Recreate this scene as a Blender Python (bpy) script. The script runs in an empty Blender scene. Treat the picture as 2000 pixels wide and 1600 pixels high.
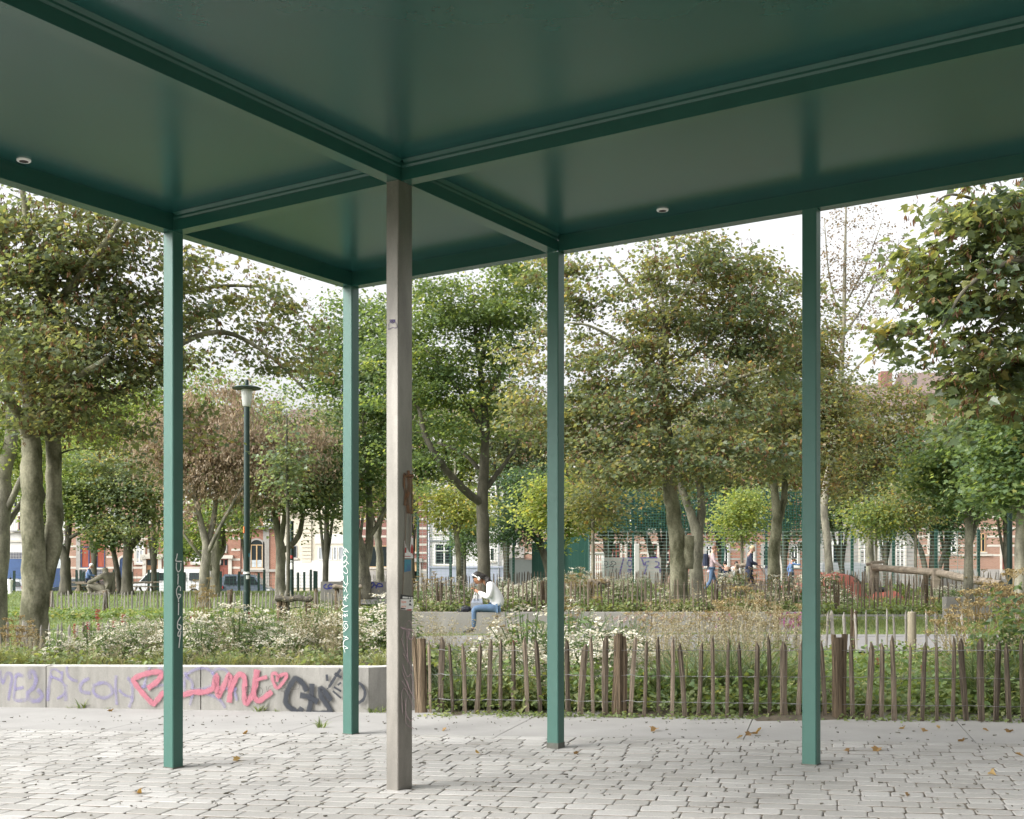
import bpy, math, random
import numpy as np
from mathutils import Vector, Matrix
R = random.Random(11); rng = np.random.default_rng(11)
SC = bpy.context.scene; COL = SC.collection
F = 2400.0; Y0 = 1125.0; EYE = 1.35; TILT = 0.0179
def P(px, py, Z):                        # a point seen at (px,py) in the photo, Z metres ahead of the camera
    return Vector(((px-1000)*Z/F, Z, EYE-(py-Y0)*Z/F))
def PX(px, Z): return (px-1000)*Z/F
def gp(px, py):                          # a point on the sloping plaza
    k = (px-1000)/F; d = (py-Y0)/F
    Z = EYE/(d+TILT*k)
    return Vector((k*Z, Z, TILT*k*Z))
def lerp_tab(t, tab):
    if t <= tab[0][0]: return tab[0][1]
    for (a, b), (c, d) in zip(tab, tab[1:]):
        if t <= c: return b+(d-b)*(t-a)/(c-a)
    return tab[-1][1]
TL = [(14,0),(20,.02),(25,.06),(32,.12),(38,.17),(45,.42),(55,.66),(60,.5),(70,-.4),(76,-.55),(400,-.55)]
TR = [(14,0),(20,.03),(25,.12),(32,.28),(38,.45),(45,.7),(55,.72),(64,.45),(72,-.4),(76,-.55),(400,-.55)]
def G(x, y):
    t = min(1, max(0, (x+5)/7)); t = t*t*(3-2*t)
    k = min(1, max(0, 1-(y-14)/8))
    return lerp_tab(y, TL)*(1-t)+lerp_tab(y, TR)*t+TILT*max(-14, min(14, x))*k
# ---------------------------------------------------------------- materials
MATS = {}
def nodes(name):
    m = bpy.data.materials.new(name); m.use_nodes = True
    nt = m.node_tree; b = nt.nodes['Principled BSDF']
    MATS[name] = m
    return m, nt, b
def N(nt, t, **kw):
    n = nt.nodes.new(t)
    for k, v in kw.items():
        if k in n.inputs: n.inputs[k].default_value = v
        else: setattr(n, k, v)
    return n
def L(nt, a, b): nt.links.new(a, b)
def c4(c, k=1.0): return (min(1, c[0]*k), min(1, c[1]*k), min(1, c[2]*k), 1)
def mat(name, col, rough=.7, var=.2, scale=6, bump=0., col2=None, metal=0., spec=.5, stretch=(1,1,1), objrand=0., bscale=None, fine=None, hard=.2):
    """procedural paint/wood/stone: two noise octaves between two tones, optional per-object variation and bump"""
    m, nt, b = nodes(name)
    tc = N(nt, 'ShaderNodeTexCoord'); mp = N(nt, 'ShaderNodeMapping'); mp.inputs['Scale'].default_value = stretch
    L(nt, tc.outputs['Object'], mp.inputs['Vector'])
    nz = N(nt, 'ShaderNodeTexNoise', Scale=scale, Detail=6., Roughness=.6)
    L(nt, mp.outputs[0], nz.inputs['Vector'])
    rp = N(nt, 'ShaderNodeValToRGB')
    rp.color_ramp.elements[0].position = .5-hard; rp.color_ramp.elements[1].position = .5+hard
    rp.color_ramp.elements[0].color = c4(col, 1-var)
    rp.color_ramp.elements[1].color = c4(col2 or col, 1+var if not col2 else 1)
    L(nt, nz.outputs['Fac'], rp.inputs['Fac'])
    out = rp.outputs['Color']
    if fine:
        n2 = N(nt, 'ShaderNodeTexNoise', Scale=fine[0], Detail=2.); L(nt, tc.outputs['Object'], n2.inputs['Vector'])
        mr = N(nt, 'ShaderNodeMapRange'); mr.inputs[3].default_value = 1-fine[1]; mr.inputs[4].default_value = 1+fine[1]
        L(nt, n2.outputs['Fac'], mr.inputs[0])
        mx = N(nt, 'ShaderNodeVectorMath', operation='SCALE'); L(nt, out, mx.inputs[0]); L(nt, mr.outputs[0], mx.inputs['Scale'])
        out = mx.outputs[0]
    if objrand:
        oi = N(nt, 'ShaderNodeObjectInfo'); mr = N(nt, 'ShaderNodeMapRange')
        mr.inputs[3].default_value = 1-objrand; mr.inputs[4].default_value = 1+objrand
        L(nt, oi.outputs['Random'], mr.inputs[0])
        mx = N(nt, 'ShaderNodeVectorMath', operation='SCALE'); L(nt, out, mx.inputs[0]); L(nt, mr.outputs[0], mx.inputs['Scale'])
        out = mx.outputs[0]
    L(nt, out, b.inputs['Base Color'])
    b.inputs['Roughness'].default_value = rough; b.inputs['Metallic'].default_value = metal
    b.inputs['Specular IOR Level'].default_value = spec
    if bump:
        n3 = N(nt, 'ShaderNodeTexNoise', Scale=bscale or scale*6, Detail=4.); L(nt, mp.outputs[0], n3.inputs['Vector'])
        bp = N(nt, 'ShaderNodeBump', Strength=bump, Distance=.01); L(nt, n3.outputs['Fac'], bp.inputs['Height'])
        L(nt, bp.outputs[0], b.inputs['Normal'])
    return m
def tintmat(name, stops, trans=.35, tcol=None, rough=.45, spec=.4, tgain=2.2):
    """leaves / petals: colour picked per leaf from a ramp, part of the light passes through"""
    m, nt, b = nodes(name)
    at = N(nt, 'ShaderNodeAttribute', attribute_name='tint')
    rp = N(nt, 'ShaderNodeValToRGB'); cr = rp.color_ramp
    while len(cr.elements) < len(stops): cr.elements.new(.5)
    for e, (p, c) in zip(cr.elements, stops): e.position = p; e.color = c4(c)
    L(nt, at.outputs['Fac'], rp.inputs['Fac'])
    L(nt, rp.outputs['Color'], b.inputs['Base Color'])
    b.inputs['Roughness'].default_value = rough; b.inputs['Specular IOR Level'].default_value = spec
    if trans:
        tr = N(nt, 'ShaderNodeBsdfTranslucent')
        vm = N(nt, 'ShaderNodeVectorMath', operation='MULTIPLY'); vm.inputs[1].default_value = tcol or (tgain*1.1, tgain, tgain*.5)
        L(nt, rp.outputs['Color'], vm.inputs[0]); L(nt, vm.outputs[0], tr.inputs['Color'])
        mx = N(nt, 'ShaderNodeMixShader', Fac=trans)
        L(nt, b.outputs[0], mx.inputs[1]); L(nt, tr.outputs[0], mx.inputs[2])
        L(nt, mx.outputs[0], nt.nodes['Material Output'].inputs['Surface'])
    return m
def spray(name, col, alpha, scale=14, rough=.8, lo=.5):
    """worn spray paint: patchy cover over the wall behind"""
    m, nt, b = nodes(name)
    b.inputs['Base Color'].default_value = c4(col); b.inputs['Roughness'].default_value = rough
    tc = N(nt, 'ShaderNodeTexCoord'); nz = N(nt, 'ShaderNodeTexNoise', Scale=scale, Detail=5.)
    L(nt, tc.outputs['Object'], nz.inputs['Vector'])
    at = N(nt, 'ShaderNodeAttribute', attribute_name='tint')
    ml = N(nt, 'ShaderNodeMath', operation='MULTIPLY'); L(nt, at.outputs['Fac'], ml.inputs[0])
    mr = N(nt, 'ShaderNodeMapRange'); mr.inputs[1].default_value = .25; mr.inputs[2].default_value = .6
    mr.inputs[3].default_value = alpha*lo; mr.inputs[4].default_value = alpha
    L(nt, nz.outputs['Fac'], mr.inputs[0]); L(nt, mr.outputs[0], ml.inputs[1]); L(nt, ml.outputs[0], b.inputs['Alpha'])
    return m
def brick(name, c1, c2, mortar, bw=.22, rh=.075):
    m, nt, b = nodes(name)
    tc = N(nt, 'ShaderNodeTexCoord'); mp = N(nt, 'ShaderNodeMapping'); mp.inputs['Rotation'].default_value = (math.radians(90), 0, 0)
    L(nt, tc.outputs['Object'], mp.inputs[0])
    bt = N(nt, 'ShaderNodeTexBrick', Scale=1.); L(nt, mp.outputs[0], bt.inputs['Vector'])
    bt.inputs['Color1'].default_value = c4(c1); bt.inputs['Color2'].default_value = c4(c2); bt.inputs['Mortar'].default_value = c4(mortar)
    bt.inputs['Brick Width'].default_value = bw; bt.inputs['Row Height'].default_value = rh; bt.inputs['Mortar Size'].default_value = .008
    nz = N(nt, 'ShaderNodeTexNoise', Scale=.8, Detail=6.); L(nt, tc.outputs['Object'], nz.inputs['Vector'])
    mr = N(nt, 'ShaderNodeMapRange'); mr.inputs[3].default_value = .7; mr.inputs[4].default_value = 1.25; L(nt, nz.outputs['Fac'], mr.inputs[0])
    mx = N(nt, 'ShaderNodeVectorMath', operation='SCALE'); L(nt, bt.outputs['Color'], mx.inputs[0]); L(nt, mr.outputs[0], mx.inputs['Scale'])
    L(nt, mx.outputs[0], b.inputs['Base Color']); b.inputs['Roughness'].default_value = .9
    return m
# ---------------------------------------------------------------- objects
ORG = {}
def link(o, parent=None, org=None):
    COL.objects.link(o)
    if parent is not None: o.parent = parent; ORG[o] = ORG[parent]
    else: ORG[o] = Vector(org or (0, 0, 0)); o.location = ORG[o]
    return o
def tag(o, label=None, cat=None, group=None, kind=None):
    if label: o['label'] = label
    if cat: o['category'] = cat
    if group: o['group'] = group
    if kind: o['kind'] = kind
    return o
def thing(name, loc, label, cat, group=None):
    o = bpy.data.objects.new(name, None); o.empty_display_size = .2
    link(o, None, loc); return tag(o, label, cat, group)
def npmesh(name, V, idx, sizes, tint=None, smooth=False):
    me = bpy.data.meshes.new(name); V = np.asarray(V, np.float32)
    me.vertices.add(len(V)); me.vertices.foreach_set('co', V.ravel())
    idx = np.asarray(idx, np.int32); sizes = np.asarray(sizes, np.int32)
    me.loops.add(len(idx)); me.loops.foreach_set('vertex_index', idx)
    me.polygons.add(len(sizes)); st = np.zeros(len(sizes), np.int32); st[1:] = np.cumsum(sizes)[:-1]
    me.polygons.foreach_set('loop_start', st); me.polygons.foreach_set('loop_total', sizes)
    me.polygons.foreach_set('use_smooth', np.full(len(sizes), bool(smooth)))
    me.update(calc_edges=True)
    if tint is not None:
        a = me.attributes.new('tint', 'FLOAT', 'POINT'); a.data.foreach_set('value', np.asarray(tint, np.float32))
    return me
class MB:
    def __init__(s): s.v = []; s.f = []; s.t = []; s.m = []; s.mi = 0; s.tv = 1.0
    def vert(s, p): s.v.append((p[0], p[1], p[2])); s.t.append(s.tv); return len(s.v)-1
    def face(s, ids): s.f.append(tuple(ids)); s.m.append(s.mi)
    def poly(s, pts): s.face([s.vert(p) for p in pts])
    def hexa(s, c):                      # 8 corners: bottom ring 0-3, top ring 4-7
        i = [s.vert(p) for p in c]
        for q in ((3,2,1,0),(4,5,6,7),(0,1,5,4),(1,2,6,5),(2,3,7,6),(3,0,4,7)): s.face([i[k] for k in q])
    def box(s, lo, hi):
        (a,b,c),(d,e,f) = lo, hi
        s.hexa([(a,b,c),(d,b,c),(d,e,c),(a,e,c),(a,b,f),(d,b,f),(d,e,f),(a,e,f)])
    def obox(s, o, ax, ay, az, lo, hi):  # box in the frame (ax,ay,az) at o
        o = Vector(o); c = []
        for z in (lo[2], hi[2]):
            for x, y in ((lo[0],lo[1]),(hi[0],lo[1]),(hi[0],hi[1]),(lo[0],hi[1])):
                c.append(o+Vector(ax)*x+Vector(ay)*y+Vector(az)*z)
        s.hexa(c)
    def bevbox(s, lo, hi, b):            # box with chamfered vertical and top edges
        (x0,y0,z0),(x1,y1,z1) = lo, hi
        def ring(i, z):
            return [s.vert(p) for p in ((x0+b+i,y0+i,z),(x1-b-i,y0+i,z),(x1-i,y0+b+i,z),(x1-i,y1-b-i,z),(x1-b-i,y1-i,z),(x0+b+i,y1-i,z),(x0+i,y1-b-i,z),(x0+i,y0+b+i,z))]
        a = ring(0, z0); c = ring(0, z1-b); d = ring(b*.7, z1)
        for r1, r2 in ((a, c), (c, d)):
            for k in range(8): s.face((r1[k], r1[(k+1)%8], r2[(k+1)%8], r2[k]))
        s.face(d); s.face(a[::-1])
    def tube(s, pts, rad, n=6, cap=True, flat=1.0):
        pts = [Vector(p) for p in pts]
        if not hasattr(rad, '__len__'): rad = [rad]*len(pts)
        rings = []; up = None
        for i, p in enumerate(pts):
            d = (pts[min(i+1, len(pts)-1)]-pts[max(i-1, 0)])
            d = d.normalized() if d.length > 1e-9 else Vector((0,0,1))
            if up is None: up = Vector((1,0,0)) if abs(d.x) < .8 else Vector((0,1,0))
            a = (up-d*up.dot(d)).normalized(); up = a; b = d.cross(a)
            rings.append([s.vert(p+(a*math.cos(6.28319*k/n)+b*math.sin(6.28319*k/n)*flat)*rad[i]) for k in range(n)])
        for r1, r2 in zip(rings, rings[1:]):
            for k in range(n): s.face((r1[k], r1[(k+1)%n], r2[(k+1)%n], r2[k]))
        if cap: s.face(rings[0][::-1]); s.face(rings[-1])
        return rings
    def lathe(s, o, prof, n=16):         # profile of (r,z) about the z axis at o
        rings = [[s.vert((o[0]+r*math.cos(6.28319*k/n), o[1]+r*math.sin(6.28319*k/n), o[2]+z)) for k in range(n)] for r, z in prof]
        for r1, r2 in zip(rings, rings[1:]):
            for k in range(n): s.face((r1[k], r1[(k+1)%n], r2[(k+1)%n], r2[k]))
        s.face(rings[0][::-1]); s.face(rings[-1])
    def ball(s, c, r, n=10, m=7):
        r = r if hasattr(r, '__len__') else (r, r, r)
        prof = [(math.sin(math.pi*i/m), -math.cos(math.pi*i/m)) for i in range(m+1)]
        rings = [[s.vert((c[0]+r[0]*max(q, .02)*math.cos(6.28319*k/n), c[1]+r[1]*max(q, .02)*math.sin(6.28319*k/n), c[2]+r[2]*z)) for k in range(n)] for q, z in prof]
        for r1, r2 in zip(rings, rings[1:]):
            for k in range(n): s.face((r1[k], r1[(k+1)%n], r2[(k+1)%n], r2[k]))
        s.face(rings[0][::-1]); s.face(rings[-1])
    def prism(s, poly, y0, y1):          # polygon in x,z swept from y0 to y1
        a = [s.vert((x, y0, z)) for x, z in poly]; b = [s.vert((x, y1, z)) for x, z in poly]
        n = len(poly); s.face(a); s.face(b[::-1])
        for k in range(n): s.face((a[k], b[k], b[(k+1)%n], a[(k+1)%n]))
    def mesh(s, name, org, smooth=False):
        V = np.array(s.v, np.float32).reshape(-1, 3)-np.array(org, np.float32)
        return npmesh(name, V, [i for f in s.f for i in f], [len(f) for f in s.f], s.t, smooth)
    def build(s, name, mats, parent=None, org=None, smooth=False, label=None):
        og = ORG[parent] if parent is not None else Vector(org or (0, 0, 0))
        me = s.mesh(name, og, smooth)
        for m in (mats if isinstance(mats, (list, tuple)) else [mats]): me.materials.append(MATS[m] if isinstance(m, str) else m)
        if len(me.materials) > 1: me.polygons.foreach_set('material_index', np.array(s.m, np.int32))
        o = link(bpy.data.objects.new(name, me), parent, og)
        if label: o['label'] = label
        return o
def attach(name, me, mats, parent=None, org=None, label=None):
    for m in (mats if isinstance(mats, (list, tuple)) else [mats]): me.materials.append(MATS[m])
    o = link(bpy.data.objects.new(name, me), parent, org)
    if label: o['label'] = label
    return o
def copy_tree(src, loc, rot=0, scale=1.0, label=None, group=None):
    kids = {}
    for c in src.children: kids[c] = list(c.children)
    r = src.copy(); COL.objects.link(r); r.location = loc; r.rotation_euler = (0, 0, rot); r.scale = scale if hasattr(scale, '__len__') else (scale,)*3
    if label: r['label'] = label
    if group: r['group'] = group
    for c, gs in kids.items():
        k = c.copy(); COL.objects.link(k); k.parent = r
        for g in gs:
            h = g.copy(); COL.objects.link(h); h.parent = k
    return r
ORD = ['first','second','third','fourth','fifth','sixth','seventh','eighth','ninth','tenth','eleventh','twelfth','thirteenth','fourteenth','fifteenth','sixteenth','seventeenth','eighteenth','nineteenth','twentieth','twenty-first','twenty-second','twenty-third','twenty-fourth','twenty-fifth','twenty-sixth','twenty-seventh','twenty-eighth','twenty-ninth','thirtieth']
ORD += ['thirty-'+o for o in ORD[:9]]+['fortieth']+['forty-'+o for o in ORD[:9]]
def smooth_line(pts, k=4):               # Catmull-Rom through the points
    pts = [Vector(p) for p in pts]
    if len(pts) < 3: return pts
    q = [pts[0]*2-pts[1]]+pts+[pts[-1]*2-pts[-2]]; out = []
    for i in range(1, len(q)-2):
        a, b, c, d = q[i-1:i+3]
        for j in range(k):
            t = j/k
            out.append(.5*((2*b)+(c-a)*t+(2*a-5*b+4*c-d)*t*t+(3*b-a-3*c+d)*t**3))
    out.append(pts[-1]); return out
def on_plane(px, py, o, n):
    d = Vector(((px-1000)/F, 1, -(py-Y0)/F)); e = Vector((0, 0, EYE))
    return e+d*((Vector(o)-e).dot(n)/d.dot(n))
def stroke(mb, pts, w, n, lift=.004, soft=0.0, smooth=True, taper=0.0):
    """a painted line lying on a surface with normal n; tint fades at its edges"""
    pts = smooth_line(pts) if smooth else [Vector(p) for p in pts]
    n = Vector(n).normalized(); rows = []; M_ = len(pts)
    for i, p in enumerate(pts):
        d = (pts[min(i+1, M_-1)]-pts[max(i-1, 0)])
        if d.length < 1e-9: d = Vector((0,0,1))
        s = n.cross(d.normalized()).normalized()
        ww = w*(1-taper*abs(2*i/max(1, M_-1)-1)) * (1+.12*math.sin(i*1.7+w*900)); q = p+n*lift
        ext = -d.normalized()*ww*.4 if i == 0 else (d.normalized()*ww*.4 if i == M_-1 else Vector((0,0,0)))
        row = []
        for k, tv in ((-1-soft, 0), (-.8, 1), (.8, 1), (1+soft, 0)):
            mb.tv = tv if soft else 1.0
            row.append(mb.vert(q+ext+s*k*ww/2))
        rows.append(row)
    mb.tv = 1.0
    for a, b in zip(rows, rows[1:]):
        for k in range(3): mb.face((a[k], a[k+1], b[k+1], b[k]))
# ---------------------------------------------------------------- world, sun, camera
w = bpy.data.worlds.new("World"); SC.world = w; w.use_nodes = True
nt = w.node_tree; bg = nt.nodes['Background']
sky = nt.nodes.new('ShaderNodeTexSky'); sky.sky_type = 'NISHITA'; sky.sun_disc = False
SUN_EL = math.radians(38); SUN_AZ = math.radians(246)
sky.sun_elevation = SUN_EL; sky.sun_rotation = SUN_AZ; sky.air_density = 1.0; sky.dust_density = 6.0; sky.ozone_density = 1.0
hs = nt.nodes.new('ShaderNodeHueSaturation'); hs.inputs['Saturation'].default_value = .08       # overcast: little colour left in the sky
L(nt, sky.outputs[0], hs.inputs['Color']); L(nt, hs.outputs[0], bg.inputs['Color']); bg.inputs['Strength'].default_value = .15
sd = bpy.data.lights.new('Sun', 'SUN'); sd.energy = .75; sd.angle = math.radians(40); sd.color = (1, .96, .88)
so = bpy.data.objects.new('Sun', sd); COL.objects.link(so)
dv = Vector((math.sin(SUN_AZ)*math.cos(SUN_EL), math.cos(SUN_AZ)*math.cos(SUN_EL), math.sin(SUN_EL)))
so.rotation_euler = dv.to_track_quat('Z', 'Y').to_euler(); so.location = dv*60
cd = bpy.data.cameras.new('Camera'); cam = bpy.data.objects.new('Camera', cd); COL.objects.link(cam)
cam.location = (0, 0, EYE); cam.rotation_euler = (math.radians(90), 0, 0)
cd.sensor_fit = 'HORIZONTAL'; cd.sensor_width = 36; cd.lens = 36*F/2000; cd.shift_y = (Y0-800)/2000
cd.clip_start = .1; cd.clip_end = 2000; SC.camera = cam
SC.view_settings.view_transform = 'Standard'; SC.view_settings.look = 'None'; SC.view_settings.gamma = 1; SC.view_settings.exposure = 1.4
SC.cycles.max_bounces = 8; SC.cycles.transparent_max_bounces = 12; SC.cycles.sample_clamp_indirect = 8
# ---------------------------------------------------------------- materials
def greenpaint(name, col, rough, bump, bscale, spec=.5):
    m = mat(name, col, rough=rough, var=.06, scale=3, bump=bump, bscale=bscale, spec=spec)
    return m
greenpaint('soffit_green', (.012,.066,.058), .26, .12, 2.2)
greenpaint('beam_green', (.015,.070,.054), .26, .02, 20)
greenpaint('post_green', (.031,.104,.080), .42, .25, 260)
mat('post_grime', (.10,.10,.085), rough=.9, scale=30)
mat('steel', (.25,.235,.21), rough=.42, var=.25, scale=6, stretch=(1,1,.3), bump=.06, metal=.85, fine=(130,.14))
mat('stone_sett', (.52,.50,.47), rough=.75, var=.16, scale=2.2, fine=(40,.18), bump=.25, bscale=45)
mat('joint_sand', (.25,.225,.185), rough=1, var=.35, scale=9, fine=(80,.3))
mat('slab_concrete', (.265,.258,.245), rough=.85, var=.12, scale=1.6, fine=(60,.10), bump=.12, bscale=70)
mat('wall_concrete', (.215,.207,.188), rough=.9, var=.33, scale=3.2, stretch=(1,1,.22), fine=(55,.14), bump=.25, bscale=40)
mat('wall_top', (.50,.49,.46), rough=.9, var=.08, scale=4, fine=(60,.06))  # wall tops paler: the light from above is put into the colour
mat('bench_concrete', (.235,.222,.205), rough=.9, var=.2, scale=2, stretch=(1,1,.4), fine=(40,.15))
mat('joint_dark', (.035,.03,.025), rough=1)
mat('soil', (.075,.06,.04), rough=1, var=.5, scale=6, fine=(30,.4), bump=.6)
mat('lawn', (.085,.135,.035), rough=.9, var=.35, scale=1.5, col2=(.14,.19,.055), fine=(55,.5), bump=.5, bscale=60)
mat('path_gravel', (.19,.185,.18), rough=.95, var=.1, scale=2, fine=(60,.2))
mat('asphalt', (.06,.06,.062), rough=.9, var=.2, scale=3)
mat('sidewalk', (.3,.29,.27), rough=.9, var=.15, scale=2)
mat('paling', (.048,.039,.03), rough=.95, spec=.2, var=.2, scale=4, col2=(.205,.165,.122), hard=.14, stretch=(1.2,1.2,.5), objrand=.42, fine=(60,.25), bump=.4)
mat('paling_grey', (.22,.205,.18), rough=.95, spec=.2, var=.3, scale=7, stretch=(1,1,.12), objrand=.3, fine=(60,.2), bump=.3)
mat('split_log', (.05,.038,.026), rough=.95, spec=.2, var=.2, scale=7, col2=(.22,.165,.11), hard=.13, stretch=(1.5,1.5,.3), objrand=.25, fine=(50,.3), bump=.6)
mat('log_wood', (.20,.165,.125), rough=.9, var=.4, scale=8, stretch=(.15,1,1), fine=(40,.25), bump=.4)
mat('dark_log', (.085,.075,.06), rough=.9, var=.4, scale=8, fine=(40,.3))
mat('wire', (.19,.19,.19), rough=.5, metal=.2, var=.1)
mat('bark_grey', (.12,.112,.085), rough=.95, var=.2, scale=4, col2=(.24,.225,.17), stretch=(1,1,.4), hard=.12, fine=(30,.45), bump=.8, bscale=30)
mat('bark_moss', (.085,.085,.045), rough=.95, var=.2, scale=3.5, col2=(.215,.205,.14), stretch=(1,1,.45), hard=.09, fine=(28,.5), bump=.8, bscale=30)
mat('bark_dark', (.075,.07,.05), rough=.95, var=.5, scale=5, col2=(.13,.12,.09), stretch=(1,1,.4), fine=(30,.3), bump=.6)
mat('lamp_green', (.006,.024,.019), rough=.35, var=.1)
mat('cage_green', (.012,.06,.045), rough=.5, var=.1)
mat('white_paint', (.78,.78,.76), rough=.6, var=.05)
mat('sticker_white', (.72,.71,.69), rough=.6, var=.05, scale=30); mat('sticker_red', (.38,.035,.03), rough=.6); mat('sticker_black', (.02,.02,.02), rough=.5)
mat('sticker_blue', (.06,.075,.30), rough=.45, col2=(.04,.28,.30), scale=9); mat('orange', (.75,.16,.04), rough=.6)
mat('ink_white', (.72,.72,.70), rough=.5, var=.04)
spray('spray_purple', (.205,.185,.34), .52, scale=9, lo=.2); spray('spray_pink', (.36,.12,.155), .92, scale=22, lo=.72); spray('spray_black', (.018,.022,.03), .98, lo=.9)
spray('spray_thin', (.05,.045,.04), .6); spray('spray_lilac', (.50,.37,.39), .8, scale=30); spray('rust', (.16,.075,.03), .85, scale=20)
spray('spray_magenta', (.33,.05,.22), .8); spray('spray_salmon', (.5,.25,.22), .4); spray('spray_blue', (.05,.06,.30), .85); spray('marker_violet', (.10,.07,.24), .85)
# ---------------------------------------------------------------- the canopy
U = Vector((.52119, .85344, 0)); V_ = Vector((.85344, -.52119, 0)); B0 = Vector((-1.3873, 10.5819, 0)); S = .1008; H = 3.846; CELL = 2.022
def cz(p): return p.z+.0119*p.x
def cp(a, b, z):                         # a: metres from the far edge towards the viewer, b: metres along it to the right
    p = B0-U*a+V_*b; return Vector((p.x, p.y, z+.0119*p.x))
canopy = thing('canopy', (B0.x, B0.y, TILT*B0.x), 'flat dark green steel canopy on slim square posts over the cobbled plaza', 'canopy')
AEND, BEND = CELL*2.5, CELL*3
def cbox(mb, a0, a1, b0, b1, z0, z1):
    mb.hexa([cp(a0,b0,z0), cp(a1,b0,z0), cp(a1,b1,z0), cp(a0,b1,z0), cp(a0,b0,z1), cp(a1,b0,z1), cp(a1,b1,z1), cp(a0,b1,z1)])
def lip(mb, a0, a1, b0, b1, z0, z1, d, along):
    ia, ib = (0, d) if along == 'a' else (d, 0)
    mb.hexa([cp(a0+ia,b0+ib,z0), cp(a1-ia,b0+ib,z0), cp(a1-ia,b1-ib,z0), cp(a0+ia,b1-ib,z0), cp(a0,b0,z1), cp(a1,b0,z1), cp(a1,b1,z1), cp(a0,b1,z1)])
h = S/2
for b in (0, CELL, BEND):                   # beams running away from the viewer
    mb = MB(); e = b in (0, BEND)
    cbox(mb, -h if e else h, AEND+h if e else AEND-h, b-h, b+h, H, H+.078)
    if not e:
        cbox(mb, h, AEND-h, b-h+.001, b+h-.001, H+.079, H+.128)
        for k in ((0, CELL), (CELL, AEND)): lip(mb, k[0]+h+.012, k[1]-h-.012, b-h-.012, b+h+.012, H+.078, H+.089, .0105, 'a'); cbox(mb, k[0]+h+.012, k[1]-h-.012, b-h-.012, b+h+.012, H+.0891, H+.106); lip(mb, k[0]+h+.036, k[1]-h-.036, b-h-.036, b+h+.036, H+.101, H+.1175, .023, 'a')
    else: cbox(mb, -h, AEND+h, b-h, b+h, H+.078, H+.130)
    mb.build('beam', 'beam_green', canopy)
bs = [0, CELL, BEND]
for a in (0, CELL, AEND):
    e = a in (0, AEND)
    for i in range(2):                                  # cross beams butt between the long ones
        mb = MB(); cbox(mb, a-h, a+h, bs[i]+h, bs[i+1]-h, H-.002, H+.076)
        if not e:
            cbox(mb, a-h+.001, a+h-.001, bs[i]+h, bs[i+1]-h, H+.077, H+.127)
            lip(mb, a-h-.012, a+h+.012, bs[i]+h+.0125, bs[i+1]-h-.0125, H+.0765, H+.0885, .0105, 'b'); cbox(mb, a-h-.012, a+h+.012, bs[i]+h+.0125, bs[i+1]-h-.0125, H+.0886, H+.105); lip(mb, a-h-.036, a+h+.036, bs[i]+h+.0365, bs[i+1]-h-.0365, H+.1005, H+.117, .023, 'b')
        else: cbox(mb, a-h, a+h, bs[i]+h, bs[i+1]-h, H+.076, H+.130)
        mb.build('beam', 'beam_green', canopy)
for a0, a1 in ((0, CELL), (CELL, AEND)):
    for i in range(2):
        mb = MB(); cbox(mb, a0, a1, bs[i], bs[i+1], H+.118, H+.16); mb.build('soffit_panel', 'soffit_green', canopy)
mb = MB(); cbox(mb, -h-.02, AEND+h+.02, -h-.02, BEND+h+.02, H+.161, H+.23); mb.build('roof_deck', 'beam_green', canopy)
FACE = {}
def post(key, a, b, m, label):
    p = B0-U*a+V_*b; g = TILT*p.x; hu, hv = (.076, .0485) if key == 'C' else (S/2, S/2)
    mb = MB(); c = .006; o = p; top = H+.0119*p.x-.001
    ring = [(-hu+c,-hv),(hu-c,-hv),(hu,-hv+c),(hu,hv-c),(hu-c,hv),(-hu+c,hv),(-hu,hv-c),(-hu,-hv+c)]
    lo = [mb.vert(o+U*x+V_*y+Vector((0,0,g-.03))) for x, y in ring]; hi = [mb.vert(o+U*x+V_*y+Vector((0,0,top))) for x, y in ring]
    for k in range(8): mb.face((lo[k], lo[(k+1)%8], hi[(k+1)%8], hi[k]))
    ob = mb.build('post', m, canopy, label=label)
    if key != 'C':
        mb = MB(); q = hu+.002
        for s_ in (.0, ):
            mb.hexa([o+U*x+V_*y+Vector((0,0,z)) for z in (g+.0, g+(.055 if key == 'D' else .022)) for x, y in ((-q,-q),(q,-q),(q,q),(-q,q))])
        mb.build('base_collar', 'post_grime', ob)
    FACE[key] = dict(ob=ob, L=(p-U*hu, -U), R=(p+V_*hv, V_))
post('A', CELL, 0, 'post_green', 'green post with white lettering down its right face')
post('B', 0, 0, 'post_green', 'green corner post with a white scrawl down its left face')
post('C', CELL, CELL, 'steel', 'bare grey steel post with stickers and a rust stain')
post('D', 0, CELL, 'post_green', 'plain green post with a grimy foot')
post('E', 0, 2*CELL, 'post_green', 'plain green post farthest right')
for px, py in ((46.5, 301), (1294, 413)):               # recessed downlights in the soffit
    k = (EYE-H-.118); t = -k*F/((Y0-py)); x = (px-1000)*t/F; z = H+.118+.0119*x
    root_ = MB(); root_.lathe((x, t, z-.010), [(.024,.0),(.040,.0),(.043,.004),(.043,.012)], 24); r_ = root_.build('downlight', 'white_paint', canopy, smooth=False)
    mb = MB(); mb.lathe((x, t, z-.0115), [(.005,.0),(.028,.0),(.028,.001)], 20); mb.build('lens', 'joint_dark', r_)
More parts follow.
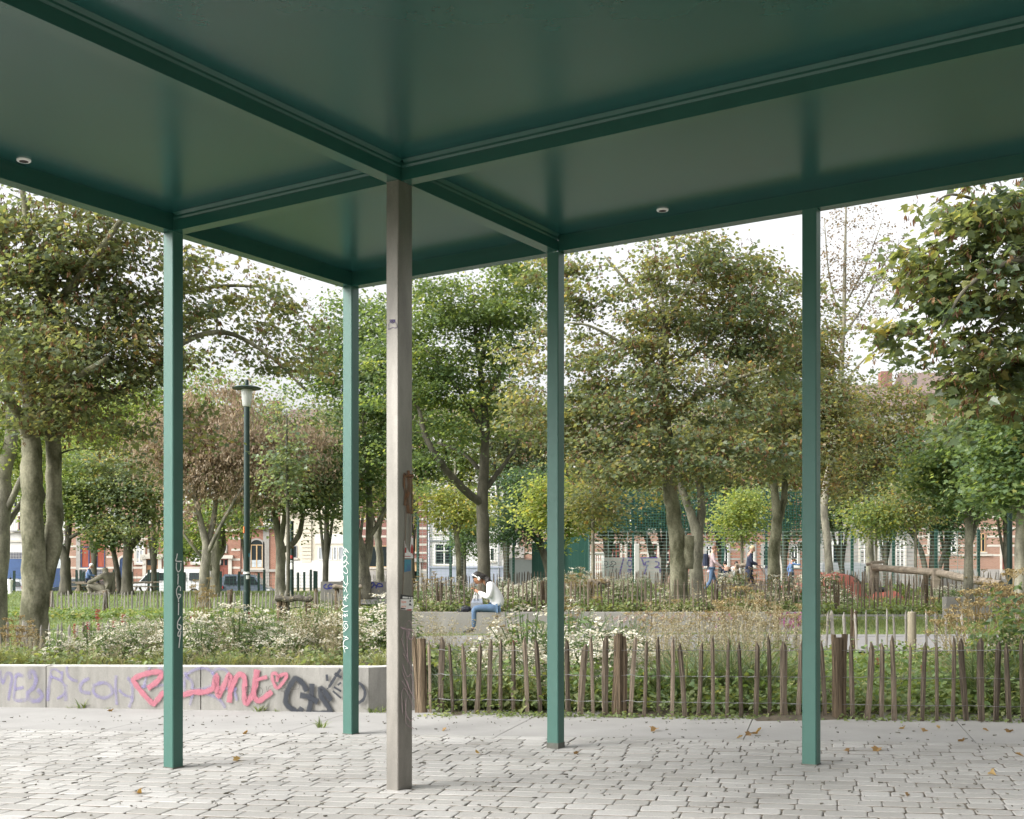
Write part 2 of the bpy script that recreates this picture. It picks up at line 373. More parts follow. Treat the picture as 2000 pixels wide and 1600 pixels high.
# writing on the posts
def zoomed(lst, ox, oy, s): return [[(ox+x/s, oy+y/s) for x, y in st] for st in lst]
def paint(name, strokes, face, w, m, soft=0., parent=None, lift=.003, taper=0., smooth=True):
    o, n = face; mb = MB()
    for i, st in enumerate(strokes):
        stroke(mb, [on_plane(x, y, o, n) for x, y in st], w[i] if isinstance(w, list) else w, n, lift+.0004*i, soft, smooth, taper)
    return mb.build(name, m, parent)
fa = FACE['A']
paint('graffiti', zoomed([[(272,95),(262,150),(252,196),(335,205)],[(258,230),(258,310),(285,358),(320,322),(325,235)],[(282,393),(282,412)],[(285,430),(278,540)],
  [(315,635),(316,590),(285,573),(256,640),(268,715),(290,755),(322,705),(285,690)],[(285,768),(286,802)],[(288,830),(285,995)],
  [(315,1030),(275,1105),(272,1190),(305,1215),(325,1165),(285,1140)],[(322,1205),(283,1262),(278,1310),(305,1305),(322,1235),(302,1380),(292,1485)]],310,1070,7.617), fa['R'], .0085, 'ink_white', parent=fa['ob'])
fb = FACE['B']
paint('graffiti', zoomed([[(135,55),(160,90),(150,140),(180,170)],[(160,115),(185,130),(175,80),(215,135)],[(130,190),(180,175),(195,215),(150,260),(130,225),(140,185)],
  [(160,270),(195,250),(190,300),(140,320),(130,280),(165,275)],[(200,265),(220,290)],[(135,320),(180,330),(207,390),(185,420),(130,370),(150,330)],
  [(125,460),(150,455),(150,490),(130,500),(125,465)],[(150,520),(180,570),(205,530),(203,450)],[(135,590),(180,620),(200,675)],[(160,665),(215,550)],[(155,785),(215,700)],[(150,740),(212,755)],[(168,715),(188,795)],
  [(140,815),(165,860),(215,855),(160,880),(125,910),(165,935),(212,930)],[(140,1035),(140,985),(185,1010),(165,970),(207,1000),(200,965)],[(205,1075),(155,1075),(148,1140),(180,1178),(215,1145),(190,1095),(168,1130),(190,1160)],[(150,1212),(190,1188)],
  [(150,1268),(222,1302),(165,1330),(152,1400),(175,1490)],[(172,1300),(200,1268)],[(160,1400),(216,1432),(180,1440)]],650,1060,6.957), fb['L'], .0042, 'ink_white', parent=fb['ob'])
fc = FACE['C']
paint('graffiti', zoomed([[(230,155),(270,175),(380,200),(370,290),(320,285),(325,205),(335,240)],[(245,280),(270,180),(320,75),(352,110),(357,150)],[(300,200),(305,480),(318,560)],[(235,290),(290,480),(370,685)],[(350,300),(345,690)],
  [(255,475),(310,570)],[(245,600),(300,745),(345,715),(365,800),(368,935),(340,930),(300,800)],[(245,690),(320,880),(390,1015)],[(235,800),(310,900)],[(245,1190),(232,950),(270,890),(330,1000),(375,1130)],
  [(270,1030),(290,1200),(340,1280),(380,1240)],[(285,1010),(280,1260),(300,1330),(380,1370)]],745,1200,6.15), fc['R'], [.010,.004,.008,.006,.003,.007,.007,.007,.006,.006,.006,.005], 'spray_lilac', .5, fc['ob'])
paint('rust_stain', [[(790,926),(789,945),(792,965),(790,985)],[(797,922),(798,950),(796,975),(797,1000)],[(803,928),(804,955),(805,985),(804,1003)],[(788,930),(806,930)],[(792,990),(791,1040),(788,1100),(785,1160)],[(800,990),(800,1030),(800,1066)]], fc['R'], [.020,.026,.016,.014,.005,.004], 'rust', .8, fc['ob'])
paint('doodle', [[(762.5,626),(771,626)],[(763,629.5),(770,629.5)],[(759.5,644),(760,633),(763,628.5),(767,632.5),(771.5,628),(774,632),(776.5,639),(772,641.5),(768.5,639.5),(765,641),(759.5,644)]], fc['L'], [.012,.010,.004], 'marker_violet', .3, fc['ob'], smooth=False)
def patch(pts, face, m, name, lift, parent):
    o, n = face; mb = MB(); mb.poly([on_plane(x, y, o, n)+n*lift for x, y in pts]); return mb.build(name, m, parent)
zc = lambda pts: [(745+x/8, 1020+y/8) for x, y in pts]
st1 = patch(zc([(350,558),(352,300),(362,285),(385,400),(392,465),(404,405),(425,470),(445,470),(455,240),(470,212),(492,215),(492,565)]), fc['R'], 'sticker_white', 'torn_sticker', .002, fc['ob'])
patch(zc([(360,480),(362,400),(380,395),(383,480)]), fc['R'], 'sticker_red', 'print', .003, st1)
patch(zc([(450,490),(452,420),(465,340),(482,360),(490,420),(488,520),(470,480)]), fc['R'], 'sticker_red', 'print', .003, st1)
patch(zc([(468,222),(488,220),(488,242),(472,244)]), fc['R'], 'sticker_red', 'print', .003, st1)
patch(zc([(355,528),(450,530),(450,540),(355,540)]), fc['R'], 'sticker_red', 'print', .003, st1)
patch(zc([(355,580),(460,586),(456,762),(350,780)]), fc['R'], 'sticker_blue', 'sticker', .002, fc['ob'])
st2 = patch(zc([(295,1205),(497,1205),(495,1350),(465,1388),(293,1362)]), fc['R'], 'sticker_white', 'sticker', .002, fc['ob'])
st3 = patch(zc([(300,1128),(488,1155),(492,1202),(297,1200)]), fc['R'], 'sticker_black', 'sticker', .002, fc['ob'])
patch(zc([(325,1160),(408,1168),(408,1192),(325,1190)]), fc['R'], 'sticker_white', 'print', .003, st3)
patch(zc([(418,1170),(444,1172),(444,1194),(418,1192)]), fc['R'], 'sticker_white', 'print', .003, st3)
patch(zc([(455,1172),(480,1174),(482,1196),(455,1195)]), fc['R'], 'sticker_white', 'print', .003, st3)
patch(zc([(295,1338),(370,1345),(372,1366),(294,1360)]), fc['R'], 'sticker_black', 'print', .003, st2)
patch(zc([(375,1366),(470,1358),(460,1384),(400,1378)]), fc['R'], 'sticker_red', 'print', .003, st2)
patch(zc([(420,1300),(432,1270),(445,1268),(470,1305)]), fc['R'], 'sticker_black', 'print', .003, st2)
patch(zc([(432,1248),(434,1218),(456,1216),(456,1246)]), fc['R'], 'sticker_black', 'print', .003, st2)
def letters(txt, px, py, hpx, face, m, parent, lift=.0035):
    cu = bpy.data.curves.new('print', 'FONT'); cu.body = txt; cu.size = 1
    ob = bpy.data.objects.new('print', cu); COL.objects.link(ob)
    dg = bpy.context.evaluated_depsgraph_get(); me = bpy.data.meshes.new_from_object(ob.evaluated_get(dg)); bpy.data.objects.remove(ob)
    o, n = face; z = Vector((0,0,1)); x = z.cross(n).normalized(); base = on_plane(px, py, o, n)+n*lift
    s = hpx*(base.y)/F; og = ORG[parent]
    for v in me.vertices: v.co = base+x*(v.co.x*s*.72)+z*(v.co.y*s)-og
    return attach('print', me, m, parent)
letters('Raisons', 783.3, 1178, 7, fc['R'], 'orange', st2); letters('pour les', 783.2, 1186.5, 6.5, fc['R'], 'orange', st2)
# ---------------------------------------------------------------- paving
DA = math.atan2(.25, 1); D_ = Vector((math.cos(DA), -math.sin(DA), 0)); N_ = Vector((math.sin(DA), math.cos(DA), 0))
def st(s, t, z=0.): p = D_*s+N_*t; return Vector((p.x, p.y, z+TILT*p.x))
T_EDGE = gp(1000, 1441).dot(N_)
mb = MB(); mb.poly([st(-16,-30,.0010), st(16,-30,.0010), st(16,T_EDGE+2.2,.0010), st(-16,T_EDGE+2.2,.0010)]); tag(mb.build('plaza', 'joint_sand'), kind='structure')
def setts():
    V = []; idx = []; sz = []; T = []
    t = T_EDGE-.006; pitch = .172; row = 0
    prof = [(1,.0),(1,.50),(.80,.92),(.0,1.0)]
    while t > 2.4:
        ph = pitch*(1+rng.uniform(-.08,.08)); s = -8.6+rng.uniform(0,.2)
        while s < 8.6:
            ln = rng.uniform(.17,.25); gap = rng.uniform(.002,.006)
            hx = (ln-gap)/2; hy = (ph-rng.uniform(.017,.027))/2; cx = s+ln/2; cy = t-ph/2+rng.uniform(-.002,.002)
            rd = rng.uniform(.010,.030); tx, ty = rng.normal(0,.003,2); dz = rng.normal(.0,.0009); rot = rng.normal(0,.004)
            # outline with rounded corners
            o = []
            for sx, sy in ((1,1),(-1,1),(-1,-1),(1,-1)):
                k = rd*rng.uniform(.6,1.25); ctr = np.array((sx*(hx-k), sy*(hy-k*.8)))
                for a in (0., .5, 1.):
                    ang = (0 if sx*sy > 0 else 1) ; th = (a if sx*sy > 0 else 1-a)*math.pi/2
                    o.append(ctr+np.array((sx*k*math.cos(th), sy*k*.8*math.sin(th))))
            o = np.array(o)+rng.normal(0,.0016,(12,2)); base = len(V)
            for inset, z in ((0,-.03),(0,.0085),(.003,.0120),(.010,.0140)):
                q = o*(1-inset*.8/np.array((hx,hy))) if inset else o
                for x, y in q:
                    zz = z+dz+(x*tx+y*ty if z > 0 else 0); X = cx+x-y*rot; Y = cy+y+x*rot
                    p = D_*X+N_*Y; V.append((p.x, p.y, zz+TILT*p.x)); T.append(0)
            for r in range(3):
                for k in range(12): idx += [base+r*12+k, base+r*12+(k+1)%12, base+(r+1)*12+(k+1)%12, base+(r+1)*12+k]; sz.append(4)
            idx += [base+36+k for k in range(12)]; sz.append(12)
            tv = np.clip(rng.normal(.72,.12),.42,1); T[base:] = [0]*24+[tv]*24  # lower side rings take the dark tint: joint dirt and painted shade
            s += ln
        t -= ph; row += 1
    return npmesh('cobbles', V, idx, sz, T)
m, nt, b = nodes('sett')                                # granite setts: tone per stone, grain, dirt and painted joint shade
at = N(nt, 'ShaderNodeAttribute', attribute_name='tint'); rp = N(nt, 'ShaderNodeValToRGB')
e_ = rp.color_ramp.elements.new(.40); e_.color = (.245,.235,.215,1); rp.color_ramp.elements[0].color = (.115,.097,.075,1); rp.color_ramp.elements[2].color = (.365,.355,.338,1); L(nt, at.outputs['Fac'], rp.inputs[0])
tc = N(nt, 'ShaderNodeTexCoord'); n1 = N(nt, 'ShaderNodeTexNoise', Scale=.9, Detail=5.); n2 = N(nt, 'ShaderNodeTexNoise', Scale=70., Detail=3.)
L(nt, tc.outputs['Object'], n1.inputs['Vector']); L(nt, tc.outputs['Object'], n2.inputs['Vector'])
m1 = N(nt, 'ShaderNodeMapRange'); m1.inputs[1].default_value = .3; m1.inputs[2].default_value = .7; m1.inputs[3].default_value = .80; m1.inputs[4].default_value = 1.12; L(nt, n1.outputs['Fac'], m1.inputs[0])
m2 = N(nt, 'ShaderNodeMapRange'); m2.inputs[3].default_value = .8; m2.inputs[4].default_value = 1.2; L(nt, n2.outputs['Fac'], m2.inputs[0])
mm = N(nt, 'ShaderNodeMath', operation='MULTIPLY'); L(nt, m1.outputs[0], mm.inputs[0]); L(nt, m2.outputs[0], mm.inputs[1])
vs = N(nt, 'ShaderNodeVectorMath', operation='SCALE'); L(nt, rp.outputs[0], vs.inputs[0]); L(nt, mm.outputs[0], vs.inputs['Scale'])
L(nt, vs.outputs[0], b.inputs['Base Color']); b.inputs['Roughness'].default_value = .62
bp = N(nt, 'ShaderNodeBump', Strength=.3, Distance=.01); L(nt, n2.outputs['Fac'], bp.inputs['Height']); L(nt, bp.outputs[0], b.inputs['Normal'])
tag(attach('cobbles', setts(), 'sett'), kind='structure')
mb = MB(); js = [-14.0] + [gp(x, y).dot(D_) for x, y in ((-400,1410),(330,1400),(640,1408),(1010,1420),(1462,1425),(1890,1436),(2320,1450))]+[14.0]
T_F = gp(1400, 1406).dot(N_)+.02
for s0, s1 in zip(js, js[1:]):
    a = .004; sk = .25 if s0 > 0 else 0
    pts = [(s0+a, T_EDGE+.004), (s1-a, T_EDGE+.004), (s1-a, T_F+.5), (s0+a, T_F+.5)]
    lo = [st(x, y, -.02) for x, y in pts]; hi = [st(x, y, .012) for x, y in pts]; mb.hexa(lo+hi)
tag(mb.build('pavement', 'slab_concrete'), kind='structure')
# ---------------------------------------------------------------- planter wall with graffiti
g0, g1 = gp(0, 1383), gp(720, 1394); g2 = gp(757, 1392)
wd = (g1-g0).normalized(); wl = g0-wd*7; wn = Vector((wd.y, -wd.x, 0)).normalized()
WH = .462
ed = (Vector((g2.x, g2.y, 0))-Vector((g1.x, g1.y, 0))).normalized(); en = Vector((ed.y, -ed.x, 0))
planter = thing('planter_wall', (g1.x, g1.y, g1.z), 'low pale concrete planter wall sprayed with purple, pink and black graffiti', 'wall')
FW = (g0, wn)
def px_on_wall(px): return on_plane(px, 1340, g0, wn)
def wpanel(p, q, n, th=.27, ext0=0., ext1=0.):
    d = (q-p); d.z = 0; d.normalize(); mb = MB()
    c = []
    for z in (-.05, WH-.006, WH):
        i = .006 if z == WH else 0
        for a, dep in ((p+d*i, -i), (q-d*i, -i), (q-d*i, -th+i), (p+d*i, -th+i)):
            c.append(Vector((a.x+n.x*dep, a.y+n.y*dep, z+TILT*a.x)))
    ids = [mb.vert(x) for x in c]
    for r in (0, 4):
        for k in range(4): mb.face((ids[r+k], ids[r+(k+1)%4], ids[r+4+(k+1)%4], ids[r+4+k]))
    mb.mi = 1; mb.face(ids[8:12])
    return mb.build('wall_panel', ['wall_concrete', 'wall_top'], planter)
j1, j2 = px_on_wall(90), px_on_wall(392)
corner = Vector((g1.x, g1.y, 0))
g = wd*.006
pans = [wpanel(wl, j1-g, wn), wpanel(j1+g, j2-g, wn), wpanel(j2+g, corner+Vector((0,0,0)), wn)]
wpanel(corner+ed*.004-en*.0, corner+ed*.5, en, .2)
mb = MB()
for j in (j1, j2): mb.box((j.x-.02, j.y+.03, -.14), (j.x+.02, j.y+.2, WH-.09)); 
mb.build('joint_filler', 'joint_dark', planter)
Z7 = 7.692
paint('graffiti', zoomed([[(5,170),(45,340),(110,190),(180,240),(160,400),(130,590)],[(240,235),(270,210),(345,235)],[(240,435),(345,408)],[(240,250),(225,420),(225,590),(390,595)],
  [(455,260),(440,190),(505,170),(545,270),(510,400),(430,480),(425,560),(500,605),(600,590),(635,520),(575,450)],
  [(760,250),(735,400),(720,590)],[(775,240),(765,160),(830,130),(920,190)],[(935,180),(930,270)],[(780,245),(930,310),(980,420),(950,520),(870,570)],[(1000,380),(990,590)],[(1010,100),(1010,180),(1060,270),(1160,310)],
  [(1335,275),(1250,320),(1208,400),(1240,470),(1350,490)],[(1415,370),(1410,470),(1480,540),(1600,560),(1690,500),(1680,420),(1620,350),(1530,335),(1430,370)],[(1750,240),(1742,400),(1760,650)],[(1930,265),(1985,360),(1995,560),(1950,690)],[(1800,450),(1880,520),(1970,550)]],0,1290,Z7),
  FW, [.030,.034,.032,.030,.040,.034,.020,.032,.024,.034,.026,.032,.030,.028,.028,.022], 'spray_purple', .7, planter)
paint('graffiti', zoomed([[(410,100),(360,250),(320,400)],[(570,110),(625,200)],[(300,395),(610,370)],[(940,180),(975,280)],[(930,260),(935,450)],[(960,230),(1050,330),(1060,430),(1180,432),(1340,375),(1380,250),(1320,150),(1200,112),(1060,150),(950,220)],
  [(1350,200),(1400,140),(1480,125),(1560,150),(1640,290),(1690,480),(1720,590)],[(1270,500),(1400,550),(1490,620),(1540,700)],[(1060,500),(1020,660)],[(1430,420),(1710,425)]],240,1290,Z7), FW, .024, 'spray_purple', .8, planter, lift=.010)
paint('graffiti', zoomed([[(405,405),(530,310),(585,220),(560,172),(440,180),(290,220),(175,280),(200,350),(300,480),(430,620),(475,645),(540,580),(620,490),(760,520),(920,515),(1060,475),(1250,470),(1370,400),(1412,215),(1425,420),(1445,535),(1510,410),(1612,215),(1625,400),(1610,600)],
  [(1640,430),(1710,260),(1785,205),(1840,280),(1835,480),(1850,640),(1920,580),(1990,430),(2030,170)]],240,1290,Z7)
  + zoomed([[(222,150),(205,260),(185,440),(235,540),(300,520),(415,430)],[(215,265),(350,225)],[(500,270),(520,220),(600,180),(632,200),(590,280),(500,372),(440,260),(437,185),(480,172),(520,225)]],470,1290,6.897),
  FW, [.052,.052,.050,.034,.032], 'spray_pink', .45, planter, lift=.016)
ZC = 6.897
paint('graffiti', zoomed([[(80,350),(90,480)],[(80,360),(140,345),(150,410),(90,430)],[(260,350),(220,420),(280,470),(310,400),(260,350)],[(360,350),(370,420),(400,350),(440,340)],[(620,320),(580,340),(640,400),(560,410)],[(700,320),(680,380),(790,380),(800,330),(760,280)]],470,1290,ZC), FW, .008, 'spray_thin', .2, planter, lift=.021)
paint('graffiti', zoomed([[(893,392),(850,310),(760,240),(700,300),(640,420),(620,560),(660,620),(740,670),(795,700),(830,650)],[(972,340),(965,500),(930,690)],[(840,470),(940,490),(1030,545)],[(1220,520),(1100,370),(1090,470),(1150,560),(1220,680),(1120,708),(1010,712)],
  [(1175,200),(1180,262)],[(1210,350),(1290,220),(1355,125)],[(1290,180),(1362,222)],[(1330,325),(1362,300)],[(1280,360),(1362,410)],[(1265,415),(1362,500)],[(1580,350),(1592,310),(1640,322),(1690,420),(1670,520),(1600,570)],[(1180,382),(1215,348)]],470,1290,ZC),
  FW, [.048,.050,.050,.048,.022,.026,.024,.018,.016,.016,.026,.008], 'spray_black', .5, planter, lift=.024)
# ---------------------------------------------------------------- trees
LEAFY = [(0,(.028,.050,.022)),(.30,(.050,.082,.030)),(.55,(.085,.110,.032)),(.78,(.13,.135,.035)),(.92,(.20,.17,.04)),(1,(.17,.085,.03))]
tintmat('leaf_olive', [(0,(.062,.092,.064)),(.35,(.112,.142,.084)),(.62,(.166,.182,.094)),(.84,(.225,.205,.095)),(1,(.22,.145,.08))], .50, rough=.38, spec=.5)
tintmat('leaf_green', [(0,(0.048,0.086,0.048)),(.4,(0.098,0.149,0.067)),(.75,(0.161,0.213,0.078)),(1,(0.287,0.287,0.092))], 0.49, rough=.4, spec=.5)
tintmat('leaf_dark', [(0,(0.032,0.063,0.041)),(.5,(0.060,0.109,0.063)),(1,(0.115,0.172,0.075))], 0.41, rough=.42, spec=.45)
tintmat('leaf_lime', [(0,(0.115,0.178,0.069)),(.5,(0.207,0.259,0.098)),(.85,(0.333,0.345,0.127)),(1,(0.414,0.333,0.103))], 0.51, rough=.45, spec=.4)
tintmat('leaf_grey', [(0,(0.081,0.121,0.090)),(.45,(0.138,0.182,0.115)),(.8,(0.218,0.247,0.127)),(1,(0.287,0.218,0.103))], 0.47, rough=.36, spec=.55)
tintmat('leaf_brown', [(0,(.16,.14,.09)),(.35,(.26,.205,.145)),(.8,(.36,.285,.21)),(1,(.45,.37,.28))], .46, rough=.6, spec=.3, tcol=(1.25,1.15,.95))
tintmat('leaf_hang', [(0,(.055,.085,.060)),(.4,(.10,.138,.080)),(.75,(.165,.19,.085)),(1,(.25,.22,.085))], .50, rough=.34, spec=.6)
tintmat('keys_brown', [(0,(.075,.042,.024)),(.5,(.15,.085,.045)),(1,(.26,.17,.09))], .3, rough=.7, spec=.2, tcol=(1.6,1.3,.8))
def mirror(h): return h+[(-x, y) for x, y in reversed(h) if x > .001]
MAPLE = np.array(mirror([(0,0),(.20,-.02),(.44,.10),(.33,.26),(.56,.50),(.30,.52),(.22,.70),(0,1.02)]))
MAPLE5 = np.array(mirror([(0,0),(.42,.06),(.30,.28),(.54,.52),(.20,.62),(0,1.0)]))
OVATE = np.array(mirror([(0,0),(.26,.22),(.27,.55),(0,1.0)]))
LOBE = np.array(mirror([(0,0),(.42,.10),(.40,.50),(0,1.0)]))
DIAM = np.array([(0,0),(.34,.45),(0,1.),(-.34,.45)])
STRAP = np.array([(-.06,0),(.06,0),(.05,.6),(0,1),(-.05,.6)])
def leaves(C, size, tmpl, tint, droop=.35, tilt=.55, outward=None, curl=.12):
    """a numpy batch of flat leaves: mostly face-up, tips drooping"""
    n = len(C); az = rng.uniform(0, 2*math.pi, n)
    if outward is not None:
        oz = np.arctan2(outward[:,1], outward[:,0]); az = np.where(rng.random(n) < .65, oz+rng.normal(0,.7,n), az)
    d = np.stack([np.cos(az), np.sin(az), -np.abs(rng.normal(droop,.35,n))], 1); d /= np.linalg.norm(d, axis=1)[:,None]
    up = np.stack([rng.normal(0,tilt,n), rng.normal(0,tilt,n), np.ones(n)], 1)
    s = np.cross(d, up); s /= np.linalg.norm(s, axis=1)[:,None]+1e-9; nn = np.cross(s, d)
    k = len(tmpl); sz = size*rng.uniform(.6,1.25,n)
    t = tmpl; fold = np.abs(t[:,0])*curl-(t[:,1]**2)*curl*.9
    V = C[:,None,:]+sz[:,None,None]*(t[None,:,0:1]*s[:,None,:]+t[None,:,1:2]*d[:,None,:]+fold[None,:,None]*nn[:,None,:])
    return V.reshape(-1,3), np.arange(n*k), np.full(n, k), np.repeat(tint, k)
def joinb(parts):
    V = []; I = []; Z = []; T = []; o = 0
    for v, i, z, t in parts: V.append(v); I.append(i+o); Z.append(z); T.append(t); o += len(v)
    return np.concatenate(V), np.concatenate(I), np.concatenate(Z), np.concatenate(T)
def keys(C, size, n_each=5):
    """hanging bunches of winged seeds"""
    n = len(C)*n_each; c = np.repeat(C, n_each, 0)+rng.normal(0, size*.22, (n,3))
    d = np.stack([rng.normal(0,.45,n), rng.normal(0,.45,n), -np.ones(n)], 1); d /= np.linalg.norm(d, axis=1)[:,None]
    a = rng.uniform(0, 6.28, n); s = np.stack([np.cos(a), np.sin(a), np.zeros(n)], 1); s -= d*np.sum(s*d,1)[:,None]
    t = np.array([(-.06,0),(.10,.15),(.17,.75),(.0,1.),(-.12,.6)]); sz = size*rng.uniform(.6,1.2,n)
    V = c[:,None,:]+sz[:,None,None]*(t[None,:,0:1]*s[:,None,:]+t[None,:,1:2]*d[:,None,:])
    tint = np.clip(np.repeat(rng.normal(.45,.2,len(C)), n_each)+rng.normal(0,.12,n),0,1)
    return V.reshape(-1,3), np.arange(n*5), np.full(n,5), np.repeat(tint,5)
def tree(name, label, Z, stems, crowns, nleaf, lsize, leafm, barkm='bark_grey', ncl=None, nkeys=0, tmpl=MAPLE5, tint=(.5,.22), spread=.30, cat='tree', twig=.012, ysq=.8, droop=.35, keysz=None, group=None, keym='keys_brown', gaps=.12):
    """stems: lists of (px,py,dz,radius); crowns: (px,py,dz,rx,ry,rz,weight) with pixel sizes at depth Z"""
    nleaf = int(nleaf*1.75); lsize *= .66; nkeys = int(nkeys*1.25)
    if tmpl is MAPLE5 and Z > 34: tmpl = LOBE
    k = Z/F; b0 = stems[0][0]; base = P(b0[0], b0[1], Z+b0[2]); base.z = G(base.x, base.y)-.03
    root = thing(name, base, label, cat, group)
    tr = MB(); nodes_ = []; rads = []
    for s_ in stems:
        pts = [P(x, y, Z+dz) for x, y, dz, r in s_]; rs = [r for *_, r in s_]
        if s_ is stems[0] or s_[0][1] > 1125+ (EYE-.9)*F/Z: pts[0].z = min(pts[0].z, G(pts[0].x, pts[0].y)-.05); 
        sp = smooth_line(pts, 5); m = len(sp)
        sr = [float(np.interp(i/(m-1)*(len(rs)-1), range(len(rs)), rs)) for i in range(m)]
        for i in range(1, m-1): sp[i] = sp[i]+Vector((R.gauss(0,1), R.gauss(0,1), 0))*sr[i]*.05; sr[i] *= R.uniform(.95,1.06)
        if s_ is stems[0]: sr[0] *= 1.45; sr[1] *= 1.18
        tr.tube(sp, sr, 10)
        for p, r in zip(sp, sr):
            nodes_.append(p); rads.append(r)
    ymin = min(c[1]-c[4] for c in crowns)
    wts = np.array([c[3]*c[4]*c[6] for c in crowns], float); wts /= wts.sum(); ncl = int((ncl or int(60+nleaf/55))*1.35)
    CC = []
    for ci, c in enumerate(crowns):
        n = max(3, int(ncl*wts[ci])); q = rng.normal(size=(n,3)); q /= np.linalg.norm(q,axis=1)[:,None]; q *= (rng.random((n,1))**.42)*rng.uniform(.78,1.22,(n,1)); q = q[rng.random(n) > gaps]
        n = len(q); q[:,2] -= np.where(rng.random(n) < .13, rng.uniform(.15,.6,n), 0)
        o = P(c[0], c[1], Z+c[2]); CC.append(np.array(o)+q*np.array((c[3]*k, c[5] if c[5] else c[3]*k*ysq, c[4]*k)))
    CC = np.concatenate(CC)
    NA = np.array([tuple(p) for p in nodes_]); RA = np.array(rads)
    zlow = NA[:,2].min()+.0
    order = np.argsort(np.min(np.linalg.norm(CC[:,None,:]-NA[None,::3,:],axis=2),axis=1))
    tw = MB()
    lo_ok = NA[:,2] > (base.z+.25*(NA[:,2].max()-base.z))
    for ii in order:
        c = CC[ii]; dd = np.linalg.norm(NA-c,axis=1)+np.maximum(0, NA[:,2]-c[2])*.9; dd[:len(lo_ok)][~lo_ok] += 50
        j = int(np.argmin(dd)); a = Vector(NA[j]); e = Vector(c); ln = (e-a).length
        if ln < .05: continue
        r0 = max(twig*.6, min(RA[j]*.6, twig*(.9+ln*1.1))); mid = a.lerp(e,.5)+Vector((R.gauss(0,.07),R.gauss(0,.07),.10+R.gauss(0,.05)))*ln
        pts = [a, a.lerp(mid,.55)+Vector((0,0,.02*ln)), mid, mid.lerp(e,.6), e]; rs = [r0, r0*.8, r0*.6, r0*.45, r0*.25]
        tw.tube(pts, rs, 4 if r0 < .03 else 6, cap=False)
        add = [tuple(mid), tuple(mid.lerp(e,.6)), tuple(e)]
        NA = np.concatenate([NA, np.array(add)]); RA = np.concatenate([RA, [r0*.6, r0*.45, r0*.3]])
    ctr = CC.mean(0)
    # trunk and limbs, with the twigs joined to them
    off = len(tr.v); tr.v += tw.v; tr.t += tw.t; tr.f += [tuple(i+off for i in f) for f in tw.f]; tr.m += [0]*len(tw.f)
    tr.build('trunk', barkm, root, smooth=True)
    per = rng.multinomial(nleaf, np.full(len(CC), 1/len(CC)))
    cl_t = rng.normal(0,.15,len(CC)); rep = np.repeat(np.arange(len(CC)), per)
    sp_ = spread*rng.uniform(.55,1.45,len(CC))
    L_ = CC[rep]+rng.normal(size=(nleaf,3))*(sp_[rep][:,None]*np.array((1,1,.34)))
    t = np.clip(rng.normal(tint[0],tint[1]*.62,nleaf)+cl_t[rep],0,1)
    v, i, z, tt = leaves(L_, lsize, tmpl, t, outward=(L_-ctr), droop=droop)
    attach('crown', npmesh('crown', v-np.array(ORG[root]), i, z, tt), leafm, root)
    if nkeys:
        w_ = rng.integers(0, len(CC), nkeys); kc = CC[w_]+rng.normal(size=(nkeys,3))*(sp_[w_][:,None]*np.array((1,1,.4)))
        v, i, z, tt = keys(kc, keysz or lsize*.8)
        attach('seed_keys', npmesh('seed_keys', v-np.array(ORG[root]), i, z, tt), keym, root)
    return root
# big twin-stemmed maple on the left
tree('maple_tree', 'big grey-barked maple with mossy twin trunks at the left edge', 18.6,
 [[(62,1290,0,.25),(67,1170,0,.205),(64,1030,0,.17),(62,930,0,.165),(60,850,.1,.15),(58,780,.2,.12),(48,700,.2,.09),(40,600,.3,.06)],
  [(84,1150,.15,.13),(104,1050,.3,.14),(106,950,.4,.125),(103,850,.4,.12),(98,740,.5,.11),(92,640,.5,.095),(100,560,.6,.09),(112,500,.6,.07),(118,420,.6,.05),(122,360,.6,.04)],
  [(60,860,.1,.10),(30,800,-.4,.07),(0,770,-.8,.055),(-60,740,-1,.04)],[(62,850,.1,.09),(90,800,-.3,.07),(140,745,-.7,.05),(210,700,-1.2,.035)],
  [(98,640,.5,.09),(78,560,.2,.07),(62,500,0,.06),(48,400,-.2,.045),(40,330,-.2,.03)],[(96,620,.5,.08),(130,570,.1,.07),(170,525,-.3,.06),(215,460,-.6,.045),(250,410,-.8,.03)],
  [(104,740,.4,.07),(140,690,.5,.06),(200,640,.8,.05),(300,590,1.2,.04),(420,560,1.5,.03),(520,560,1.6,.02)],
  [(103,860,.4,.07),(170,790,.3,.055),(280,740,.4,.05),(360,668,.6,.045),(440,650,.8,.038),(520,690,1.,.028),(600,765,1.2,.016)],
  [(20,560,0,.07),(10,500,0,.06),(-10,400,0,.05)]],
 [(110,560,.2,190,190,0,1.0),(120,730,-.5,200,110,0,1.0),(260,640,.3,120,150,0,.9),(20,480,0,120,140,0,.9),(440,590,1.2,150,80,.9,.8),(570,680,1.2,105,75,.8,.75),(300,830,.6,130,70,0,.5),(210,450,0,140,70,0,.8),(380,510,1.2,110,40,.8,.6)],
 15500, .122, 'leaf_olive', 'bark_moss', nkeys=2300, ncl=300, tint=(.42,.22), spread=.25, tmpl=MAPLE5)
tree('maple_tree', 'leaning grey trunk cut by the left picture edge', 24,
 [[(-12,1190,0,.20),(2,1050,0,.17),(8,930,0,.15),(22,860,0,.13),(18,760,0,.10)],[(12,1000,0,.07),(45,930,-.3,.06),(80,880,-.6,.04)],[(6,1040,0,.06),(40,985,.4,.05),(70,940,.8,.035)]],
 [(0,860,.5,120,110,0,1),(40,700,1,130,90,0,1)], 5200, .13, 'leaf_lime', 'bark_grey', tint=(.30,.2), spread=.3)
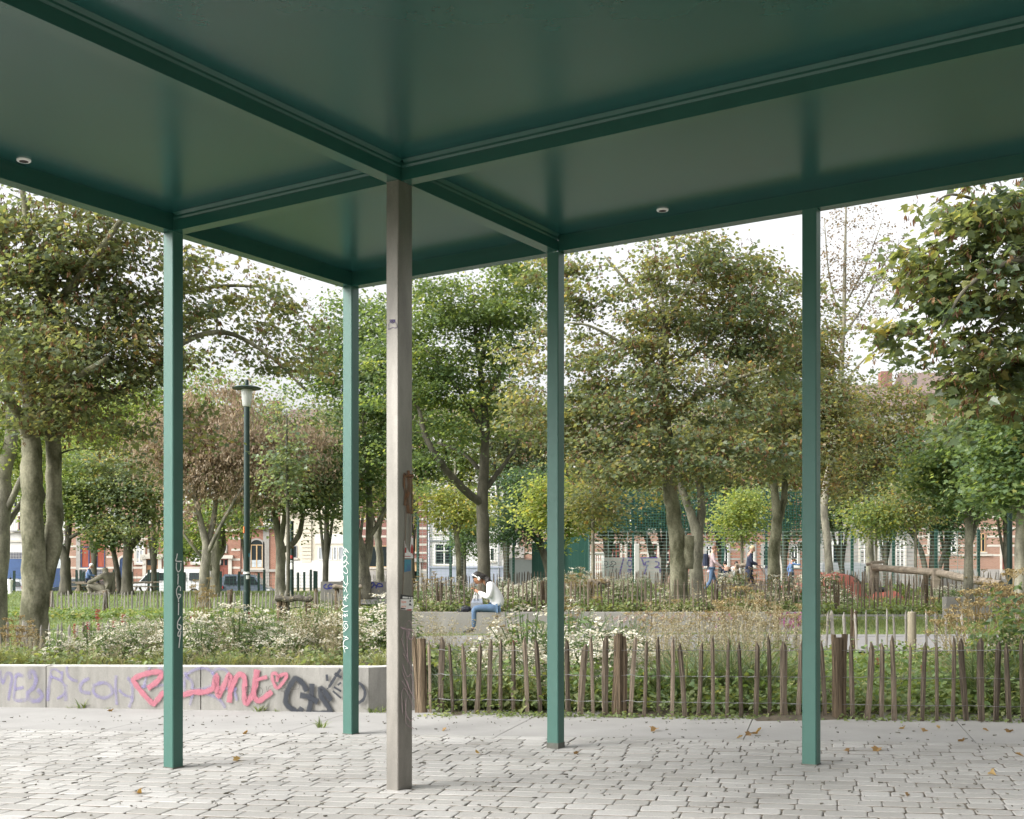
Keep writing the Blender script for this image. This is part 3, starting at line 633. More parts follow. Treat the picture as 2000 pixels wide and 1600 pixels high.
# the brown-olive maple in the middle of the garden
tree('maple_tree', 'broad olive-brown maple heavy with brown seed keys in the middle of the park', 28.3,
 [[(1326,1192,0,.215),(1326,1100,0,.20),(1318,1020,0,.175),(1308,950,0,.165),(1305,890,0,.155),(1300,820,0,.125),(1297,740,0,.10),(1300,660,0,.075),(1290,580,0,.05),(1280,500,0,.03)],
  [(1342,1110,-.05,.14),(1345,1070,-.1,.13),(1346,1046,-.12,.115)],
  [(1306,905,0,.10),(1270,880,-.8,.07),(1215,865,-1.6,.05),(1150,880,-2.2,.03)],[(1308,915,0,.09),(1370,905,-1,.06),(1450,890,-2,.04)],
  [(1302,830,0,.09),(1262,795,.5,.07),(1215,765,.9,.05),(1150,745,1.3,.03)],[(1304,815,0,.09),(1360,775,-.6,.07),(1420,745,-1,.05),(1500,720,-1.5,.03)],
  [(1298,735,0,.07),(1340,700,.4,.05),(1400,660,.8,.035)],[(1299,665,0,.06),(1265,600,.3,.05),(1215,540,.5,.035),(1180,500,.6,.02)],[(1297,760,0,.06),(1240,690,-.6,.045),(1160,640,-1.,.03),(1110,630,-1.1,.02)],[(1300,640,0,.05),(1340,570,-.4,.04),(1380,500,-.6,.025)]],
 [(1320,610,0,215,150,0,1),(1190,720,-.5,130,140,0,.9),(1480,660,-.5,150,180,0,.95),(1320,800,-1.6,200,85,1.2,1.05),(1190,895,-2,120,50,1.2,1.0),(1430,885,-2,170,55,1.2,1.0),(1320,900,-1.8,150,35,1.0,.6),(1560,830,-1.,90,90,1,.7),(1430,520,0,120,80,0,.9),(1070,820,-1.5,90,90,1.,.8),(1040,700,-.5,60,90,.9,.6),(1110,560,.2,85,95,0,.7)],
 24500, .142, 'leaf_olive', 'bark_moss', nkeys=3400, ncl=330, tint=(.42,.25), spread=.30)
# green maple behind the reader
tree('maple_tree', 'fresh green maple with a long curved left limb behind the seated reader', 32,
 [[(945,1195,0,.19),(945,1100,0,.165),(943,1020,0,.16),(942,985,0,.15),(946,900,0,.12),(948,830,0,.10),(940,740,.2,.075),(930,660,.3,.05),(925,580,.3,.03)],
  [(942,985,0,.115),(905,955,-.4,.10),(865,910,-.8,.09),(830,850,-1,.075),(818,800,-1,.05),(790,740,-1,.03)],[(946,930,0,.07),(905,885,.4,.05),(855,865,.8,.035)],[(945,960,0,.08),(975,920,.3,.06),(1005,880,.5,.04)],
  [(948,850,0,.07),(915,790,-.3,.055),(870,730,-.6,.04),(830,680,-.8,.025)],[(947,790,.1,.06),(975,730,.4,.05),(1000,660,.6,.03)],[(938,720,.2,.05),(955,640,.2,.04),(965,560,.2,.025)]],
 [(910,620,.2,150,120,0,1),(830,760,-.6,110,120,0,1),(960,770,.4,120,120,0,1),(800,640,-.4,110,110,0,.8),(1000,600,.6,90,110,0,.8),(1030,540,.5,85,85,0,.95),(840,900,-.8,60,55,0,.5)],
 17500, .138, 'leaf_green', 'bark_dark', tint=(.5,.2), spread=.32, ncl=250)
tree('maple_tree', 'dense dark green maple right behind the corner post', 46,
 [[(712,1150,0,.25),(708,1090,0,.22),(695,1040,0,.16),(672,980,-.3,.12),(650,930,-.5,.08)],[(712,1120,0,.17),(722,1050,.2,.15),(720,960,.2,.12),(712,860,.2,.09),(708,740,.2,.05)],[(716,1060,.1,.1),(750,1000,.3,.08),(770,930,.5,.05)]],
 [(700,720,0,105,120,0,1),(660,900,-.6,80,110,0,.9),(730,880,.3,80,120,0,.9),(780,750,.5,80,140,0,.8),(690,620,0,85,60,0,.8),(635,720,-.5,60,80,0,.7)],
 13000, .19, 'leaf_green', 'bark_grey', tint=(.40,.2), spread=.42, ncl=300)
tree('maple_tree', 'grey-trunked maple beside the corner post, its forked foot over a lawn', 49,
 [[(742,1150,0,.17),(742,1090,0,.15),(738,1040,0,.14),(748,980,0,.1),(752,900,0,.06)],[(739,1050,0,.09),(725,1000,.3,.07)]],
 [(745,960,0,60,50,0,1)], 1500, .18, 'leaf_olive', 'bark_grey', spread=.4)
# brown, seed-laden crown behind the street lamp and its green neighbours
tree('seeding_maple', 'maple almost bare of green, covered in dry brown keys left of the street lamp', 41,
 [[(398,1195,0,.20),(400,1120,0,.17),(403,1070,0,.15),(392,1020,0,.10),(380,960,-.2,.07),(372,890,-.3,.04)],[(402,1075,0,.11),(418,1010,.3,.09),(424,930,.4,.06),(428,830,.4,.03)],[(403,1085,0,.08),(440,1010,-.4,.06),(475,950,-.8,.04)]],
 [(420,860,0,110,110,0,1),(500,900,.2,110,80,0,.9),(360,900,0,60,100,0,.8),(590,870,.3,70,60,0,.5),(330,860,0,70,80,0,.5)], 8500, .15, 'leaf_brown', 'bark_grey', nkeys=2600, tint=(.5,.25), spread=.36, keysz=.17, keym='leaf_brown', droop=.9, tmpl=DIAM, ncl=330)
tree('maple_tree', 'pale-barked leaning maple between the lamp post and the brown maple', 50,
 [[(418,1158,0,.22),(421,1090,0,.19),(428,1040,0,.15),(440,990,0,.12),(455,930,0,.08)],[(420,1100,0,.12),(436,1070,.3,.11),(434,1020,.4,.08)],[(419,1120,0,.08),(375,1065,-.6,.06),(350,1030,-.8,.04)]],
 [(450,1000,-.4,75,45,0,1),(380,1040,.4,50,40,0,.6)], 2600, .19, 'leaf_lime', 'bark_grey', tint=(.25,.2), spread=.45)
tree('maple_tree', 'grey-green maple to the right of the street lamp', 44,
 [[(548,1152,0,.20),(548,1090,0,.175),(545,1050,0,.15),(535,1000,0,.11),(525,940,0,.07)],[(549,1080,0,.11),(578,1055,.2,.10),(590,1020,.3,.09),(594,960,.3,.06)],[(548,1060,0,.1),(560,980,-.2,.09),(562,900,-.3,.06),(565,820,-.3,.03)]],
 [(560,930,0,110,85,0,1),(600,870,0,90,80,0,.8),(480,960,-.4,70,55,0,.7),(620,980,.3,60,60,0,.7),(540,820,0,60,60,0,.4)], 10000, .17, 'leaf_grey', 'bark_grey', nkeys=700, tint=(.42,.22), spread=.36, ncl=260)
tree('young_tree', 'thin young tree stem rising from the log tree guard', 33,
 [[(562,1178,0,.055),(563,1080,0,.05),(562,980,0,.045),(560,880,0,.035),(560,800,0,.02)]], [(560,900,0,45,80,0,1)], 900, .15, 'leaf_grey', 'bark_dark', tint=(.4,.2), spread=.22)
tree('maple_tree', 'dark forked tree in front of the blue door', 51,
 [[(128,1158,0,.24),(128,1110,0,.21),(126,1085,0,.19),(112,1058,0,.13),(100,1030,0,.10),(92,990,0,.06)],[(127,1092,0,.13),(134,1050,.2,.13),(136,1000,.2,.10),(140,940,.2,.06)],[(134,1052,.2,.08),(165,1035,-.4,.07),(190,1020,-.7,.04)]],
 [(110,950,0,85,75,0,1),(160,1000,-.3,50,30,0,.5)], 4200, .19, 'leaf_lime', 'bark_dark', tint=(.22,.2), spread=.42)
tree('maple_tree', 'spreading green tree with a fanned crown behind the stone figure', 51,
 [[(248,1160,0,.24),(248,1110,0,.21),(250,1070,0,.19),(240,1030,0,.12),(228,980,0,.09),(215,920,0,.05)],[(250,1075,0,.15),(275,1040,.2,.14),(288,990,.3,.11),(300,930,.3,.06)],[(250,1060,0,.1),(255,990,-.2,.08),(262,920,-.2,.05)],[(240,1045,0,.07),(195,1010,-.4,.055),(165,990,-.5,.035)]],
 [(230,940,0,105,70,0,1),(290,960,.2,60,80,0,.8),(170,970,-.3,60,50,0,.8),(230,1030,-.6,70,30,0,.5)], 8000, .18, 'leaf_grey', 'bark_dark', tint=(.55,.2), spread=.44, ncl=200)
tree('small_tree', 'thin leaning tree behind the stone figure', 53, [[(236,1158,0,.13),(228,1110,0,.12),(220,1070,0,.10),(214,1040,0,.06)]], [(215,1040,0,45,35,0,1)], 1700, .17, 'leaf_green', 'bark_dark', tint=(.35,.2), spread=.36)
tree('maple_tree', 'yellow-green maple filling the left background above the parked van', 60,
 [[(335,1160,0,.24),(333,1080,0,.2),(330,980,0,.16),(326,880,0,.1),(320,780,0,.05)]], [(200,800,0,150,70,0,1),(330,760,0,120,90,0,.8),(440,770,0,110,50,0,.5)], 6500, .21, 'leaf_lime', 'bark_grey', tint=(.22,.2), spread=.55, nkeys=400)
tree('small_tree', 'low bright green bush-like tree behind the white van', 64, [[(356,1150,0,.1),(356,1100,0,.09),(356,1060,0,.06)]], [(356,1062,0,34,36,0,1)], 1500, .2, 'leaf_green', 'bark_dark', tint=(.55,.2), spread=.4)
# middle distance
tree('young_tree', 'slim yellow-leaved tree in front of the white house', 45, [[(897,1140,0,.10),(895,1080,0,.095),(888,1010,0,.085),(890,950,0,.06),(888,900,0,.03)],[(893,1045,0,.05),(905,1010,.1,.045),(903,980,.1,.03)]], [(880,985,0,60,45,0,1),(915,1010,0,35,30,0,.6)], 2600, .16, 'leaf_lime', 'bark_moss', tint=(.62,.25), spread=0.43)
tree('small_tree', 'small blue-green tree by the window of the white house', 62, [[(908,1128,0,.08),(908,1080,0,.07),(910,1040,0,.05)]], [(918,1045,0,42,48,0,1)], 2200, .17, 'leaf_dark', 'bark_dark', tint=(.8,.2), spread=.4)
tree('spreading_tree', 'dark spreading tree reaching left from the tall green fence', 64, [[(1078,1135,0,.22),(1062,1080,0,.19),(1035,1040,0,.13),(1000,1010,0,.07)],[(1060,1075,0,.12),(1050,1010,0,.1),(1040,950,0,.06)]], [(1010,1020,0,75,45,0,1),(1040,960,0,75,50,0,1)], 6200, .19, 'leaf_dark', 'bark_dark', tint=(.45,.22), spread=.5)
tree('young_maple', 'young yellow-green maple beside the plain middle post', 36, [[(1080,1160,0,.055),(1080,1060,0,.05),(1082,960,0,.03)]], [(1078,985,0,60,72,0,1),(1120,1010,0,45,45,0,.8)], 3600, .15, 'leaf_lime', 'bark_grey', tint=(.5,.22), spread=0.35)
tree('young_maple', 'thin young tree in the dry seed heads with a log guard', 30, [[(1157,1205,0,.05),(1158,1100,0,.045),(1158,1000,0,.038),(1157,930,0,.02)]], [(1160,985,0,50,50,0,1)], 1100, .14, 'leaf_olive', 'bark_grey', tint=(.6,.2), spread=0.34)
tree('maple_tree', 'pale two-stemmed trunk close behind the olive-brown maple', 37, [[(1362,1168,0,.22),(1360,1100,0,.19),(1362,1050,0,.17),(1348,1000,0,.13),(1330,950,0,.1),(1322,900,0,.07)],[(1362,1060,0,.13),(1370,1000,.2,.125),(1366,930,.3,.11),(1368,850,.3,.07)]],
 [(1390,860,0,110,80,0,1),(1300,950,.5,60,40,0,.5)], 4000, .16, 'leaf_olive', 'bark_grey', nkeys=300, spread=.34)
tree('young_maple', 'pale green young maple in front of the sports cage', 46, [[(1449,1140,0,.06),(1449,1060,0,.055),(1446,980,0,.03)]], [(1443,1000,0,45,58,0,1)], 2400, .16, 'leaf_lime', 'bark_grey', tint=(.42,.25), spread=0.41)
tree('maple_tree', 'two-stemmed olive maple left of the rightmost post', 39, [[(1512,1150,0,.21),(1512,1080,0,.19),(1518,1020,0,.17),(1513,960,0,.12),(1506,880,0,.09),(1500,780,0,.05)],[(1517,1035,0,.12),(1530,980,.2,.11),(1535,900,.2,.08),(1550,800,.2,.05)]],
 [(1540,760,0,120,120,0,1),(1600,850,0,110,90,0,.9),(1500,880,0,80,70,0,.8),(1580,680,0,90,90,0,.7)], 12500, .165, 'leaf_olive', 'bark_moss', nkeys=1400, tint=(.55,.25), spread=.38, ncl=300)
tree('bare_tree', 'tall thin tree almost bare of leaves against the sky', 47, [[(1622,1140,0,.17),(1616,1060,0,.15),(1610,980,0,.14),(1625,880,0,.12),(1640,760,0,.10),(1647,640,0,.085),(1650,520,0,.06),(1652,420,0,.035),(1653,360,0,.015)],
  [(1645,660,0,.05),(1690,590,0,.04),(1730,510,.2,.025),(1770,460,.2,.012)],[(1646,640,0,.04),(1620,540,0,.03),(1610,430,0,.015)],[(1648,600,0,.04),(1690,520,-.2,.03),(1720,440,-.2,.014)],[(1640,760,0,.05),(1690,700,0,.035),(1740,670,0,.015)],[(1643,700,0,.04),(1600,640,0,.03)]],
 [(1650,480,0,65,110,0,.8),(1700,560,0,70,100,0,.8),(1610,600,0,40,90,0,.6),(1740,480,0,50,50,0,.5)], 1700, .13, 'leaf_brown', 'bark_grey', tint=(.3,.25), spread=.26, ncl=170, nkeys=250, twig=.009)
tree('maple_tree', 'olive autumn maple behind the log balance beam', 52, [[(1700,1140,0,.2),(1698,1060,0,.17),(1690,960,0,.14),(1680,860,0,.09)],[(1692,940,0,.1),(1740,870,0,.07),(1800,830,.2,.04)]],
 [(1680,830,0,100,100,0,1),(1760,880,0,90,80,0,.9),(1780,790,.3,70,60,0,.5),(1640,930,-.5,70,55,0,.8)], 9000, .19, 'leaf_olive', 'bark_grey', nkeys=1100, tint=(.55,.25), spread=.46, ncl=240)
tree('young_maple', 'young green maple on a thin stem left of the balance beam', 49, [[(1711,1130,0,.06),(1711,1060,0,.055),(1710,980,0,.03)]], [(1708,1010,0,52,42,0,1)], 2000, .16, 'leaf_green', 'bark_grey', tint=(.7,.2), spread=0.46)
tree('young_maple', 'young olive maple on a thin stem above the balance beam', 49, [[(1788,1130,0,.06),(1788,1060,0,.055),(1787,980,0,.03)]], [(1785,985,0,55,50,0,1)], 2000, .16, 'leaf_grey', 'bark_grey', tint=(.7,.25), spread=0.46, nkeys=200)
tree('spreading_tree', 'dark many-stemmed tree inside the sports cage at the right', 66, [[(1815,1150,0,.18),(1800,1080,0,.15),(1770,1030,0,.1),(1730,1000,0,.06)],[(1818,1150,.2,.2),(1822,1060,.2,.16),(1820,960,.2,.09)],[(1824,1140,.1,.14),(1850,1060,.1,.11),(1870,980,.1,.06)]],
 [(1800,960,0,110,75,0,1),(1860,1000,0,70,70,0,1),(1730,1020,0,60,40,0,.6)], 9500, .19, 'leaf_dark', 'bark_dark', tint=(.5,.22), spread=.5, ncl=240)
tree('spreading_tree', 'dark many-stemmed tree behind the graffiti block in the cage', 70, [[(1285,1140,0,.2),(1270,1070,0,.16),(1240,1010,0,.1)],[(1290,1140,0,.18),(1300,1060,0,.15),(1300,980,0,.08)],[(1296,1135,0,.15),(1330,1060,0,.1),(1360,1010,0,.06)]],
 [(1230,1000,0,110,60,0,1),(1330,1000,0,100,60,0,1),(1200,1045,0,70,25,0,.6),(1440,1010,0,80,55,0,.7),(1560,1020,0,80,55,0,.7)], 11500, .2, 'leaf_dark', 'bark_dark', tint=(.42,.22), spread=.55, ncl=280)
tree('green_tree', 'slender grey-trunked green tree near the right edge', 30, [[(1890,1175,0,.13),(1892,1080,0,.105),(1893,980,0,.09),(1892,900,0,.07),(1890,820,0,.04)],[(1896,1060,0,.06),(1912,1000,.2,.055),(1925,940,.2,.045),(1935,880,.2,.03)]],
 [(1880,900,0,95,75,0,1),(1950,860,.3,80,80,0,1),(1830,930,0,60,50,0,.7),(1900,980,-.4,80,35,0,.6)], 9000, .15, 'leaf_green', 'bark_grey', tint=(.45,.22), spread=.30, ncl=230)
tree('green_tree', 'green maple whose trunk stands at the right picture edge', 21, [[(1996,1210,0,.12),(1993,1100,0,.10),(1996,1000,0,.085),(2000,900,0,.07),(2004,800,0,.05)]],
 [(1985,900,0,90,80,0,1),(2010,780,0,90,80,0,1),(1960,970,-.3,70,30,0,.6)], 4800, .14, 'leaf_green', 'bark_grey', tint=(.42,.22), spread=.24)
# overhanging near branches at the upper right
tree('overhanging_maple', 'near maple hanging large leaves and brown keys into the upper right corner', 11.2,
 [[(2330,1420,0,.20),(2320,1200,0,.18),(2300,900,0,.16),(2270,640,0,.13),(2240,420,0,.10),(2210,250,0,.06)],
  [(2280,700,0,.08),(2180,560,-.2,.06),(2080,505,-.3,.045),(1980,510,-.3,.03),(1890,560,-.3,.018),(1840,640,-.3,.01)],[(2260,560,0,.07),(2120,470,.2,.045),(2000,440,.3,.03),(1900,450,.3,.02),(1800,500,.3,.012),(1745,600,.3,.007)],
  [(2080,505,-.3,.03),(2010,560,-.1,.022),(1950,620,0,.015),(1900,680,0,.009)],[(2090,510,-.3,.03),(2020,600,.2,.02),(1985,700,.3,.013),(1960,790,.3,.008)],[(2000,440,.3,.025),(1930,400,.1,.018),(1860,380,0,.011),(1820,400,0,.006)]],
 [(1915,430,0,135,65,.7,1),(1830,530,.2,110,60,.6,.8),(1900,600,.1,100,60,.6,.6),(1960,560,-.1,80,90,.6,.6),(1780,650,.2,75,60,.4,.5),(1890,720,.1,95,80,.5,.7),(1980,720,.2,60,110,.5,.7),(1860,800,.2,70,50,.4,.4),(1990,420,.2,70,60,.5,.9),(2080,560,0,80,170,.6,.8)],
 4300, .128, 'leaf_hang', 'bark_dark', nkeys=620, ncl=300, tint=(.50,.24), spread=.115, gaps=.3, tmpl=MAPLE, twig=.008, keysz=.062)

# a belt of trees between the park and the street
for i, (px, py, m_, rx, ry, Z) in enumerate([(-30,880,'leaf_lime',75,100,66),(85,860,'leaf_grey',80,105,70),(185,850,'leaf_lime',75,95,67),(300,880,'leaf_olive',75,90,70),(395,850,'leaf_lime',70,80,68),(480,880,'leaf_olive',65,90,71),(640,880,'leaf_olive',60,95,70),(700,860,'leaf_grey',65,110,67),(800,850,'leaf_green',75,110,70),(900,860,'leaf_lime',75,100,71),(990,850,'leaf_olive',80,110,69),
   (1090,880,'leaf_grey',80,110,70),(1190,900,'leaf_olive',80,110,71),(1300,890,'leaf_grey',80,110,71),(1410,900,'leaf_olive',85,115,71),(1530,900,'leaf_grey',85,115,70),(1640,940,'leaf_grey',75,95,71),(1730,930,'leaf_olive',80,110,70),(1850,900,'leaf_grey',85,115,71),(1960,900,'leaf_green',85,120,70),(2060,900,'leaf_grey',85,120,69)]):
    by = 1125+(EYE-G(PX(px,Z),Z))*F/Z; o_ = R.uniform(-14,14)
    tree('street_tree', '%s tree from the left in the hazy row between park and houses' % ORD[i], Z, [[(px+o_,by,0,.19),(px+o_*.6,by-60,0,.16),(px,py+40,0,.12),(px,py-20,0,.06)],[(px+o_*.5,by-70,.1,.09),(px+22,py+50,.2,.07),(px+40,py-10,.2,.03)],[(px+o_*.5,by-60,.1,.09),(px-25,py+45,-.2,.07),(px-40,py-10,-.2,.03)]],
         [(px,py,0,rx,ry,1.9,1),(px+R.uniform(-40,40),py+ry*.55,0,rx*.75,ry*.45,1.5,.8)], 3300, .27, m_, 'bark_dark', spread=.52, tint=(.42,.24), group='row of trees before the houses', twig=.02)
# ---------------------------------------------------------------- ground
def sheet(name, xs, ys, zf, m):
    V = [(x, y, zf(x, y)) for y in ys for x in xs]; nx = len(xs); I = []
    for j in range(len(ys)-1):
        for i in range(nx-1): I += [j*nx+i, j*nx+i+1, (j+1)*nx+i+1, (j+1)*nx+i]
    return tag(attach(name, npmesh(name, V, I, [4]*(len(I)//4), smooth=True), m), kind='structure')
def frange(a, b, s): return [a+(b-a)*i/max(1, int(round((b-a)/s))) for i in range(int(round((b-a)/s))+1)]
def fline(x): return gp(1400,1406).y-(x-gp(1400,1406).x)*.25       # the plaza's far edge
def bumpy(x, y): return .02*math.sin(x*1.7+y*.9)+.015*math.sin(x*3.1-y*2.3)
XS = [-400,-200,-100,-60]+frange(-40,40,1.0)+[60,100,200,400]
YS = [-300,-80,-20,0,8]+frange(9,74,1.0)+[80,100,140,200,300,600,1200]
sheet('lawn', XS, YS, lambda x, y: G(x, y)+(bumpy(x, y)-.03 if y > 14 else -.16), 'lawn')
sheet('soil', frange(-.6,10,.4), frange(9,17.2,.4), lambda x, y: G(x, y)+(.012+bumpy(x,y) if y > fline(x)-.1 else -.12), 'soil')
def ZP(x, y):                              # soil height inside the planter on the left
    t = min(1, max(0, (y-14.6)/2.3)); t = t*t*(3-2*t)
    e = min(1, max(0, (x+.75)/.5))
    return (WH-.05+TILT*x)*(1-t)*(1-e)+G(x, y)*(t+e-t*e)+.01
def wall_y(x): return g1.y+(x-g1.x)*wd.y/wd.x
V = []; I = []; xs_ = frange(-12,-1.5,.35)+[-1.2,-.95]; ts_ = [.22,.5,.9,1.4,2.0,2.6,3.2,3.8,4.4,5.2]
for t in ts_:
    for x in xs_: y = wall_y(x)+t+max(0,x+1.45)*.6; V.append((x, y, ZP(x, y)+.5*bumpy(x, y)))
for j in range(len(ts_)-1):
    for i in range(len(xs_)-1): q = j*len(xs_)+i; I += [q, q+1, q+len(xs_)+1, q+len(xs_)]
tag(attach('planter_soil', npmesh('planter_soil', V, I, [4]*(len(I)//4), smooth=True), 'soil'), kind='structure')
sheet('path', frange(-3,16,1.0), frange(20.4,25.1,.5), lambda x, y: G(x, y)+.035, 'path_gravel')
sheet('far_path', frange(-6,24,1.0), frange(42.6,46.2,.6), lambda x, y: G(x, y)+.035, 'path_gravel')
sheet('street', [-120,-60,0,60,120], [75.5,80,85.5], lambda x, y: -.28, 'asphalt')
mb = MB(); mb.box((-120,85.5,-.6), (120,96,-.17)); mb.box((-120,74.6,-.7),(120,75.5,-.18)); tag(mb.build('sidewalk', 'sidewalk'), kind='structure')
mb = MB()
for i in range(26):                       # pale kerb between lawn and bed
    x0, x1 = 6.6+i*.5, 6.6+i*.5+.495; z = G(x0, 32.2); mb.box((x0,32.1,z-.1), (x1,32.25,z+.05))
tag(mb.build('kerb', 'slab_concrete'), kind='structure')
# ---------------------------------------------------------------- low walls further back
def blockwall(name, px0, px1, Z, pyt, th, m, label, cat='wall', bend=0.):
    a, b = P(px0, pyt, Z), P(px1, pyt, Z+bend); zt = a.z; zb = min(G(a.x, Z), G(b.x, Z))-.1
    mb = MB(); d = (b-a); d.z = 0; ln = d.length; d.normalize(); n = Vector((d.y, -d.x, 0)); n = n if n.y < 0 else -n
    root = mb
    k = max(1, round(ln/2.4))
    for i in range(k):
        mb.obox(Vector((a.x, a.y, 0)), d, -n, (0,0,1), (ln*i/k+.004, 0, zb), (ln*(i+1)/k-.004, th, zt))
    o = mb.build(name, m, org=(a.x, a.y, zb)); tag(o, label, cat); return o, (a, n)
W2, W2F = blockwall('bench_wall', 792, 1572, 26.6, 1196, .42, 'bench_concrete', 'long low concrete wall the reader sits on, with a raised planted bed behind')
mb = MB(); x0, x1 = PX(792, 26.6), PX(1572, 26.6); mb.box((x0+.05, 27.03, 0), (x1-.02, 30.5, .52)); tag(mb.build('raised_bed', 'soil'), kind='structure')
paint('graffiti', [[(1401,1197),(1402,1212),(1400,1226)],[(1402,1212),(1409,1204)],[(1404,1214),(1410,1222)],[(1424,1200),(1428,1208)],[(1452,1201),(1456,1204)],[(1497,1197),(1505,1203)],[(1513,1196),(1519,1210),(1526,1198)],[(1524,1200),(1523,1218)],
  [(1538,1197),(1532,1210),(1534,1224),(1541,1222),(1545,1208),(1540,1198)],[(1550,1224),(1552,1197),(1559,1222),(1563,1197)]], W2F, [.05,.04,.04,.04,.04,.05,.06,.05,.06,.06], 'spray_magenta', .3, W2, lift=.006)
paint('graffiti', [[(1182+i*18,1212+R.uniform(-6,3)),(1192+i*18,1200+R.uniform(-3,4))] for i in range(15)], W2F, .045, 'spray_salmon', .5, W2, lift=.012)
blockwall('garden_wall', 1848, 1985, 31, 1166, .3, 'bench_concrete', 'short grey concrete wall block below the log beam at the right')
blockwall('garden_wall', 1828, 1990, 43, 1131, .3, 'bench_concrete', 'far grey concrete wall seen behind the log beam')
W4, W4F = blockwall('garden_wall', 626, 775, 46, 1136, .3, 'bench_concrete', 'low grey wall with a blue scrawl beside the corner post')
paint('graffiti', zoomed([[(560,1320),(530,1340),(535,1370),(580,1385),(610,1365)],[(620,1315),(590,1345),(600,1380),(640,1370)],[(640,1320),(660,1345)],[(1080,1340),(1110,1300),(1110,1345)],[(1175,1310),(1130,1325),(1165,1350),(1130,1375)],[(1190,1315),(1230,1295),(1240,1330),(1200,1370)],[(1260,1330),(1280,1350)],[(1270,1370),(1300,1310),(1350,1320),(1355,1350),(1300,1350)]],560,960,7.273), W4F, .05, 'spray_blue', .3, W4, lift=.006)
blockwall('garden_wall', 1400, 1500, 41, 1141, .4, 'bench_concrete', 'low grey wall left of the red rubber mound')
# ---------------------------------------------------------------- paling fences
def picket_mesh(seed, top='point'):
    r = random.Random(seed); mb = MB(); w = .5; rings = []
    zs = [0,.12,.3,.5,.7,.88,.93,1.0] if top == 'point' else [0,.15,.35,.55,.75,1.0]
    wx = r.uniform(.85,1.15); bx = r.uniform(-.35,.35); cut = r.uniform(-.3,.3)
    for i, z in enumerate(zs):
        k = 1+r.uniform(-.14,.14)
        if top == 'point' and z > .9: k = {.93:.86, 1.0:.22}[z]*r.uniform(.85,1.15)
        ox = bx*math.sin(z*3.0)*.35+(cut*.6 if z == 1.0 else 0); c = []
        for a in range(6):
            th = a*math.pi/3+.5; q = 1+r.uniform(-.12,.12) if i == 0 else 1
            c.append(mb.vert((ox+math.cos(th)*w*wx*k*(1+.15*math.sin(a*2.3+seed)), math.sin(th)*w*.62*k, z)))
        rings.append(c)
    for a, b in zip(rings, rings[1:]):
        for k in range(6): mb.face((a[k], a[(k+1)%6], b[(k+1)%6], b[k]))
    mb.face(rings[-1])
    return mb
PICK = {}
for mname in ('paling', 'paling_grey', 'split_log'):
    PICK[mname] = []
    for s_ in range(8):
        me = picket_mesh(s_*7+1, 'flat' if mname == 'split_log' else 'point').mesh('picket', (0,0,0)); me.materials.append(MATS[mname]); PICK[mname].append(me)
def stick(parent, name, m, x, y, z, hgt, wid, lean=0., leany=0.):
    o = bpy.data.objects.new(name, R.choice(PICK[m])); COL.objects.link(o); o.parent = parent; og = ORG[parent]
    o.location = (x-og.x, y-og.y, z-og.z); o.scale = (wid, wid*R.uniform(.7,1.0), hgt); o.rotation_euler = (leany, lean, R.uniform(-.3,.3)); return o
def fence(name, label, pts, hgt, m, wid=.034, zf=None, posts=(), wires=(.2,.52,.84), wire_r=.0017, jit=1.0, group='chestnut paling fences'):
    """pts: picket feet (x,y); posts: (x,y,height,width)"""
    zf = zf or G
    root = thing(name, (pts[0][0], pts[0][1], zf(*pts[0])), label, 'fence', group)
    hs = []
    for x, y in pts:
        hh = hgt*R.uniform(.94,1.05); stick(root, 'picket', m, x, y, zf(x, y)-.02, hh, wid*R.uniform(.75,1.25), R.gauss(0,.038)*jit, R.gauss(0,.03)*jit)
    for x, y, hh, ww in posts:
        for q in range(3):
            stick(root, 'fence_post', 'split_log', x+(q-1)*ww*.30, y+.03+abs(q-1)*.015, zf(x, y)-.05, hh*R.uniform(.96,1.02)+.05, ww*R.uniform(.38,.52), R.gauss(0,.02))
    mb = MB()
    for wz in wires:
        line = []
        for i, (x, y) in enumerate(pts):
            line.append((x, y-.022, zf(x, y)+hgt*wz+R.gauss(0,.004)))
            if i < len(pts)-1: x2, y2 = pts[i+1]; line.append(((x+x2)/2, (y+y2)/2-.002, zf(x,y)+hgt*wz-.006))
        mb.tube(line, wire_r, 3, cap=False)
        mb.tube([(x, y+.03, z) for x, y, z in line], wire_r, 3, cap=False)
    mb.build('wire', 'wire', root)
    return root
def fz(x, y): return TILT*x
npx = [840,860,885,908,931,955,978,1002,1030,1056,1082,1110,1133,1158,1182,1231,1258,1286,1312,1338,1364,1392,1420,1448,1476,1503,1531,1558,1585,1612,1666,1693,1721,1747,1774,1801,1830,1860,1888,1917,1945,1972,1998,2027,2055,2083,2110,2139,2166,2194]
def base_y(px): return 1394+(px-825)*.0163
fence('paling_fence', 'near chestnut paling fence of pointed sticks on wire along the pavement', [tuple(gp(p, base_y(p)+R.uniform(-1,1.5)).xy) for p in npx], 0.755, 'paling', .050, fz,
      [(*gp(823, 1395).xy, .77, .125), (*gp(1209, 1401).xy, .78, .155), (*gp(1641, 1408).xy, .77, .13)], wire_r=.0022)
def row(px0, px1, n, Z, slope=0., jx=.15): 
    st_ = (px1-px0)/(n-1)
    return [(PX(px0+st_*(i+R.uniform(-jx,jx)), Z+slope*i/(n-1)), Z+slope*i/(n-1)) for i in range(n)]
def Z2(x, y): return max(G(x, y), 0)
fence('paling_fence', 'pale grey paling fence in front of the big left tree', row(-60,460,41,17.6), .76, 'paling_grey', .042, G, [(PX(163,17.6),17.62,.74,.11)])
fence('paling_fence', 'pale paling fence between the wild garden and the path at the right', row(1110,2060,50,17.6), .80, 'paling_grey', .044, G, [(PX(1670,17.6),17.62,.8,.10)])
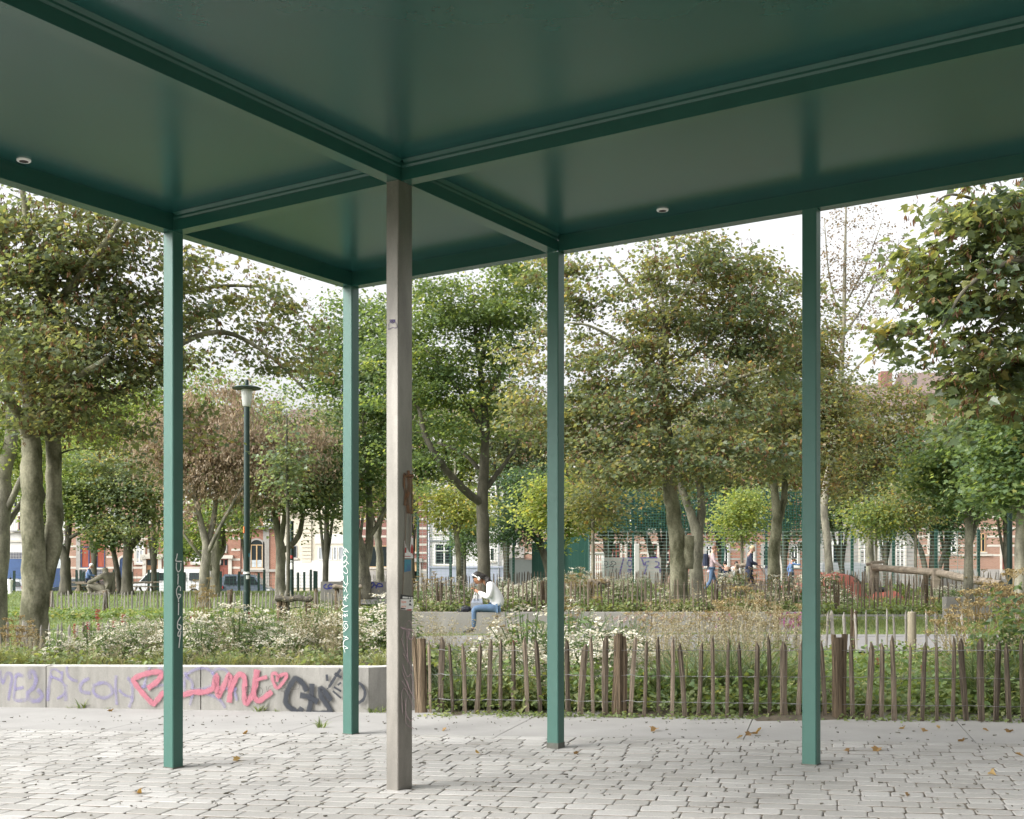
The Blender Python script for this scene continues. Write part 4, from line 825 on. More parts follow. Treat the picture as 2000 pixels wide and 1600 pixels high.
rt = [o for o in SC.objects if o.get('label','').startswith('pale paling fence between')][0]
mb = MB(); x, y = PX(1781, 17.5), 17.5; mb.lathe((x, y, G(x,y)-.05), [(.062,0),(.064,.3),(.060,.6),(.061,.80),(.055,.815)], 14)
mat('new_wood', (.19,.165,.115), rough=.85, var=.3, scale=6, stretch=(1,1,.15), fine=(40,.2)); mb.build('fence_post', 'new_wood', rt, label='fresh yellow round post')
fence('paling_fence', 'paling fence along the lawn with the stone figure', row(70,700,88,38), .72, 'paling_grey', .045, G, [(PX(97,38),38.02,.75,.16), (PX(205,38),38.02,.74,.15),(PX(448,38),38.02,.76,.16),(PX(617,38),38.02,.78,.16),(PX(680,38),38.02,.7,.16)])
def zb(x, y): return .52
fence('paling_fence', 'paling fence standing in the raised bed behind the reader', row(806,1596,86,27.4), .76, 'paling', .040, zb, [(PX(858,27.4),27.42,.7,.11),(PX(1060,27.4),27.42,.72,.11),(PX(1398,27.4),27.42,.74,.10)])
fence('paling_fence', 'paling fence in front of the red rubber mound', row(1606,1850,30,33.2), .95, 'paling', .040, G, [(PX(1636,33.2),33.2,.9,.10),(PX(1811,33.2),33.25,1.05,.14)])
fence('paling_fence', 'dark paling fence between red mound and log beam', row(1500,1960,56,38), 1.0, 'paling', .040, G, [(PX(1688,38),38.0,1.05,.11),(PX(1533,38),38.02,1.0,.12)])
fence('paling_fence', 'far paling fence at the foot of the white house', row(824,1330,97,46.8), .85, 'paling', .045, G, ())
fence('paling_fence', 'far paling fence in front of the sports cage', row(1340,1990,97,47.4), .88, 'paling_grey', .045, G, ())
fence('paling_fence', 'small far paling fence by the grey forked trunk', row(690,780,26,56), .8, 'paling_grey', .05, G, ())
# ---------------------------------------------------------------- plants
tintmat('petal_white', [(0,(.28,.23,.12)),(.3,(.44,.40,.28)),(.6,(.55,.52,.41)),(1,(.63,.61,.52))], .3, tcol=(1,1,1), rough=.8, spec=.2)
tintmat('herb_green', [(0,(.055,.095,.038)),(.5,(.105,.165,.060)),(.85,(.17,.225,.080)),(1,(.26,.26,.11))], .35, rough=.45, spec=.4)
tintmat('herb_light', [(0,(.08,.12,.045)),(.5,(.15,.195,.078)),(1,(.28,.29,.14))], .35, rough=.5, spec=.35)
tintmat('grass_dark', [(0,(.045,.075,.038)),(.5,(.085,.125,.062)),(.9,(.17,.20,.11)),(1,(.35,.32,.18))], .3, rough=.35, spec=.5)
tintmat('grass_straw', [(0,(.14,.15,.07)),(.5,(.28,.25,.15)),(1,(.46,.40,.28))], .35, rough=.6, spec=.3, tcol=(1.2,1.1,.9))
tintmat('grass_pale', [(0,(.09,.12,.055)),(.5,(.17,.195,.10)),(1,(.34,.32,.20))], .35, rough=.5, spec=.35)
tintmat('dry_tan', [(0,(.16,.115,.055)),(.5,(.28,.215,.10)),(1,(.40,.33,.17))], .3, rough=.7, spec=.2, tcol=(1.3,1.1,.7))
tintmat('spike_red', [(0,(.16,.015,.025)),(1,(.36,.03,.06))], .2, rough=.6)
tintmat('fallen', [(0,(.12,.07,.03)),(.5,(.24,.15,.06)),(1,(.34,.25,.11))], .2, rough=.6)
def blades(n, r0, hgt, width, arch, seg=4, c0=(0,0,0), lean=(0,0), tm=.5, ts=.2):
    V = []; I = []; Z = []; T = []
    for i in range(n):
        a = R.uniform(0, 6.283); rr = r0*math.sqrt(R.random()); hh = hgt*R.uniform(.55,1.1); k = arch*R.uniform(.4,1.4); w_ = width*R.uniform(.6,1.2)
        bx, by = c0[0]+rr*math.cos(a+R.gauss(0,.8)), c0[1]+rr*math.sin(a+R.gauss(0,.8)); dx, dy = math.cos(a)+lean[0], math.sin(a)+lean[1]
        sx, sy = -math.sin(a+R.gauss(0,.5)), math.cos(a+R.gauss(0,.5)); b = len(V); t = min(1, max(0, R.gauss(tm, ts)))
        for j in range(seg+1):
            u = j/seg; out = k*hh*(u**1.8); z = c0[2]+hh*(u-.42*k*u**2.6); ww = w_*(1-u**2)*.5+.0004
            V += [(bx+dx*out-sx*ww, by+dy*out-sy*ww, z), (bx+dx*out+sx*ww, by+dy*out+sy*ww, z)]; T += [t, t]
            if j: q = b+2*j; I += [q-2, q-1, q+1, q]; Z.append(4)
    return np.array(V), np.array(I), np.array(Z), np.array(T)
HEX = np.array([(math.cos(k*math.pi/3), math.sin(k*math.pi/3)) for k in range(6)])
def discs(C, nrm, r, tint, tmpl=HEX, dome=.25):
    n = len(C); nrm = nrm/np.linalg.norm(nrm,axis=1)[:,None]; a = np.cross(nrm, rng.normal(size=(n,3))); a /= np.linalg.norm(a,axis=1)[:,None]; b = np.cross(nrm, a)
    k = len(tmpl); rr = r*rng.uniform(.6,1.25,n)
    V = C[:,None,:]+rr[:,None,None]*(tmpl[None,:,0:1]*a[:,None,:]+tmpl[None,:,1:2]*b[:,None,:])
    return V.reshape(-1,3), np.arange(n*k), np.full(n,k), np.repeat(tint,k)
def aster(seed, rad=.42, hgt=.6, nf=1700, nl=900, fr=.0122):
    root = thing('aster_clump', (0,0,0), 'x', 'flowers')
    q = rng.normal(size=(nl,3)); q /= np.linalg.norm(q,axis=1)[:,None]; q[:,2] = np.abs(q[:,2]); q *= rng.random((nl,1))**.35
    C = q*np.array((rad*.95,rad*.95,hgt*.88))
    v = leaves(C, .075, DIAM*np.array((.5,1)), np.clip(rng.normal(.45,.2,nl),0,1), outward=C, droop=-.1, tilt=.7)
    s = MB()
    for i in range(26):
        a = R.uniform(0,6.28); rr = rad*R.uniform(.2,.9); s.tube([(rr*.2*math.cos(a),rr*.2*math.sin(a),-.03),(rr*.6*math.cos(a),rr*.6*math.sin(a),hgt*.5),(rr*math.cos(a),rr*math.sin(a),hgt*R.uniform(.7,.95))], .004, 3, cap=False)
    sv = (np.array(s.v), np.array([i for f in s.f for i in f]), np.array([len(f) for f in s.f]), np.full(len(s.v), .2))
    attach('foliage', npmesh('foliage', *joinb([v, sv])), 'herb_green', root)
    # flower heads gathered in little flat sprays over the dome
    m = nf//14; q = rng.normal(size=(m,3)); q /= np.linalg.norm(q,axis=1)[:,None]; q[:,2] = np.abs(q[:,2])*.9+.1
    c = q*np.array((rad,rad,hgt))*rng.uniform(.62,1.06,(m,1)); cc = np.repeat(c,14,0)+rng.normal(0,.030,(m*14,3))*np.array((1,1,.45))
    nn = np.repeat(q,14,0)*.5+np.array((0,-.35,.8))+rng.normal(0,.35,(m*14,3))
    f = discs(cc, nn, fr, np.clip(rng.normal(.62,.28,m*14),0,1))
    attach('flower_heads', npmesh('flower_heads', *f), 'petal_white', root)
    return root
ASTERS = [aster(1), aster(2,.5,.5,2100,1000), aster(3,.36,.72,1500,800), aster(4,.62,.55,2700,1200)]
used = set()
def place(protos, x, y, z, sc, label, group, rot=None):
    src = R.choice(protos)
    rot = R.uniform(0,6.28) if rot is None else rot
    if src.name not in used:
        used.add(src.name); src.location = (x,y,z); src.rotation_euler = (0,0,rot); src.scale = sc if hasattr(sc,'__len__') else (sc,)*3; src['label'] = label; src['group'] = group; return src
    return copy_tree(src, (x,y,z), rot, sc, label, group)
def by_place(lst, protos, text, group, zf, sc=(.9,1.15)):
    """clumps of one patch, counted from left to right in their labels"""
    lst = sorted(lst, key=lambda p: p[0]/p[1])
    for i, (x, y, k) in enumerate(lst):
        place(protos, x, y, zf(x, y)-.02, k*R.uniform(*sc), text % ORD[i], group)
GA = 'white aster clumps'
left = []
for px, Z, k in [(112,14.3,.55),(140,14.5,.6),(175,14.8,.72),(190,15.6,.95),(225,15.6,1.1),(262,15.0,1.0),(300,15.8,1.15),(345,15.2,1.1),(385,15.8,1.15),(425,16.2,1.2),(468,15.4,1.15),(500,16.3,1.2),(545,15.4,1.05),(585,16.0,1.1),(625,15.6,1.0),(665,15.2,1.0),(705,14.6,1.1),(740,14.2,1.1),(765,14.9,1.15),(730,15.8,1.2),(400,14.6,.95),(320,14.5,.9),(480,14.6,.9),(240,14.4,.85),(280,14.7,.95),(362,14.9,1.0),(440,14.9,1.0),(523,14.8,.9),(205,14.1,.7),(265,14.1,.75),(335,14.1,.8),(395,14.0,.8),(465,14.0,.8),(530,14.1,.8),(600,14.7,1.0),(560,14.1,.75),(650,14.7,.95)]: left.append((PX(px,Z),Z,k))
by_place(left, ASTERS, '%s white aster clump from the left in the planter behind the graffiti wall', GA, ZP, (.9,1.05))
right = [(PX(px,Z),Z,k) for px, Z, k in [(1000,13.2,1.2),(1030,13.8,1.35),(1060,13.1,1.25),(1095,13.6,1.4),(1130,14.2,1.4),(1165,13.6,1.25),(1195,14.4,1.25),(1050,14.8,1.5),(1110,15.2,1.5),(975,15.0,1.05),(1215,15.4,1.2),(930,15.8,.95),(885,13.2,.7),(1020,12.6,.8),(835,14.4,.85),(1080,13.0,1.1),(1120,13.4,1.25),(1150,13.2,1.1),(1185,13.5,1.15),(985,13.6,1.1)]]
by_place(right, ASTERS, '%s white aster clump from the left behind the near paling fence', GA, G)
bed = [(PX(px,Z),Z,k) for px, Z, k in [(832,28.4,1.15),(850,28.8,1.1),(872,28.2,.85),(890,28.6,1.3),(912,28.3,1.2),(1000,28.6,1.3),(1022,28.2,1.2),(1050,28.8,1.2),(1080,28.6,1.0),(1110,28.4,1.1),(1135,28.9,.9),(1200,28.6,1.0),(1240,28.8,1.1),(1290,28.4,.8),(1380,28.5,.8),(1500,28.2,1.1),(1530,28.1,1.35),(1555,28.5,1.2)]]
by_place(bed, ASTERS, '%s white aster clump from the left in the raised bed', GA, lambda x, y: .52)
far = [(PX(px,Z),Z,k) for px, Z, k in [(1105,43,1.3),(1130,44,1.4),(1150,43,1.2),(1180,43,1.2),(1200,44,1.1),(1225,43,1.2),(1260,44,1.0),(1350,42,1.2),(1420,42,1.4),(1440,41,1.3),(1580,42,1.5),(1600,43,1.6),(1060,43,1.2),(1020,42,1.0),(985,43,1.0),(960,43,1.0),(1620,36,1.5),(1640,35,1.2),(1830,35.5,1.2),(1850,36,1.3),(1868,36,1.2)]]
by_place(far, ASTERS, '%s small white aster clump from the left in the far beds', GA, G)
# grasses
def tuft(name, m, n, r0, hgt, width, arch, tm=.5, seeds=0, seg=4):
    b = blades(n, r0, hgt, width, arch, seg, tm=tm); parts = [b]
    root = thing(name, (0,0,0), 'x', 'grass'); attach('blades', npmesh('blades', *b), m, root)
    if seeds:
        s = blades(seeds, r0, hgt*1.45, .003, arch*.55, 5, tm=.5); C = []
        V = s[0].reshape(-1,12,3)
        for q in V:
            for _ in range(16): u = R.uniform(.62,1); j = int(u*5); p = q[min(10, j*2)]; p2 = q[min(10,j*2+2) if j < 5 else 10]; C.append(p+(p2-p)*R.random()+rng.normal(0,.016,3))
        C = np.array(C); h_ = leaves(C, .022, DIAM, np.clip(rng.normal(.6,.2,len(C)),0,1), droop=.2, tilt=.8)
        attach('seed_heads', npmesh('seed_heads', *joinb([s, h_])), 'grass_straw', root)
    return root
GR = [tuft('grass_tuft', 'grass_dark', 110, .15, .78, .015, .95), tuft('grass_tuft', 'grass_dark', 120, .2, .85, .013, .85, seeds=14)]
WI = [tuft('feather_grass', 'grass_straw', 90, .12, .62, .005, .55, .35, seeds=34), tuft('feather_grass', 'grass_straw', 70, .10, .7, .004, .4, .45, seeds=40)]
LG = [tuft('grass_tuft', 'grass_pale', 130, .16, .42, .009, .7, .45), tuft('grass_tuft', 'grass_pale', 120, .2, .34, .008, .8, .55, seeds=16)]
GG = 'arching grass tufts'
by_place([(PX(px,Z),Z,k) for px, Z, k in [(862,12.6,.75),(900,12.5,.85),(945,12.7,.85),(1300,12.4,.9),(1345,12.3,1.0),(1385,12.5,1.1),(1440,12.4,1.05),(1475,12.2,1.05),(1525,12.3,.95),(1580,12.5,.8),(1745,12.4,.7),(1905,11.6,.95),(1935,11.8,1.0),(1965,11.5,1.05),(1990,11.7,1.0),(2040,11.6,1.0),(1420,13.4,1.05),(1350,13.6,.9),(1200,12.4,.8)]],
         GR, '%s dark arching grass tuft from the left behind the near paling fence', GG, G)
by_place([(PX(px,Z),Z,k) for px, Z, k in [(1285,15.2,1.0),(1320,15.8,1.1),(1365,15.4,1.15),(1400,16.2,1.2),(1440,15.2,1.2),(1475,15.8,1.2),(1510,15.2,1.2),(1545,15.8,1.1),(1580,15.4,1.0),(860,15.6,1.0),(830,16.2,1.0),(895,16.4,1.0),(940,16.6,.9),(1240,16.2,.9),(1875,13.6,.9),(1235,13.2,.8),(1300,13.0,.9),(1400,12.9,.9),(1460,13.1,.95),(1530,12.9,.9),(1750,13.0,.7),(1830,13.4,.7)]],
         WI, '%s feathery straw-coloured grass from the left in the wild garden', 'feathery grasses', G)
by_place([(PX(px,Z),Z,k) for px, Z, k in [(582,14.1,.8),(618,14.3,.85),(650,14.0,.9),(690,13.8,.7),(70,14.4,.5),(450,14.0,.6),(300,14.0,.55),(285,16.9,1.0)]],
         WI, '%s feathery straw-coloured grass from the left in the planter', 'feathery grasses', ZP)
lg = []
for i in range(20): px = -40+i*41+R.uniform(-9,9); Z = wall_y(PX(px,13))+R.uniform(.45,.95); lg.append((PX(px,Z),Z,R.uniform(.5,.8)))
by_place([p for p in lg if p[0] < -1.2][:30], LG, '%s low light green grass tuft from the left along the top of the graffiti wall', GG, ZP)
# dried umbels, red spikes
def umbel(hgt, n):
    root = thing('dry_umbel', (0,0,0), 'x', 'plant'); mb = MB(); C = []
    for i in range(n):
        a = R.uniform(0,6.28); rr = R.uniform(.02,.24); z1 = hgt*R.uniform(.6,1.05); top = Vector((rr*math.cos(a)*1.6, rr*math.sin(a)*1.6, z1))
        mb.tube([(rr*.15*math.cos(a), rr*.15*math.sin(a), -.03), (rr*.6*math.cos(a), rr*.6*math.sin(a), z1*.55), top-Vector((0,0,.06))], [.005,.004,.003], 3, cap=False)
        for j in range(11):
            b = R.uniform(0,6.28); q = top+Vector((math.cos(b), math.sin(b), R.uniform(-.15,.25)))*R.uniform(.02,.075)
            mb.tube([top-Vector((0,0,.06)), q], [.002,.0015], 3, cap=False)
            for _ in range(5): C.append(q+Vector((R.gauss(0,.014), R.gauss(0,.014), R.gauss(0,.008))))
    s = (np.array(mb.v), np.array([i for f in mb.f for i in f]), np.array([len(f) for f in mb.f]), np.full(len(mb.v), .3))
    attach('stems', npmesh('stems', *s), 'dry_tan', root); C = np.array(C)
    attach('seed_heads', npmesh('seed_heads', *leaves(C, .022, DIAM, np.clip(rng.normal(.5,.25,len(C)),0,1), tilt=.8)), 'dry_tan', root)
    return root
UM = [umbel(1.0,9), umbel(1.0,14)]
by_place([(PX(px,Z),Z,k) for px, Z, k in [(1375,16.6,.95),(1425,16.4,1.18),(1448,16.2,1.28),(1490,16.3,1.0),(1525,16.6,1.0),(1560,16.5,.9),(1245,16.8,1.0),(1290,16.6,1.0),(985,16.8,.9),(1110,16.9,1.1),(1895,13.0,1.15),(1925,13.2,1.25),(1950,12.8,1.3),(1975,13.3,1.35),(1905,14.5,1.1),(1860,14.8,1.0),(2010,13.0,1.3),(1885,16.,.95)]],
         UM, '%s dry tan seed umbel from the left in the wild garden', 'dry tan umbels', G, (.95,1.05))
by_place([(PX(px,Z),Z,k) for px, Z, k in [(8,16.6,.85),(36,16.9,1.0),(56,16.8,.8)]], UM, '%s orange-tan dry umbel from the left at the foot of the big left tree', 'dry tan umbels', G, (.95,1.05))
by_place([(PX(px,Z),Z,k) for px, Z, k in [(1100,29.5,.95),(1130,29.2,1.0),(1160,29.4,1.0),(1118,28.9,.9),(820,29.0,.9),(845,29.4,1.0),(870,29.6,1.0),(1188,29.3,.8),(1420,29.0,.9),(1455,29.4,1.0),(1500,29.2,.9)]], UM, '%s brown dry umbel from the left in the raised bed', 'dry tan umbels', lambda x, y: .52, (.95,1.05))
by_place([(PX(px,Z),Z,k) for px, Z, k in [(380,31,1.1),(392,31.4,1.2),(405,31.2,1.0),(1905,30,1.3)]], UM, '%s rusty dry umbel from the left on the middle lawn', 'dry tan umbels', G, (.95,1.05))
def spike():
    root = thing('red_flower_spike', (0,0,0), 'x', 'flowers'); mb = MB(); mb.tube([(0,0,-.05),(.01,0,.3),(.0,.01,.46)], .003, 3, cap=False); mb.build('stem', 'herb_green', root)
    C = np.stack([rng.normal(0,.008,90), rng.normal(0,.008,90), rng.uniform(.44,.56,90)],1)
    attach('flower_heads', npmesh('flower_heads', *leaves(C, .016, DIAM, rng.random(90), tilt=.9)), 'spike_red', root); return root
SP = [spike()]
by_place([(PX(px,Z),Z,k) for px, Z, k in [(190,15.4,1.25),(172,15.9,1.2),(193,14.7,.9),(222,15.0,1.0),(240,15.4,1.1),(145,14.5,.8),(305,16.6,1.2),(372,15.2,1.1),(428,16.0,1.3),(452,15.6,1.2),(390,16.6,1.3),(418,14.6,.8),(486,15.6,1.2),(146,15.3,.8),(630,16.4,1.2),(662,16.3,1.3),(605,16.8,1.2)]], SP, '%s dark red flower spike from the left among the planter asters', 'red flower spikes', ZP, (.9,1.1))
by_place([(PX(px,Z),Z,k) for px, Z, k in [(1004,14.2,1.3),(1062,12.9,.9),(1701,12.4,.8),(1714,12.8,.8),(1800,12.6,.7)]], SP, '%s red flower spike from the left behind the near paling fence', 'red flower spikes', G, (.9,1.1))
# leafy shrub on the right edge and low herbs as ground cover
def shrub(name, loc, rad, hgt, n, ls, m, label, cat='shrub', tm=.4, tmpl=OVATE):
    z0 = G(loc[0], loc[1])-.02; root = thing(name, (loc[0], loc[1], z0), label, cat); mb = MB(); C = []
    for i in range(int(12+rad*20)):
        a = R.uniform(0,6.28); rr = rad*R.uniform(.1,1); z1 = hgt*R.uniform(.55,1.0)*(1-.35*(rr/rad)**2)
        p = [Vector((loc[0], loc[1], z0)), Vector((loc[0]+rr*.5*math.cos(a), loc[1]+rr*.5*math.sin(a), z0+z1*.55)), Vector((loc[0]+rr*math.cos(a), loc[1]+rr*math.sin(a), z0+z1))]
        sp = smooth_line(p, 6); mb.tube(sp, [.007*(1-j/len(sp))+.002 for j in range(len(sp))], 4, cap=False)
        for j, q in enumerate(sp):
            if j > 2: C += [q+Vector((R.gauss(0,.035), R.gauss(0,.035), R.gauss(0,.02))) for _ in range(max(1, int(n/(12+rad*20)/9)))]
    mb.build('stems', 'herb_green', root); C = np.array([tuple(c) for c in C])
    attach('foliage', npmesh('foliage', (lambda v: v-np.array(ORG[root], np.float32))(leaves(C, ls, tmpl, np.clip(rng.normal(tm,.2,len(C)),0,1), droop=.3, outward=C-np.array((loc[0],loc[1],z0)))[0]), np.arange(len(C)*len(tmpl)), np.full(len(C),len(tmpl)), np.repeat(np.clip(rng.normal(tm,.2,len(C)),0,1),len(tmpl))), m, root)
    return root
shrub('leafy_shrub', (PX(1965,12.4),12.4), .42, 1.25, 900, .085, 'leaf_green', 'tall leafy shrub with large dark leaves at the right picture edge', tm=.45)
shrub('leafy_shrub', (PX(2040,12.0),12.0), .5, 1.3, 900, .085, 'leaf_green', 'leafy shrub cut by the right picture edge', tm=.4)
shrub('leafy_shrub', (PX(1915,12.6),12.6), .30, .85, 420, .07, 'leaf_green', 'lower leafy shrub left of the tall one at the right edge', tm=.55)
shrub('leafy_shrub', (PX(20,15.4),15.4), .5, .65, 600, .06, 'herb_light', 'pale low shrub at the left picture edge above the graffiti wall', tm=.5)
shrub('leafy_shrub', (PX(1010,12.1),12.1), .35, .5, 420, .075, 'herb_light', 'light green leafy plant behind the fence left of the plain middle post', tm=.5)
shrub('leafy_shrub', (PX(1150,12.3),12.3), .40, .55, 520, .08, 'herb_green', 'broad-leaved plant with yellowing leaves behind the fence right of the plain middle post', tm=.6)
shrub('leafy_shrub', (PX(1270,12.2),12.2), .35, .5, 420, .075, 'herb_green', 'broad-leaved plant right of the thick split fence post', tm=.5)
def cover(name, npl, region, zf, ls, hmax, m, tm, per=12, tmpl=OVATE, label=None):
    C = []; O = []
    while len(C) < npl*per:
        x, y = region(); z = zf(x, y); hh = hmax*R.uniform(.35,1)
        for _ in range(per): C.append((x+R.gauss(0,.07), y+R.gauss(0,.07), z+hh*R.uniform(.25,1))); O.append((C[-1][0]-x, C[-1][1]-y, 0))
    C = np.array(C); t = np.clip(np.repeat(rng.normal(tm,.15,npl),per)[:len(C)]+rng.normal(0,.12,len(C)),0,1)
    return tag(attach(name, npmesh(name, *leaves(C, ls, tmpl, t, outward=np.array(O), droop=.25, tilt=.5)), m), kind='stuff')
def reg_right():
    x = R.uniform(-.7,8); return x, R.uniform(fline(x)+.32, min(17.3, fline(x)+5.5))
def reg_near():
    x = R.uniform(-.8,7); return x, R.uniform(fline(x)+.24, fline(x)+1.2)
cover('ground_herbs', 2000, reg_right, G, .075, .50, 'herb_green', .62)
cover('ground_herbs', 1000, reg_near, G, .062, .32, 'herb_light', .42)
cover('ground_herbs', 260, lambda: (lambda x: (x, fline(x)+R.uniform(-.02,.14)))(R.uniform(-.8,6)), G, .045, .07, 'herb_light', .4, per=8)
cover('ground_herbs', 1300, lambda: (lambda x: (x, R.uniform(wall_y(x)+.34, 17.2)))(R.uniform(-9,-.7)), ZP, .065, .22, 'herb_light', .45)
cover('bed_herbs', 900, lambda: (R.uniform(-2.2,6.4), R.uniform(27.1,30.4)), lambda x, y: .52, .10, .35, 'herb_light', .45)
cover('bed_herbs', 700, lambda: (R.uniform(6.8,13), R.uniform(32.4,37)), G, .11, .35, 'herb_light', .4)
cover('bed_herbs', 700, lambda: (R.uniform(-3,16), R.uniform(39,42.4)), G, .14, .4, 'herb_light', .45)
cover('bed_herbs', 600, lambda: (R.uniform(-3,16), R.uniform(46.4,49)), G, .14, .4, 'herb_green', .6)
cover('bed_herbs', 700, lambda: (R.uniform(-15,-4), R.uniform(34,37.8)), G, .11, .28, 'herb_green', .7)
def turf(name, n, region, hgt, m, tm):
    C = []; 
    V = np.zeros((n,3,3)); P_ = np.array([(lambda q: (q[0], q[1], G(*q)-.02))(region()) for _ in range(n)])
    a = rng.uniform(0,6.28,n); s = np.stack([np.cos(a),np.sin(a),np.zeros(n)],1)*.012; t = np.stack([rng.normal(0,.4,n),rng.normal(0,.4,n),np.ones(n)],1)*hgt*rng.uniform(.5,1.2,n)[:,None]
    V = np.stack([P_-s, P_+s, P_+t],1).reshape(-1,3)
    return tag(attach(name, npmesh(name, V, np.arange(3*n), np.full(n,3), np.repeat(np.clip(rng.normal(tm,.22,n),0,1),3)), m), kind='stuff')
turf('grass', 26000, lambda: (R.uniform(6.0,15), R.uniform(25.2,32)), .07, 'herb_light', .45)
turf('grass', 30000, lambda: (R.uniform(-20,-1), R.uniform(18,34)), .07, 'herb_light', .4)
turf('grass', 30000, lambda: (R.uniform(-27,-3), R.uniform(38,57)), .09, 'herb_light', .4)
turf('grass', 12000, lambda: (R.uniform(0,24), R.uniform(46.5,56)), .10, 'herb_light', .5)
# weeds at the wall's foot, fallen leaves and litter of seeds on the paving
WE = [tuft('weed', 'herb_light', 22, .03, .11, .010, .8, .3)]
by_place([(*gp(px,py).xy, k) for px, py, k in [(160,1385.5,1.3),(137,1385,.7),(507,1391.5,1.2),(541,1392,.6),(726,1394.5,1.2),(745,1394,.9),(626,1424,1.1),(208,1386.5,.5)]], WE, '%s small weed from the left in the cracks by the graffiti wall', 'weeds in the paving', lambda x, y: TILT*x+.01)
fl = []
for i in range(3):
    v, ii, z, t = leaves(np.zeros((1,3)), .085, MAPLE, np.array([.2+.3*i]), droop=0, tilt=.1, curl=.45)
    me = npmesh('fallen_leaf', v+np.array((0,0,.012)), ii, z, t); me.materials.append(MATS['fallen']); fl.append(me)
spots = [(1282,1430),(1476,1437),(1487,1431),(1465,1439),(1766,1427),(1798,1431),(1828,1425),(1920,1431),(1972,1434),(1130,1477),(1767,1558),(1935,1516),(1984,1480),(1450,1445),(872,1430),(484,1436),(470,1490),(268,1556),(218,1392),(930,1478),(1716,1469),(1880,1452),(1660,1470)]
for i, (px, py) in enumerate(sorted(spots)):
    p = gp(px, py); o = bpy.data.objects.new('fallen_leaf', fl[i%3]); COL.objects.link(o); o.location = (p.x, p.y, p.z+.022); o.rotation_euler = (R.gauss(0,.2), R.gauss(0,.2), R.uniform(0,6.28)); k = R.uniform(.5,1.0); o.scale = (k,k,k)
    tag(o, '%s curled brown fallen leaf from the left lying on the paving' % ORD[i], 'leaf', 'fallen leaves on the paving')
mb = MB()
for i in range(950):
    p = gp(R.uniform(-100,2100), 1402+198*R.random()**1.7); k = R.uniform(.004,.011); mb.tube([(p.x,p.y,p.z+.018),(p.x+R.gauss(0,k*1.6),p.y+R.gauss(0,k*1.6),p.z+.022)], [k*.5,k*.3], 4)
tag(mb.build('seed_litter', 'bark_dark'), kind='stuff')
# ---------------------------------------------------------------- houses across the street
brick('brick_red', (.27,.105,.062), (.33,.145,.09), (.30,.26,.22)); brick('brick_orange', (.28,.145,.095), (.34,.185,.125), (.34,.30,.25)); brick('brick_dark', (.19,.065,.05), (.24,.085,.065), (.30,.25,.22))
mat('stucco_white', (.62,.61,.58), rough=.95, var=.06, scale=.7); mat('stucco_cream', (.60,.55,.45), rough=.95, var=.06, scale=.7); mat('stone_grey', (.30,.285,.26), rough=.95, var=.2, scale=1.2, fine=(12,.15)); mat('stone_white', (.50,.47,.41), rough=.95, var=.12, scale=1.5)
mat('base_blue', (.30,.33,.39), rough=.9, var=.08, scale=1); mat('shutter_blue', (.04,.085,.20), rough=.6, var=.15, scale=2); mat('door_blue', (.025,.055,.14), rough=.5, var=.1); mat('frame_blue', (.03,.06,.14), rough=.5)
mat('wood_door', (.22,.115,.045), rough=.6, var=.25, scale=4, stretch=(1,1,.2)); mat('wood_frame', (.46,.31,.16), rough=.6, var=.1); mat('wood_red', (.20,.06,.04), rough=.6, var=.2, scale=4); mat('frame_white', (.70,.70,.67), rough=.6)
mat('curtain_red', (.27,.07,.04), rough=.95, var=.35, scale=9, stretch=(3,1,.15)); mat('curtain_grey', (.36,.38,.40), rough=.95, var=.3, scale=9, stretch=(3,1,.1)); mat('frosted', (.42,.46,.48), rough=.4)
mat('roof_tile', (.16,.12,.105), rough=.9, var=.25, scale=3, fine=(9,.2)); mat('roof_red', (.15,.11,.095), rough=.9, var=.25, scale=3); mat('tile_black', (.016,.018,.028), rough=.25); mat('zinc', (.22,.23,.24), rough=.6)
m, nt, b = nodes('glass_dark'); b.inputs['Base Color'].default_value = (.02,.026,.028,1); b.inputs['Roughness'].default_value = .12
m, nt, b = nodes('tile_grid')                         # dark tiles with pale joints
tc = N(nt,'ShaderNodeTexCoord'); mp = N(nt,'ShaderNodeMapping'); mp.inputs['Rotation'].default_value = (math.radians(90),0,0); L(nt,tc.outputs['Object'],mp.inputs[0])
bt = N(nt,'ShaderNodeTexBrick',Scale=1.,offset=0.); L(nt,mp.outputs[0],bt.inputs['Vector']); bt.inputs['Color1'].default_value = (.012,.014,.03,1); bt.inputs['Color2'].default_value = (.02,.024,.045,1); bt.inputs['Mortar'].default_value = (.4,.4,.4,1); bt.inputs['Brick Width'].default_value = .12; bt.inputs['Row Height'].default_value = .12; bt.inputs['Mortar Size'].default_value = .012
L(nt,bt.outputs['Color'],b.inputs['Base Color']); b.inputs['Roughness'].default_value = .3
HZ = 95.0
def fx(px): return PX(px, HZ)
def fy(py): return EYE-(py-Y0)*HZ/F
